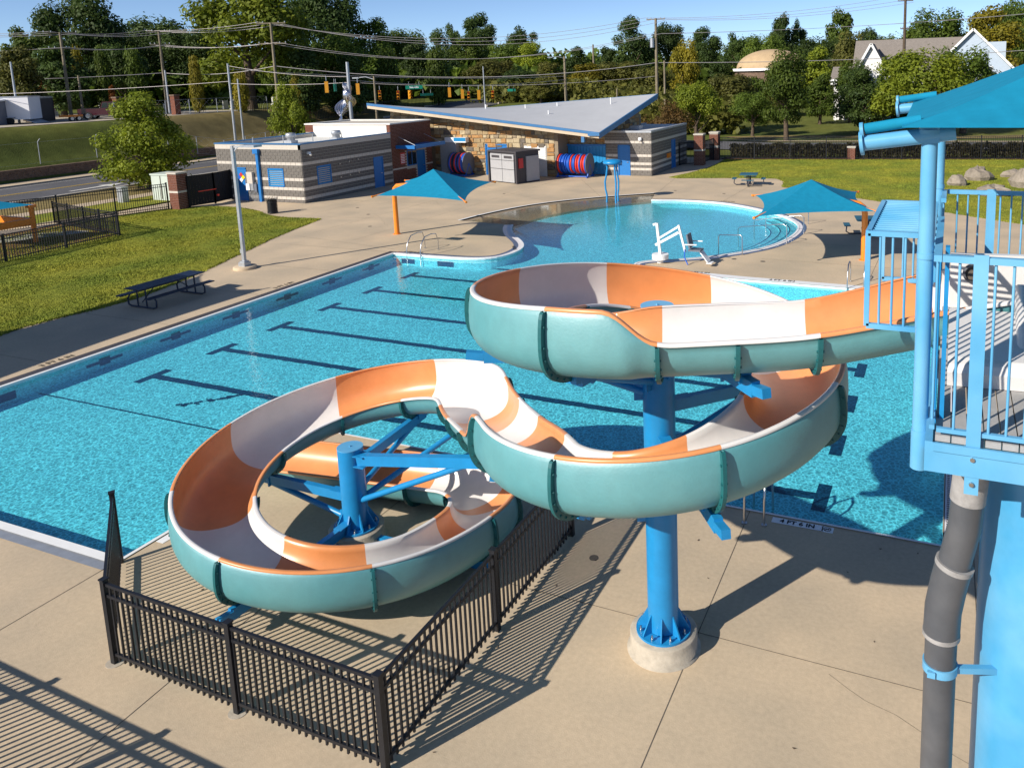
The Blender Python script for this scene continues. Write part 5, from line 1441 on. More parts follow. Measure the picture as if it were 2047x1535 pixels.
# blue board screen in the recess
for k in range(12):
    x = -27.15 + k * .262; t = MB(); t.b2((x, 55.02, .05), (x + .245, 55.14, 2.2)); t.build('screen_board', 'bluesteel', BM)
t = MB(); t.b2((-27.2, 54.94, 2.2), (-24.0, 55.16, 2.32)); t.build('screen_rail', 'bluedoor', BM)
# dark annex wall in the shade behind the brick wing
t = MB(); t.b2((-37.4, 52.95, 0), (-35.9, 53.4, 2.55)); an = t.build('shade_wall', 'shedpanel', BM)
t = MB(); t.b2((-36.9, 52.90, 2.56), (-34.95, 53.35, 2.95)); bn = t.build('banner', 'signwhite', BM)
t = MB(); t.b2((-36.05, 52.885, 2.66), (-34.97, 52.897, 2.94)); t.build('banner_stripe', 'bluesteel', bn)
# striped annex on the right
XA0, XA1, YA0, YA1 = -24.1, -20.4, 55.1, 63.6
t = MB(); t.b2((XA0, YA0, -.1), (XA1, YA1, 3.2)); AX = t.build('annex_wall', 'mortar', BM)
cmu_wall(BM, (XA0, YA0, 0), (1, 0), XA1 - XA0, 16, {2, 4, 7, 12}, [(1.05, 2.05, 0, 2.3)], True)
cmu_wall(BM, (XA1, YA0, 0), (0, 1), YA1 - YA0, 16, {2, 4, 7, 12}, [(4.5, 5.5, 0, 2.3)], False)
door(BM, (XA0 + 1.1, YA0, 0), (1, 0), .9, 2.25); door(BM, (XA1, YA0 + 4.55, 0), (0, 1), .9, 2.25)
t = MB(); t.b2((XA0 - .03, YA0 - .05, 3.2), (XA1 + .05, YA0 + .22, 3.34)); t.b2((XA1 - .22, YA0 + .22, 3.2), (XA1 + .05, YA1, 3.338)); t.b2((XA0 - .03, YA0 + .22, 3.2), (XA0 + .2, YA1, 3.336)); t.build('parapet', 'galv', BM)
t = MB(); t.b2((XA0 + .2, YA0 + .2, 3.15), (XA1 - .2, YA1, 3.24)); t.build('flat_roof', 'membrane', BM)
t = MB(); t.box((XA0 + 2.9, YA0 - .12, 2.75), (.22, .2, .2)); t.cyl((XA0 + 2.9, YA0 - .2, 2.7), (XA0 + 2.95, YA0 - .32, 2.6), .08, n=10); t.build('flood_light', 'signwhite', BM)
t = MB(); t.box((XA1 + .1, YA0 + 3.7, 1.15), (.14, .6, .35)); t.build('life_ring_box', 'orangepost', BM)
t = MB(); t.box((XA0 + 1.6, YA0 + 2.5, 3.4), (.8, .8, .3)); t.build('roof_unit', 'galv', BM)
# ================================================================== TREES
TREES = [
    (-129.3, 76.1, 13.0, 5.9, 'dark', 'broad', 'dark tree at the far left edge behind the grey shed'),
    (-106.2, 65.9, 15.6, 9.3, 'mid', 'broad', 'rounded green tree left of the tall dark left crown'),
    (-116.2, 78.1, 21.0, 12.8, 'dark', 'broad', 'tall dark tree rising above the skyline at upper left'),
    (-122.1, 87.1, 16.3, 10.1, 'dark', 'broad', 'dark tree filling the dip right of the tall left crown'),
    (-126.4, 98.1, 19.6, 16.1, 'dark', 'broad', 'broad dark distant tree between the tall left crown and the big pale tree'),
    (-90.0, 54.0, 11.9, 6.2, 'olive', 'broad', 'olive brown tree behind the white trailer'),
    (-94.1, 60.7, 12.5, 8.5, 'dark', 'broad', 'dark tree behind the open carport beside the trailer'),
    (-97.0, 70.6, 12.5, 6.9, 'dark', 'broad', 'dark tree behind the two green columnar trees'),
    (-115.1, 96.2, 16.8, 12.2, 'dark', 'broad', 'dark tree just left of the big pale green tree'),
    (-81.9, 76.4, 20.2, 16.1, 'lime', 'broad', 'huge pale green tree cut by the top of the frame'),
    (-91.6, 92.3, 18.7, 11.0, 'mid', 'broad', 'green tree behind the crossarm pole'),
    (-100.9, 111.0, 23.4, 14.6, 'dark', 'broad', 'tall dark tree on the right shoulder of the big pale tree'),
    (-78.8, 87.8, 13.7, 10.2, 'mid', 'broad', 'green tree behind the leftmost yellow traffic signal'),
    (-95.3, 115.9, 18.0, 13.2, 'mid', 'broad', 'domed green tree right of the tall dark tree'),
    (-97.1, 127.1, 16.6, 11.4, 'mid', 'broad', 'green tree above the upper street name sign'),
    (-73.6, 84.5, 10.8, 7.8, 'dark', 'broad', 'dark tree behind the silver twisted sculpture'),
    (-74.8, 77.9, 11.4, 7.4, 'dark', 'broad', 'dark tree above the third cemetery brick pillar'),
    (-96.4, 64.5, 12.0, 1.4, 'gold', 'column', 'thin yellow columnar tree beside the left wooden pole'),
    (-95.0, 66.5, 12.0, 1.9, 'mid', 'column', 'green columnar tree above the red pickup'),
    (-93.1, 69.1, 11.9, 2.2, 'mid', 'column', 'green columnar tree above the street maple'),
    (-79.8, 66.7, 10.4, 1.4, 'gold', 'column', 'thin yellow columnar tree between the grey pole and street maple'),
    (-76.8, 70.1, 8.6, 1.7, 'gold', 'column', 'small yellow columnar tree right of the grey metal pole'),
    (-74.0, 75.9, 8.1, 1.7, 'gold', 'column', 'small yellow columnar tree right of the small maple'),
    (-73.3, 92.5, 11.4, 3.2, 'mid', 'column', 'tall narrow green tree left of the street name signs'),
    (-67.9, 96.5, 11.4, 3.1, 'mid', 'column', 'tall narrow green tree right of the street name signs'),
    (-80.2, 108.6, 13.2, 7.2, 'dark', 'broad', 'dark tree between the two tall narrow green trees'),
    (-107.4, 156.7, 20.0, 10.2, 'dark', 'broad', 'distant dark crown left of the pointed skyline tree'),
    (-106.4, 169.4, 22.3, 13.2, 'dark', 'broad', 'pointed dark tree highest on the middle skyline'),
    (-97.7, 174.5, 19.8, 10.9, 'dark', 'broad', 'distant dark crown right of the pointed skyline tree'),
    (-90.0, 138.3, 15.2, 10.9, 'mid', 'broad', 'green tree below the pointed skyline tree'),
    (-83.4, 142.4, 14.1, 11.0, 'mid', 'broad', 'green tree below the right distant crown'),
    (-71.4, 131.9, 13.4, 10.1, 'lime', 'broad', 'pale green tree left of the street light pole'),
    (-67.5, 111.1, 10.1, 9.5, 'olive', 'broad', 'olive tree behind the thin grey signal pole'),
    (-78.3, 116.1, 10.4, 8.4, 'dark', 'broad', 'dark tree behind the middle yellow signals'),
    (-57.9, 102.8, 8.3, 6.5, 'dark', 'broad', 'low dark tree left of the street light pole'),
    (-81.8, 171.5, 13.5, 8.2, 'dark', 'broad', 'small distant tree beneath the skyline gap'),
    (-58.7, 113.8, 9.4, 7.9, 'olive', 'broad', 'olive tree directly behind the street light pole'),
    (-65.7, 167.6, 19.4, 12.1, 'dark', 'broad', 'tall dark tree left of the crossarm pole by the roof tip'),
    (-61.7, 179.7, 18.3, 10.4, 'dark', 'broad', 'dark tree right of the crossarm pole by the roof tip'),
    (-70.9, 165.4, 13.0, 7.7, 'dark', 'broad', 'low dark tree left of the tall dark roof tip tree'),
    (-50.4, 108.9, 8.9, 8.1, 'gold', 'broad', 'yellow green bushy tree above the pale roof'),
    (-46.7, 112.7, 9.1, 9.0, 'olive', 'broad', 'olive bushy tree above the pale roof tip'),
    (-51.7, 97.1, 7.5, 5.4, 'olive', 'broad', 'low olive bush behind the pale roof middle'),
    (-39.8, 107.9, 8.5, 7.1, 'olive', 'broad', 'olive tree behind the crossarm pole foot'),
    (-38.5, 118.9, 11.8, 5.3, 'gold', 'broad', 'yellow tree right of the crossarm pole'),
    (-52.1, 177.5, 16.9, 11.2, 'dark', 'broad', 'dark skyline tree above the yellow tree'),
    (-43.4, 174.7, 15.7, 10.9, 'dark', 'broad', 'dark skyline tree left of the tan dome'),
    (-39.7, 144.7, 8.8, 9.2, 'dark', 'broad', 'dark tree at the left foot of the tan dome'),
    (-37.0, 186.4, 19.3, 8.0, 'dark', 'broad', 'left one of the twin dark crowns above the dome'),
    (-34.4, 191.9, 18.9, 7.0, 'dark', 'broad', 'right one of the twin dark crowns above the dome'),
    (-37.6, 170.9, 14.5, 10.5, 'mid', 'broad', 'green tree directly behind the tan dome'),
    (-22.8, 178.5, 19.0, 9.5, 'mid', 'broad', 'airy tall tree between the dome and the white house'),
    (-24.6, 163.2, 13.7, 12.7, 'dark', 'broad', 'dark wide tree right of the twin crowns'),
    (-17.3, 149.0, 12.9, 7.9, 'olive', 'broad', 'olive tree behind the left gable of the white house'),
    (-16.7, 169.2, 14.5, 9.9, 'dark', 'broad', 'dark tree behind the roof of the white house'),
    (-20.1, 128.4, 10.5, 8.5, 'lime', 'broad', 'bright yellow green tree between dome and white house'),
    (-11.1, 169.6, 14.7, 12.8, 'mid', 'broad', 'green tree behind the dark brown pole'),
    (-3.4, 190.0, 18.3, 16.1, 'mid', 'broad', 'green skyline tree behind the house ridge'),
    (5.1, 139.9, 15.9, 13.2, 'gold', 'broad', 'yellow orange tree right of the white house'),
    (10.7, 169.7, 18.7, 12.0, 'mid', 'broad', 'tall green tree at the upper right corner'),
    (-25.7, 73.6, 5.3, 4.8, 'rust', 'shrub', 'rust coloured bush behind the striped annex'),
    (-24.1, 78.4, 6.4, 5.5, 'lime', 'broad', 'yellow green tree behind the annex corner'),
    (-25.6, 96.7, 6.9, 7.3, 'olive', 'broad', 'olive tree left of the big street tree'),
    (-20.9, 89.6, 5.0, 5.1, 'mid', 'broad', 'green tree half hidden left of the big street tree'),
    (-16.2, 85.0, 9.2, 7.0, 'mid', 'broad', 'big green street tree with short trunk right of the annex'),
    (-9.2, 92.5, 7.4, 7.7, 'dark', 'broad', 'dark bushy street tree in front of the white house'),
    (-2.9, 90.0, 9.4, 9.8, 'lime', 'broad', 'bright wide tree in front of the house, above the canopy rafter'),
    (1.0, 95.0, 8.9, 8.6, 'mid', 'broad', 'green tree in front of the blue house gable'),
    (-6.4, 99.8, 8.2, 7.0, 'mid', 'broad', 'green tree covering the front door side of the white house'),
    (-16.3, 108.8, 6.5, 5.9, 'mid', 'broad', 'green tree between the two street trees'),
    (-30.1, 124.4, 6.6, 7.0, 'mid', 'broad', 'green tree covering the left wall of the dome'),
    (-24.3, 122.6, 6.5, 7.6, 'olive', 'broad', 'olive tree covering the right wall of the dome'),
    (-12.8, 111.3, 8.0, 5.3, 'mid', 'broad', 'green tree covering the porch of the white house'),
    (-94.9, 59.5, 8.7, 1.7, 'orange', 'broad', 'small orange autumn tree behind the trailer'),
    (-84.8, 60.1, 7.7, 1.2, 'orange', 'broad', 'small orange autumn tree behind the red pickup'),
]
def crown_mesh(name, seed, shape, n, leaf, mat):
    """many leaf quads through the lobes of a crown; unit crown: width 10, height 10, foot at z=0"""
    g = np.random.default_rng(seed)
    if shape == 'column': lobes = [(0, 0, z, 4.2 - abs(z - 4.5) * .28, 1.6) for z in np.linspace(1.0, 9.0, 9)]
    elif shape == 'young':
        lobes = []
        for k in range(48):
            a = g.uniform(0, 2 * PI); z = 1.0 + 8.0 * ((k * .618) % 1); rr = 4.2 * (1 - abs(z - 3.2) / 7.5) * g.uniform(.35, 1.05); s = g.uniform(1.2, 1.9) * (1.1 - .05 * z); lobes.append((rr * math.cos(a), rr * math.sin(a), z, s, s * .75))
    elif shape == 'shrub': lobes = [(g.uniform(-3, 3), g.uniform(-3, 3), g.uniform(1.5, 7.5), g.uniform(1.6, 2.8), g.uniform(1.5, 2.4)) for _ in range(16)]
    else:
        lobes = [(0, 0, 6.3, 3.3, 3.0)]
        lobes = [(0, 0, (6.3, 5.6, 6.6, 6.0, 5.2, 6.8)[seed % 6], (3.1, 2.6, 3.4, 2.4, 3.0, 2.8)[seed % 6], 2.9)]
        for k in range((26, 34, 22, 40, 30, 24)[seed % 6]):
            a = g.uniform(0, 2 * PI); z = g.uniform((2.6, 2.0, 3.2, 2.2, 1.6, 3.4)[seed % 6], (8.9, 9.2, 8.4, 9.0, 9.3, 8.8)[seed % 6]); rr = (3.4, 2.9, 3.8, 3.6, 3.2, 3.5)[seed % 6] * (1.15 - .05 * z if seed % 6 in (1, 4) else 1) * math.sqrt(max(0.05, 1 - ((z - 5.2) / 4.6) ** 2)) * g.uniform(.6, 1.05)
            s = g.uniform(*((1.0, 1.9), (.9, 1.5), (1.1, 2.0), (.7, 1.3), (.9, 1.6), (1.2, 2.0))[seed % 6]); lobes.append((rr * math.cos(a), rr * math.sin(a), z, s, s * g.uniform(.65, .95)))
    L = np.array(lobes); wgt = L[:, 3] ** 2; wgt /= wgt.sum()
    k = g.choice(len(L), n, p=wgt); d = g.normal(0, 1, (n, 3)); d /= np.linalg.norm(d, axis=1)[:, None]
    rad = g.uniform(0, 1, n) ** .38 * (1 + g.normal(0, .07, n))
    C = L[k, :3] + d * rad[:, None] * np.stack([L[k, 3], L[k, 3], L[k, 4]], 1)
    C[:, 2] = np.maximum(C[:, 2], g.uniform(.3, 1.6, n))
    # leaf orientation: roughly facing outwards and up, with scatter
    nrm = d + g.normal(0, .45, (n, 3)) + np.array([0, 0, .35]); nrm /= np.linalg.norm(nrm, axis=1)[:, None]
    a = np.cross(nrm, g.normal(0, 1, (n, 3))); a /= np.linalg.norm(a, axis=1)[:, None]; b = np.cross(nrm, a)
    s = leaf * g.uniform(.6, 1.35, n)[:, None]
    V = np.stack([C - a * s, C - b * s * .55, C + a * s, C + b * s * .55], 1).reshape(-1, 3)
    return numpy_mesh(name, V, np.arange(n * 4).reshape(n, 4), [MAT[mat]])
def trunk_mesh(name, shape, mat='bark'):
    t = MB()
    if shape == 'column': t.tube([(0, 0, -.3), (0, 0, 2), (0, 0, 7)], [.28, .22, .05], n=8)
    else:
        t.tube([(0, 0, -.4), (.05, 0, .6), (.0, .1, 2.2), (.1, 0, 4.5), (0, 0, 7.5)], [.46, .36, .30, .22, .05], n=9)
        for k in range(7):
            a = k * 2.4; z = 1.9 + .55 * k; t.tube([(0, 0, z), (1.1 * math.cos(a), 1.1 * math.sin(a), z + .9), (2.4 * math.cos(a), 2.4 * math.sin(a), z + 2.0)], [.17, .11, .04], n=6)
    return t.mesh(name, mats=[MAT[mat]])
CM = {}; TM = {s: trunk_mesh('trunk', s) for s in ('broad', 'column', 'shrub', 'young')}
def crown_for(kind, shape, v, fine):
    k = (kind, shape, v, fine)
    if k not in CM: CM[k] = crown_mesh('crown', v + 6 * (len(shape) + 3), shape, (13000 if fine else 9000) if shape != 'column' else 5000, .17 if fine else (.225 if shape != 'column' else .34), 'leaf_' + kind)
    return CM[k]
def tree(x, y, topz, width, kind, shape, label, v, fine=False, z0=None, group='trees around the pool grounds'):
    z0 = terr(x, y) if z0 is None else z0
    T = thing('tree' if shape != 'shrub' else 'bush', label, 'tree' if shape != 'shrub' else 'bush', (x, y, z0), group)
    h = topz - z0; sx = width / 10 * (1.08 if shape != 'column' else 1.15); sz = h / 9.7; rz = (v * 1.7 + x * .37) % 6.28
    if shape == 'column': sx *= 1.25
    c = bpy.data.objects.new('crown', crown_for(kind, shape, (v * 5 + int(abs(x))) % 6 if shape == 'broad' else v % 2, fine)); COL.objects.link(c); c.parent = T; c.scale = (sx, sx, sz); c.rotation_euler.z = rz
    k = bpy.data.objects.new('trunk', TM[shape]); COL.objects.link(k); k.parent = T; k.scale = (sx * (.5 if shape == 'young' else 1), sx * (.5 if shape == 'young' else 1), sz); k.rotation_euler.z = rz
    return T
for i, a in enumerate(TREES): tree(*a, i, fine=math.hypot(a[0], a[1]) < 100 or a[3] > 9.5)
tree(-55.3, 41.2, 7.5, 7.0, 'lime', 'young', 'bright young maple beside the street behind the utility box', 3, True, 0.0)
tree(-56.0, 56.5, 7.9, 5.2, 'lime', 'young', 'bright young maple behind the flat roof of the block building', 2, True)
# background wood that reads as one mass behind the single trees
g = np.random.default_rng(77)
def wood(name, label, segs, n, leaf, mat):
    C = []
    for (x0, y0, x1, y1, zb, h, dep) in segs:
        m_ = n // len(segs); t = g.uniform(0, 1, m_); k = np.sin(t * 37 + x0) * .18 + np.sin(t * 91 + y0) * .12 + .8
        C.append(np.stack([x0 + (x1 - x0) * t + g.normal(0, dep, m_), y0 + (y1 - y0) * t + g.normal(0, dep, m_), zb + h * k * g.uniform(0, 1, m_) ** .6], 1))
    C = np.concatenate(C); n = len(C)
    a = g.normal(0, 1, (n, 3)); a /= np.linalg.norm(a, axis=1)[:, None]; b = np.cross(a, g.normal(0, 1, (n, 3))); b /= np.linalg.norm(b, axis=1)[:, None]
    s = leaf * g.uniform(.6, 1.4, n)[:, None]
    V = np.stack([C - a * s, C - b * s * .7, C + a * s, C + b * s * .7], 1).reshape(-1, 3)
    o = bpy.data.objects.new(name, numpy_mesh(name, V, np.arange(n * 4).reshape(n, 4), [MAT[mat]])); COL.objects.link(o); o['kind'] = 'stuff'; tag(o, label, 'woodland')
wood('woodland', 'dark distant wood filling the gaps between the trees on the left', [(-170, 60, -150, 120, 4, 9, 3), (-150, 110, -120, 170, 4, 10, 3), (-125, 165, -80, 200, 4, 9, 3), (-140, 78, -104, 104, 4.3, 6, 2), (-100, 100, -66, 122, 4.2, 5, 2)], 26000, .75, 'leaf_mid')
wood('woodland', 'dark distant wood behind the dome and the white house', [(-85, 200, -40, 205, 3, 9, 3), (-45, 205, 20, 200, 3, 10, 3), (15, 180, 80, 160, 2, 12, 3), (-60, 140, -35, 150, 2.5, 5, 2)], 20000, .75, 'leaf_mid')
wood('shrubbery', 'olive scrub along the road behind the pale roof', [(-62, 100, -44, 103, 3, 3.6, 1.3), (-46, 98, -31, 100, 1.2, 4.0, 1.2), (-34, 92, -24, 93, 0, 4.5, 1.2)], 9000, .38, 'leaf_olive')
# clipped hedge behind the right fence
def hedge():
    n = 21000; t = g.uniform(0, 1, n); x = -17.6 + 57 * t; y = 67.4 + 7.55 * t
    C = np.stack([x + g.normal(0, .05, n), y + g.uniform(-.5, .5, n), g.uniform(.05, 1, n) ** .7 * (1.22 + .07 * np.sin(x * 3.1) + .05 * np.sin(x * 7.7))], 1)
    a = g.normal(0, 1, (n, 3)); a /= np.linalg.norm(a, axis=1)[:, None]; b = np.cross(a, g.normal(0, 1, (n, 3))); b /= np.linalg.norm(b, axis=1)[:, None]; s = .13 * g.uniform(.6, 1.5, n)[:, None]
    V = np.stack([C - a * s, C - b * s * .6, C + a * s, C + b * s * .6], 1).reshape(-1, 3)
    o = bpy.data.objects.new('hedge', numpy_mesh('hedge', V, np.arange(n * 4).reshape(n, 4), [MAT['leaf_hedge']])); COL.objects.link(o); tag(o, 'long clipped dark hedge behind the right picket fence', 'hedge')
hedge()
def bushes(name, label, pts, mat, leaf=.16, n=420):
    for i, (x, y, s, lab) in enumerate(pts):
        d = g.normal(0, 1, (n, 3)); d /= np.linalg.norm(d, axis=1)[:, None]; C = d * (g.uniform(0, 1, n) ** .4)[:, None] * s; C[:, 2] = np.abs(C[:, 2]) * .9
        C += np.array([0, 0, .0]); a = g.normal(0, 1, (n, 3)); a /= np.linalg.norm(a, axis=1)[:, None]; b = np.cross(a, d); 
        V = np.stack([C - a * leaf, C - b * leaf * .6, C + a * leaf, C + b * leaf * .6], 1).reshape(-1, 3)
        o = bpy.data.objects.new(name, numpy_mesh(name, V, np.arange(n * 4).reshape(n, 4), [MAT[mat]])); COL.objects.link(o); o.location = (x, y, terr(x, y)); tag(o, lab, 'bush')
bushes('bush', '', [(-52.5, 60.5, 1.4, 'green bush behind the parapet of the block building'), (-49.0, 61.5, 1.3, 'pale bush at the foot of the sculpture pole'), (-57.5, 60.5, 1.5, 'dark green bush right of the small maple'), (-71.8, 57.5, 1.3, 'dark bush at the far end of the retaining wall')], 'leaf_mid')

# ================================================================== WEST SIDE OF THE STREET
RW = thing('retaining_wall', 'long low stone block retaining wall along the far kerb', 'wall', (-71, 40, 0))
t = MB(); t.b2((-71.3, -10, -.2), (-70.95, 61, 1.02)); t.build('core', 'mortar', RW)
rw = random.Random(4)
for r_ in range(5):
    y = 20.0 - (.3 if r_ % 2 else 0)
    t = MB()
    while y < 61:
        L = rw.uniform(.5, .75); t.b2((-70.98, y + .01, r_ * .2 + .008), (-70.90 + rw.uniform(-.015, .015), y + L - .01, r_ * .2 + .192)); y += L
    t.build('block_course', 'retwall', RW)
t = MB(); t.b2((-71.36, -10, 1.02), (-70.86, 61, 1.12)); t.build('coping', 'retwall', RW)
# chain link fence on the bank
def chainlink(label, pts, h, gap, arm=True):
    C = thing('chain_link_fence', label, 'fence', (pts[0][0], pts[0][1], terr(*pts[0])))
    for a, b in zip(pts[:-1], pts[1:]):
        A = Vector((*a, terr(*a))); B = Vector((*b, terr(*b))); L = (B - A).length; n = max(1, round(L / gap))
        for i in range(n + (b == pts[-1])):
            p = A + (B - A) * (i / n); t = MB(); t.cyl(p, p + Vector((0, 0, h)), .035, n=8)
            if arm: t.cyl(p + Vector((0, 0, h)), p + Vector((.18, .1, h + .28)), .03, n=6)
            t.build('post', 'galv', C)
        t = MB()
        for zz in (.1, h): t.cyl(A + Vector((0, 0, zz)), B + Vector((0, 0, zz)), .006 if arm else .012, n=5)
        k = 0 if arm else int(L / .8)
        for i in range(k):
            p = A + (B - A) * (i / k); q = A + (B - A) * min(1, (i + 2) / k); t.cyl(p + Vector((0, 0, .1)), q + Vector((0, 0, h)), .004, n=4, caps=False); t.cyl(q + Vector((0, 0, .1)), p + Vector((0, 0, h)), .004, n=4, caps=False)
        t.build('mesh_panel', 'galv', C)
chainlink('chain link fence with angled arms on the grassy bank', [(-72.2, 34), (-72.2, 44), (-72.2, 54)], 1.9, 5.0)
chainlink('chain link fence on the street corner behind the young maple', [(-71.8, 56), (-69.9, 61), (-69.6, 69)], 1.8, 3.2, False)
chainlink('chain link fence in front of the cemetery road', [(-79, 56), (-78, 64), (-77, 74)], 1.7, 3.0, False)
# white trailer
TL = thing('cargo_trailer', 'white box trailer with its ramp down on the raised lot', 'trailer', (-84.2, 50.4, terr(-84, 50)))
z0 = terr(-84, 50)
t = MB(); t.b2((-86.0, 48.2, z0 + .45), (-83.6, 52.6, z0 + 2.6)); t.build('box', 'trailer', TL)
t = MB(); t.b2((-86.05, 48.15, z0 + 2.6), (-83.55, 52.65, z0 + 2.66)); t.build('roof_edge', 'galv', TL)
for y in (50.1, 50.9):
    t = MB(); t.cyl((-83.62, y, z0 + .33), (-83.40, y, z0 + .33), .33, n=18); t.build('wheel', 'tyre', TL)
t = MB(); t.b2((-83.6, 49.65, z0 + .62), (-83.35, 51.35, z0 + .7)); t.build('mudguard', 'galv', TL)
t = MB(); t.bar((-84.8, 51.95, z0 + .48), (-84.6, 53.2, z0 + .05), 2.0, .05); t.build('ramp', 'galv', TL)
# open carport
CP = thing('carport', 'open flat roofed carport next to the white trailer', 'carport', (-86, 53.4, z0))
t = MB(); t.b2((-88.5, 52.1, z0 + 2.35), (-84.2, 54.75, z0 + 2.52)); t.build('roof', 'galv', CP)
t = MB(); t.b2((-88.5, 52.1, z0), (-88.4, 54.75, z0 + 2.35)); t.b2((-88.4, 54.6, z0), (-84.3, 54.7, z0 + 2.35)); t.build('wall', 'sheddark', CP)
for y in (52.2, 54.62):
    t = MB(); t.b2((-84.4, y - .06, z0), (-84.28, y + .06, z0 + 2.35)); t.build('post', 'galv', CP)
t = MB(); t.b2((-88.0, 52.9, z0), (-86.4, 54.2, z0 + 1.5)); t.build('stored_boxes', 'bark', CP)
GS = thing('grey_shed', 'dark grey panelled shed at the left edge beside the trailer', 'shed', (-83.8, 47.5, z0))
t = MB(); t.b2((-86, 44.5, z0), (-83.4, 48.75, z0 + 2.25)); t.build('wall', 'shadeshed', GS)
t = MB(); t.b2((-86.2, 44.3, z0 + 2.25), (-83.2, 48.9, z0 + 2.38)); t.build('roof', 'galv', GS)
for k in range(4):
    t = MB(); t.b2((-83.38, 44.7 + k * 1.02, z0 + .1), (-83.34, 45.6 + k * 1.02, z0 + 2.1)); t.build('panel', 'sheddark', GS)
# pickup and car
def wheels(V, pts, r_, w, axis):
    for (x, y, z) in pts:
        d = Vector(axis) * w / 2; c = Vector((x, y, z)); t = MB(); t.cyl(c - d, c + d, r_, n=20); W_ = t.build('wheel', 'tyre', V)
        t = MB(); t.cyl(c - d * 1.06, c + d * 1.06, r_ * .58, n=16); t.build('rim', 'steel', W_)
def pickup(x, y, z, label):
    V = thing('pickup_truck', label, 'pickup truck', (x, y, z)); L = 5.5; hw = .95
    def side(pts, x0, x1, mat, nm, par=V):
        t = MB(); n = len(pts); A = [(x0, y + p[0], z + p[1]) for p in pts]; B = [(x1, y + p[0], z + p[1]) for p in pts]
        t.add(A + B, [tuple(range(n)), tuple(range(2 * n - 1, n - 1, -1))] + [(i, (i + 1) % n, n + (i + 1) % n, n + i) for i in range(n)]); return t.build(nm, mat, par)
    b = side([(-2.7, .45), (2.65, .42), (2.72, .75), (2.62, 1.02), (1.35, 1.14), (1.2, 1.16), (-.6, 1.16), (-.62, 1.12), (-2.7, 1.12)], x - hw, x + hw, 'truckred', 'body')
    c = side([(1.25, 1.15), (.55, 1.78), (-.35, 1.80), (-.6, 1.15)], x - hw * .86, x + hw * .86, 'truckred', 'cab')
    side([(1.1, 1.18), (.52, 1.70), (.18, 1.71), (.18, 1.18)], x - hw * .87, x + hw * .87, 'glass', 'window', c); side([(.1, 1.18), (.1, 1.71), (-.3, 1.71), (-.5, 1.18)], x - hw * .87, x + hw * .87, 'glass', 'window', c)
    side([(-2.6, 1.12), (-.66, 1.12), (-.66, 1.14), (-2.6, 1.14)], x - hw * .86, x + hw * .86, 'blackmat', 'truck_bed', b)
    side([(-2.72, .42), (2.6, .40), (2.6, .46), (-2.72, .48)], x - hw - .01, x + hw + .01, 'sheddark', 'sill', b)
    wheels(V, [(x + s * .84, y + q, z + .4) for s in (-1, 1) for q in (-1.75, 1.75)], .4, .28, (1, 0, 0))
    for s in (-1, 1):
        t = MB(); t.b2((x + s * .7 - .15, y + 2.66, z + .72), (x + s * .7 + .15, y + 2.73, z + .92)); t.build('headlight', 'signwhite', V)
    t = MB(); t.b2((x - .85, y + 2.66, z + .42), (x + .85, y + 2.80, z + .6)); t.build('bumper', 'steel', V)
pickup(-81.5, 56.0, terr(-81.5, 56), 'dark red pickup truck parked on the raised lot')
def sedan(x, y, z, rz, label):
    V = thing('car', label, 'car', (x, y, z)); hw = .88
    def side(pts, w, mat, nm, par=V):
        t = MB(); n = len(pts); A = [(-w, p[0], p[1]) for p in pts]; B = [(w, p[0], p[1]) for p in pts]
        t.add(A + B, [tuple(range(n)), tuple(range(2 * n - 1, n - 1, -1))] + [(i, (i + 1) % n, n + (i + 1) % n, n + i) for i in range(n)])
        t.v = [(x + p[0], y + p[1], z + p[2]) for p in t.v]; return t.build(nm, mat, par)
    side([(-2.25, .28), (2.2, .26), (2.28, .55), (2.1, .78), (1.15, .92), (-1.6, .95), (-2.25, .85)], hw, 'carsilver', 'body')
    c = side([(1.1, .92), (.35, 1.40), (-.85, 1.42), (-1.6, .95)], hw * .82, 'carsilver', 'cabin')
    side([(.98, .95), (.33, 1.36), (-.2, 1.37), (-.2, .96)], hw * .835, 'glass', 'window', c); side([(-.28, .96), (-.28, 1.37), (-.8, 1.37), (-1.4, .98)], hw * .835, 'glass', 'window', c)
    wheels(V, [(x + s * .78, y + q, z + .33) for s in (-1, 1) for q in (-1.4, 1.4)], .33, .24, (1, 0, 0))
    V.rotation_euler.z = rz
sedan(-66.2, 60.5, terr(-66.2, 60.5) + .04, .15, 'silver car waiting on the street behind the block building')
for q, dy in ((TL, -1.5), (CP, -1.5), (GS, -.9), (bpy.data.objects.get('pickup_truck'), 1.3)): q.rotation_euler.z = R(-55); q.location.y += dy
# flatbed with timber
FB = thing('flatbed_trailer', 'low orange flatbed trailer between the carport and the red pickup', 'trailer', (-82, 54.9, terr(-82, 55))); FB.location.y = 54.9
zz = terr(-82, 55); t = MB(); t.b2((-82.6, 54.2, zz + .45), (-81.2, 55.7, zz + .62)); t.build('bed', 'orangepost', FB); wheels(FB, [(-81.3, 54.6, zz + .28), (-81.3, 55.3, zz + .28)], .28, .2, (1, 0, 0)); FB.location.y -= 1.5
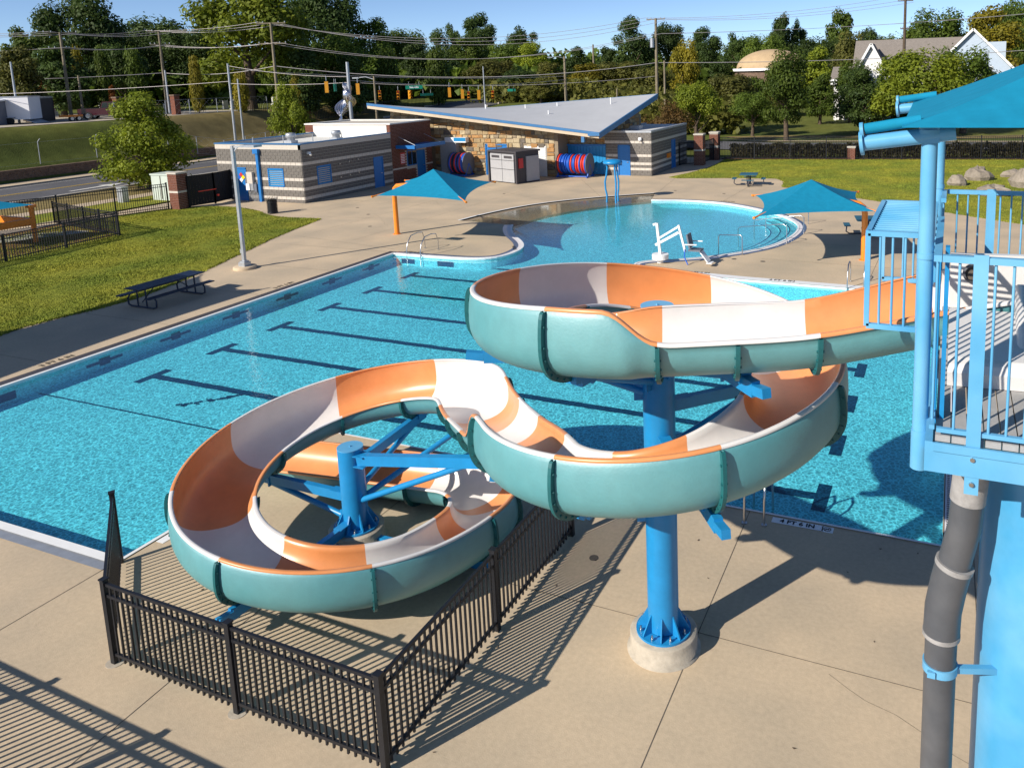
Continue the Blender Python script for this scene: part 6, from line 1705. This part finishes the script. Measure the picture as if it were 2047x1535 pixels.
# utility cabinets by the street
UB = thing('utility_cabinet', 'pale green utility cabinet behind the street fence', 'utility cabinet', (-48.9, 37.6, 0))
t = MB(); t.box((-48.9, 37.9, .85), (1.75, 1.3, 1.7)); t.build('body', 'utility', UB); t = MB(); t.box((-48.9, 37.9, 1.74), (1.85, 1.4, .1)); t.build('lid', 'utility', UB); t = MB(); t.b2((-48.92, 37.22, .1), (-48.88, 37.255, 1.65)); t.build('door_gap', 'joint', UB)
UB2 = thing('utility_pedestal', 'small grey utility pedestal left of the green cabinet', 'utility cabinet', (-51.0, 36.0, 0))
t = MB(); t.box((-51.0, 36.0, .5), (.5, .45, 1.0)); t.build('body', 'galv', UB2); t = MB(); t.box((-51.0, 36.0, 1.02), (.54, .49, .06)); t.build('lid', 'galv', UB2)

# ================================================================== POLES, WIRES, SIGNALS
def upole(x, y, top, r_, mat, label, arms=(), light=None):
    z = terr(x, y); P = thing('utility_pole', label, 'utility pole', (x, y, z), 'poles along the streets')
    t = MB(); t.cyl((x, y, z - .3), (x, y, top), r_ * 1.15, r_ * .75, n=12); t.build('pole', mat, P)
    for (h, w, a) in arms:
        d = Vector((math.cos(a), math.sin(a), 0)); c = Vector((x, y, top - h)); t = MB(); t.bar(c - d * w, c + d * w, .10, .12); A = t.build('crossarm', mat, P)
        for k in (-1, -.55, .55, 1):
            t = MB(); q = c + d * w * k * .96 + Vector((0, 0, .06)); t.cyl(q, q + Vector((0, 0, .16)), .05, n=8); t.build('insulator', 'galv', A)
    if light:
        d = Vector((math.cos(light), math.sin(light), 0)); c = Vector((x, y, top - .3)); t = MB(); t.tube([c, c + d * .8 + Vector((0, 0, .25)), c + d * 1.5 + Vector((0, 0, .2))], .04, n=8); t.box(c + d * 1.75 + Vector((0, 0, .18)), (.6, .25, .12), light); t.build('street_light', 'galv', P)
    return P
WIRE_DIR = math.atan2(22, 40)
PA = (-85.4, 50.6); PB = (-88.5, 57.8); PD = (-84.0, 66.0); PG = (-71.3, 70.15); PL = (-33.2, 92.2); PN = (-5.8, 104.8); PH = (-49.85, 57.4)
upole(*PA, 10.3, .11, 'galv', 'grey metal pole behind the white trailer')
upole(*PB, 13.5, .17, 'woodpole', 'wooden power pole with crossarms right of the trailer', [(.05, 1.5, 1.0), (1.7, 1.2, 1.0)])
upole(-86.2, 57.6, 8.9, .13, 'woodpole', 'short wooden stub pole next to the wooden power pole')
upole(*PD, 13.7, .16, 'woodpole', 'wooden power pole above the street maple', [(.05, 1.2, .9), (1.5, 1.0, .9)])
upole(-83.2, 65.6, 9.3, .12, 'galv', 'grey metal pole beside the wooden pole above the maple')
upole(-61.1, 54.6, 9.4, .11, 'galv', 'grey metal signal pole left of the small maple'); upole(-60.4, 54.9, 8.0, .09, 'galv', 'thin grey pole touching the metal signal pole')
upole(*PG, 14.2, .17, 'woodpole', 'tall crossarm pole in front of the big pale tree', [(.05, 1.6, .5), (2.3, 1.5, .5)])
upole(-50.7, 61.9, 7.9, .12, 'woodpole', 'slim wooden pole at the left tip of the pale roof', light=3.5)
upole(-50.3, 80.6, 8.7, .08, 'galv', 'thin grey pole among the middle yellow signals')
upole(-43.4, 87.9, 9.7, .18, 'woodpole', 'wooden street light pole behind the pale roof', light=3.6)
upole(*PL, 13.8, .2, 'woodpole', 'tall wooden crossarm pole behind the roof tip', [(.1, 1.1, .35)])
t = MB(); t.cyl((-33.6, 91.9, 10.4), (-33.6, 91.9, 11.5), .26, n=12); t.build('transformer', 'galv', bpy.data.objects.get('utility_pole.011'))
upole(-32.0, 91.6, 8.8, .14, 'woodpole', 'short wooden pole right of the tall crossarm pole')
upole(-37.8, 90.6, 5.6, .12, 'woodpole', 'stub pole left of the tall crossarm pole')
upole(*PN, 15.4, .2, 'bark', 'dark brown pole in front of the white house', [(.3, .9, .3), (3.6, .5, .3)])
upole(-61.6, 136.8, 12.7, .2, 'woodpole', 'distant leaning pole above the street light')
POLE_H = upole(*PH, 9.2, .17, 'galv', 'grey steel pole carrying the sculpture and signals')
def wire(a, b, sag, label, r_=.022, cat='cable', grp='overhead cables'):
    a = Vector(a); b = Vector(b); n = 22; pts = []
    for i in range(n + 1):
        t_ = i / n; p = a + (b - a) * t_; p.z -= sag * 4 * t_ * (1 - t_); pts.append(p)
    t = MB(); t.tube(pts, r_, n=5, caps=False); o = t.build('overhead_cable', 'wire'); tag(o, label, cat, grp)
WL = (-100, 44, 13.4)
lv = [('top', 14.3, 13.9, 13.6, 15.6), ('middle', 14.15, 13.75, 13.45, 15.2), ('lower', 14.0, 13.6, 13.3, 14.9)]
for k, (nm, zg, zl, zb, zn) in enumerate(lv):
    o = (k - 1) * 1.3
    wire((-110 + o, 38, zb + .4), (PB[0] + o * .6, PB[1] + o * .5, zb), .5, nm + ' high power cable between the left frame edge and the wooden pole')
    wire((PB[0] + o * .6, PB[1] + o * .5, zb), (PD[0] + o, PD[1] + o * .5, zb + .2), .35, nm + ' high power cable from the left wooden pole to the maple pole')
    wire((PD[0] + o, PD[1] + o * .5, zb + .2), (PG[0] + o * .9, PG[1] + o * .5, zg), .3, nm + ' high power cable from the maple pole to the tall crossarm pole')
    wire((PG[0] + o * .9, PG[1] + o * .5, zg), (PL[0] + o, PL[1] + o * .3, zl), 2.1 + .25 * k, nm + ' high power cable sagging across the middle skyline')
    wire((PL[0] + o, PL[1] + o * .3, zl), (PN[0] + o * .7, PN[1] + o * .3, zn), .7, nm + ' high power cable rising to the dark brown pole')
for k in range(2):
    o = (k - .5) * 1.4; nm = ('near', 'far')[k]
    wire((-110 + o, 38, 12.0), (PB[0] + o, PB[1], 11.9), .5, nm + ' second level cable left of the wooden pole')
    wire((PB[0] + o, PB[1], 11.9), (PD[0] + o, PD[1], 12.1), .35, nm + ' second level cable above the red pickup')
    wire((PD[0] + o, PD[1], 12.1), (PG[0] + o, PG[1], 12.0), .4, nm + ' second level cable in front of the big pale tree')
    wire((PG[0] + o, PG[1], 12.0), (PL[0] + o, PL[1], 12.0), 2.4, nm + ' second level cable sagging below the middle skyline')
    wire((PL[0] + o, PL[1], 12.0), (30 + o, 128, 15.4), .9, nm + ' second level cable crossing in front of the house trees')
wire((-110, 40, 9.6), (PD[0], PD[1], 9.0), .6, 'third level cable above the trailer', .03); wire((PD[0], PD[1], 9.0), (PG[0], PG[1], 9.4), .5, 'third level cable left of the tall crossarm pole', .03)
wire((PG[0], PG[1], 9.4), (PL[0], PL[1], 8.6), 1.5, 'thick cable sagging just above the pale roof', .04); wire((PL[0], PL[1], 8.6), (30, 126, 10.4), 1.0, 'thick cable crossing in front of the dome', .04)
wire((-110, 40, 7.9), (-61.1, 54.6, 7.8), .6, 'low cable in front of the left trees'); wire((-61.1, 54.6, 9.2), (PH[0], PH[1], 7.9), .25, 'cable between the grey signal pole and the sculpture pole')
SW = [((-61.1, 54.6, 8.9), (-43.4, 87.9, 7.3)), ((PH[0], PH[1], 7.7), (-56.5, 97, 7.0)), ((PH[0], PH[1], 7.6), (-43.4, 87.9, 6.9)), ((-61.1, 54.6, 7.6), (PH[0], PH[1], 7.4))]
wire(*SW[0], .5, 'span wire that carries the far traffic signals'); wire(*SW[2], .55, 'span wire from the sculpture pole behind the roof'); wire(*SW[3], .15, 'span wire above the two nearest signals'); wire((-66, 78, 7.2), (-33.2, 92.2, 7.0), .7, 'span wire that carries the street name signs')
def signal(x, y, z, rz, label, side, n=3):
    S = thing('traffic_signal', label, 'traffic light', (x, y, z), 'traffic signals over the junction')
    t = MB(); t.box((x, y, z), (.30, .22, .98), rz); t.build('housing', 'signalyellow', S)
    d = Vector((math.cos(rz - PI / 2), math.sin(rz - PI / 2), 0)) * (1 if side else -1)
    for k in range(3):
        c = Vector((x, y, z + .35 - k * .35)) + d * .12; t = MB(); t.cyl(c, c + d * .2, .13, .15, n=12, caps=False); v = t.build('visor', 'signalyellow', S)
        t = MB(); t.cyl(c, c + d * .02, .12, n=12); t.build('lens', 'blackmat' if k else 'signred', v)
    t = MB(); t.cyl((x, y, z + .55), (x, y, z + 1.0), .03, n=6); t.build('hanger', 'galv', S)
signal(-51.3, 56.2, 7.05, .6, 'yellow traffic signal left of the sculpture pole, seen from behind', False)
signal(-49.3, 57.9, 6.8, .6, 'yellow traffic signal right of the sculpture pole, seen from behind', False)
signal(-59.8, 73.8, 5.85, .6, 'leftmost of three red signals at the roof tip', True); signal(-58.2, 75.0, 5.75, .5, 'middle one of three red signals at the roof tip', True); signal(-57.2, 75.8, 5.75, 1.2, 'rightmost of three red signals at the roof tip', True)
signal(-48.0, 70.2, 6.05, .6, 'leftmost of the three yellow signals above the roof, from behind', False); signal(-46.9, 70.9, 5.85, .6, 'middle of the three yellow signals above the roof, from behind', False); signal(-45.5, 71.8, 5.7, .6, 'rightmost of the three yellow signals above the roof, from behind', False)
signal(-52.9, 81.3, 5.35, .4, 'small red signal between the yellow signals above the roof', True); signal(-50.5, 82.8, 5.4, .4, 'small red signal right of the thin grey pole', True)
def street_sign(x, y, z, w, h, txt, label, rz=.62):
    S = thing('street_name_sign', label, 'street sign', (x, y, z)); t = MB(); t.box((x, y, z), (w, .04, h), rz); b = t.build('board', 'signgreen', S)
    if txt:
        n = Vector((math.sin(rz), -math.cos(rz), 0)); text_mesh('lettering', txt, h * .62, 'signwhite', S, Vector((x, y, z)) + n * .03, (math.cos(rz), math.sin(rz), 0), (0, 0, 1))
    for k in (-.3, .3):
        t = MB(); c = Vector((x + math.cos(rz) * w * k, y + math.sin(rz) * w * k, z + h / 2)); t.cyl(c, c + Vector((0, 0, .4)), .02, n=6); t.build('hanger', 'galv', S)
street_sign(-52.6, 70.5, 6.65, 1.75, .38, 'Statesville', 'upper green street name sign above the pale roof'); street_sign(-51.6, 71.3, 5.85, 1.4, .26, None, 'lower narrow green street sign above the pale roof', 1.0); street_sign(-48.6, 83.9, 5.85, .95, .3, None, 'small green street sign near the thin grey pole', .4); street_sign(-50.7, 56.6, 7.0, .3, .7, None, 'dark green sign panel left of the sculpture pole', 1.5)
# twisted metal sculpture on the pole
SCU = thing('twisted_sculpture', 'shiny twisted silver sculpture wrapped round the steel pole', 'sculpture', (PH[0], PH[1], terr(*PH)))
t = MB(); n = 30; A = []; B = []
e1 = Vector((.82, .57, 0)); 
for i in range(n + 1):
    f = i / n; z = 7.3 - 3.9 * f; c = Vector((PH[0], PH[1], z)) - e1 * (.15 + 1.25 * max(0, f - .25) ** 1.0) + Vector((-.2, .25, 0)) * 0
    ang_ = 1.9 * PI * f + .3; w = .34 + .62 * math.sin(PI * min(1, f * 1.15)) ** 1; w = w if f < .9 else w * .9
    d = e1 * math.cos(ang_) + Vector((-.57, .82, 0)) * math.sin(ang_)
    A.append(c - d * w + Vector((0, 0, .15))); B.append(c + d * w - Vector((0, 0, .15)))
for k in range(9):
    f0, f1 = k / 9, (k + .82) / 9
    P0 = [a + (b - a) * f0 for a, b in zip(A, B)]; P1 = [a + (b - a) * f1 for a, b in zip(A, B)]
    t = MB(); t.strip(P0, P1); t.build('metal_strip', 'alum', SCU)
t = MB(); t.lathe([(0, .55), (.28, .45), (.36, .1), (.34, -.35), (.15, -.7), (0, -.8)], (PH[0] - .25, PH[1] - .1, 6.3), n=14); t.build('knot', 'alum', SCU)

# ================================================================== CEMETERY EDGE
for i, (x, y, lab) in enumerate(((-82.0, 58.6, 'first cemetery brick pillar behind the red pickup'), (-79.9, 63.8, 'cemetery brick pillar behind the street maple'), (-77.6, 70.8, 'cemetery brick pillar behind the small maple'), (-74.7, 78.0, 'cemetery brick pillar left of the sculpture'))):
    z = terr(x, y); P = thing('brick_pillar', lab, 'pillar', (x, y, z), 'cemetery pillars')
    t = MB(); t.b2((x - .33, y - .33, z - .2), (x + .33, y + .33, z + 2.1)); t.build('shaft', 'brick', P); t = MB(); t.b2((x - .4, y - .4, z + 2.1), (x + .4, y + .4, z + 2.25)); t.build('cap', 'retwall', P)
def ironfence(lab, a, b, h):
    Fn = thing('iron_fence', lab, 'fence', (a[0], a[1], terr(*a))); A = Vector((*a, terr(*a))); B = Vector((*b, terr(*b))); t = MB(); n = int((B - A).length / .22)
    for i in range(n): p = A + (B - A) * (i / n); t.bar(p + Vector((0, 0, .05)), p + Vector((0, 0, h)), .035, .035)
    t.build('picket_row', 'black', Fn, kind='stuff')
    for zz in (.2, h - .15): t = MB(); t.bar(A + Vector((0, 0, zz)), B + Vector((0, 0, zz)), .05, .05); t.build('rail', 'black', Fn)
ironfence('iron fence between the cemetery pillars left of the sculpture', (-77.2, 71.6), (-75.0, 77.4), 1.5); ironfence('iron fence right of the cemetery pillar behind the sculpture', (-74.4, 78.8), (-69, 95), 1.5)
gr = random.Random(3)
for i in range(14):
    x = -92 + gr.uniform(-14, 8); y = 68 + gr.uniform(-6, 26); z = terr(x, y); h = gr.uniform(.7, 1.3)
    t = MB(); t.box((x, y, z + h / 2), (.22, .7, h), gr.uniform(-.2, .2)); t.box((x, y, z + .06), (.4, .9, .12)); o = t.build('gravestone', 'gravestone'); tag(o, 'pale gravestone under the dark trees on the cemetery slope', 'gravestone', 'gravestones under the trees')
# road of the cemetery
t = MB(); V = [(-100, 60), (-78, 67), (-78, 70.5), (-100, 64)]; t.add([(x, y, terr(x, y) + .05) for x, y in V], [(0, 1, 2, 3)]); t.build('road', 'asphalt', kind='structure')

# ================================================================== HOUSE AND DOME
HS = thing('white_house', 'white and pale blue gabled house with brown shingle roofs', 'house', (-5, 120, 0))
def gable(x0, x1, y0, y1, ze, zr, wall, axis, nm, over=.5):
    """prism house block, ridge along axis"""
    t = MB(); t.b2((x0, y0, 0), (x1, y1, ze))
    if axis == 'y':
        xm = (x0 + x1) / 2
        for y in (y0, y1): t.add([(x0, y, ze), (x1, y, ze), (xm, y, zr)], [(0, 1, 2)])
        t.build('wall', wall, HS)
        r_ = MB(); k = over / (x1 - x0) * 2 * (zr - ze)
        r_.add([(x0 - over, y0 - over, ze - k + .05), (xm, y0 - over, zr + .05), (xm, y1 + over, zr + .05), (x0 - over, y1 + over, ze - k + .05)], [(0, 1, 2, 3)]); r_.add([(x1 + over, y0 - over, ze - k + .05), (xm, y0 - over, zr + .05), (xm, y1 + over, zr + .05), (x1 + over, y1 + over, ze - k + .05)], [(3, 2, 1, 0)]); ro = r_.build('roof', 'shingle', HS)
        t = MB()
        for (xa, za, xb, zb) in ((x0 - over, ze - k, xm, zr), (xm, zr, x1 + over, ze - k)): t.bar((xa, y0 - over, za), (xb, y0 - over, zb), .08, .28)
        t.build('barge_board', 'whitepaint', ro)
    else:
        ym = (y0 + y1) / 2
        for x in (x0, x1): t.add([(x, y0, ze), (x, y1, ze), (x, ym, zr)], [(0, 1, 2)])
        t.build('wall', wall, HS); r_ = MB(); k = over / (y1 - y0) * 2 * (zr - ze)
        r_.add([(x0 - over, y0 - over, ze - k + .05), (x1 + over, y0 - over, ze - k + .05), (x1 + over, ym, zr + .05), (x0 - over, ym, zr + .05)], [(0, 1, 2, 3)]); r_.add([(x0 - over, y1 + over, ze - k + .05), (x1 + over, y1 + over, ze - k + .05), (x1 + over, ym, zr + .05), (x0 - over, ym, zr + .05)], [(3, 2, 1, 0)]); ro = r_.build('roof', 'shingle', HS)
        t = MB(); t.bar((x0 - over, y0 - over, ze - k), (x1 + over, y0 - over, ze - k), .1, .25); t.build('eave_board', 'whitepaint', ro)
gable(-12.8, 2, 117.5, 126, 6.9, 11.0, 'siding', 'x', 'main')
gable(-12.4, -8.6, 114.5, 119, 6.9, 10.4, 'siding', 'y', 'left gable')
gable(-15.6, -12.4, 116.5, 122, 5.9, 7.4, 'siding', 'x', 'left wing')
gable(-2.6, 6.6, 116, 128, 7.0, 11.8, 'sidingblue', 'y', 'blue gable')
t = MB(); t.b2((3.2, 121, 0), (6.2, 127, 10.2)); t.build('rear_wall', 'sidingblue', HS)
for (x, y, z, w, h) in ((-11.3, 114.46, 4.6, .9, 1.6), (-9.7, 114.46, 4.6, .9, 1.6), (-14.5, 116.46, 3.4, .9, 1.5), (-7.0, 117.46, 4.6, .9, 1.6), (-5.0, 117.46, 4.6, .9, 1.6), (.5, 115.96, 5.2, 1.0, 1.7), (3.4, 115.96, 5.2, 1.0, 1.7)):
    t = MB(); t.b2((x - .1, y - .03, z - .1), (x + w + .1, y + .03, z + h + .1)); f = t.build('window', 'whitepaint', HS); t = MB(); t.b2((x, y - .05, z), (x + w, y - .03, z + h)); t.build('pane', 'glass', f)
t = MB()
for x in (-15.2, -13.9, -12.6): t.b2((x - .12, 115.4, 0), (x + .12, 115.64, 5.0))
t.b2((-15.9, 115.2, 5.0), (-12.3, 117, 5.25)); t.build('porch', 'whitepaint', HS)
DM = thing('domed_building', 'low round building with a tan dome behind the trees', 'building', (-31.2, 147.5, 0))
t = MB(); t.lathe([(7.3, 0), (7.3, 6.6)], (-31.2, 149, .6), n=40); t.build('drum_wall', 'retwall', DM); t = MB(); t.lathe([(7.8, 6.5), (7.8, 6.9), (7.5, 6.95)], (-31.2, 149, .6), n=40); t.build('eave_ring', 'whitepaint', DM)
t = MB(); t.lathe([(6.4 * math.cos(a), 6.9 + 3.4 * math.sin(a)) for a in np.linspace(0, PI / 2, 12)], (-31.2, 149, .6), n=40); t.build('dome', 'dome', DM)
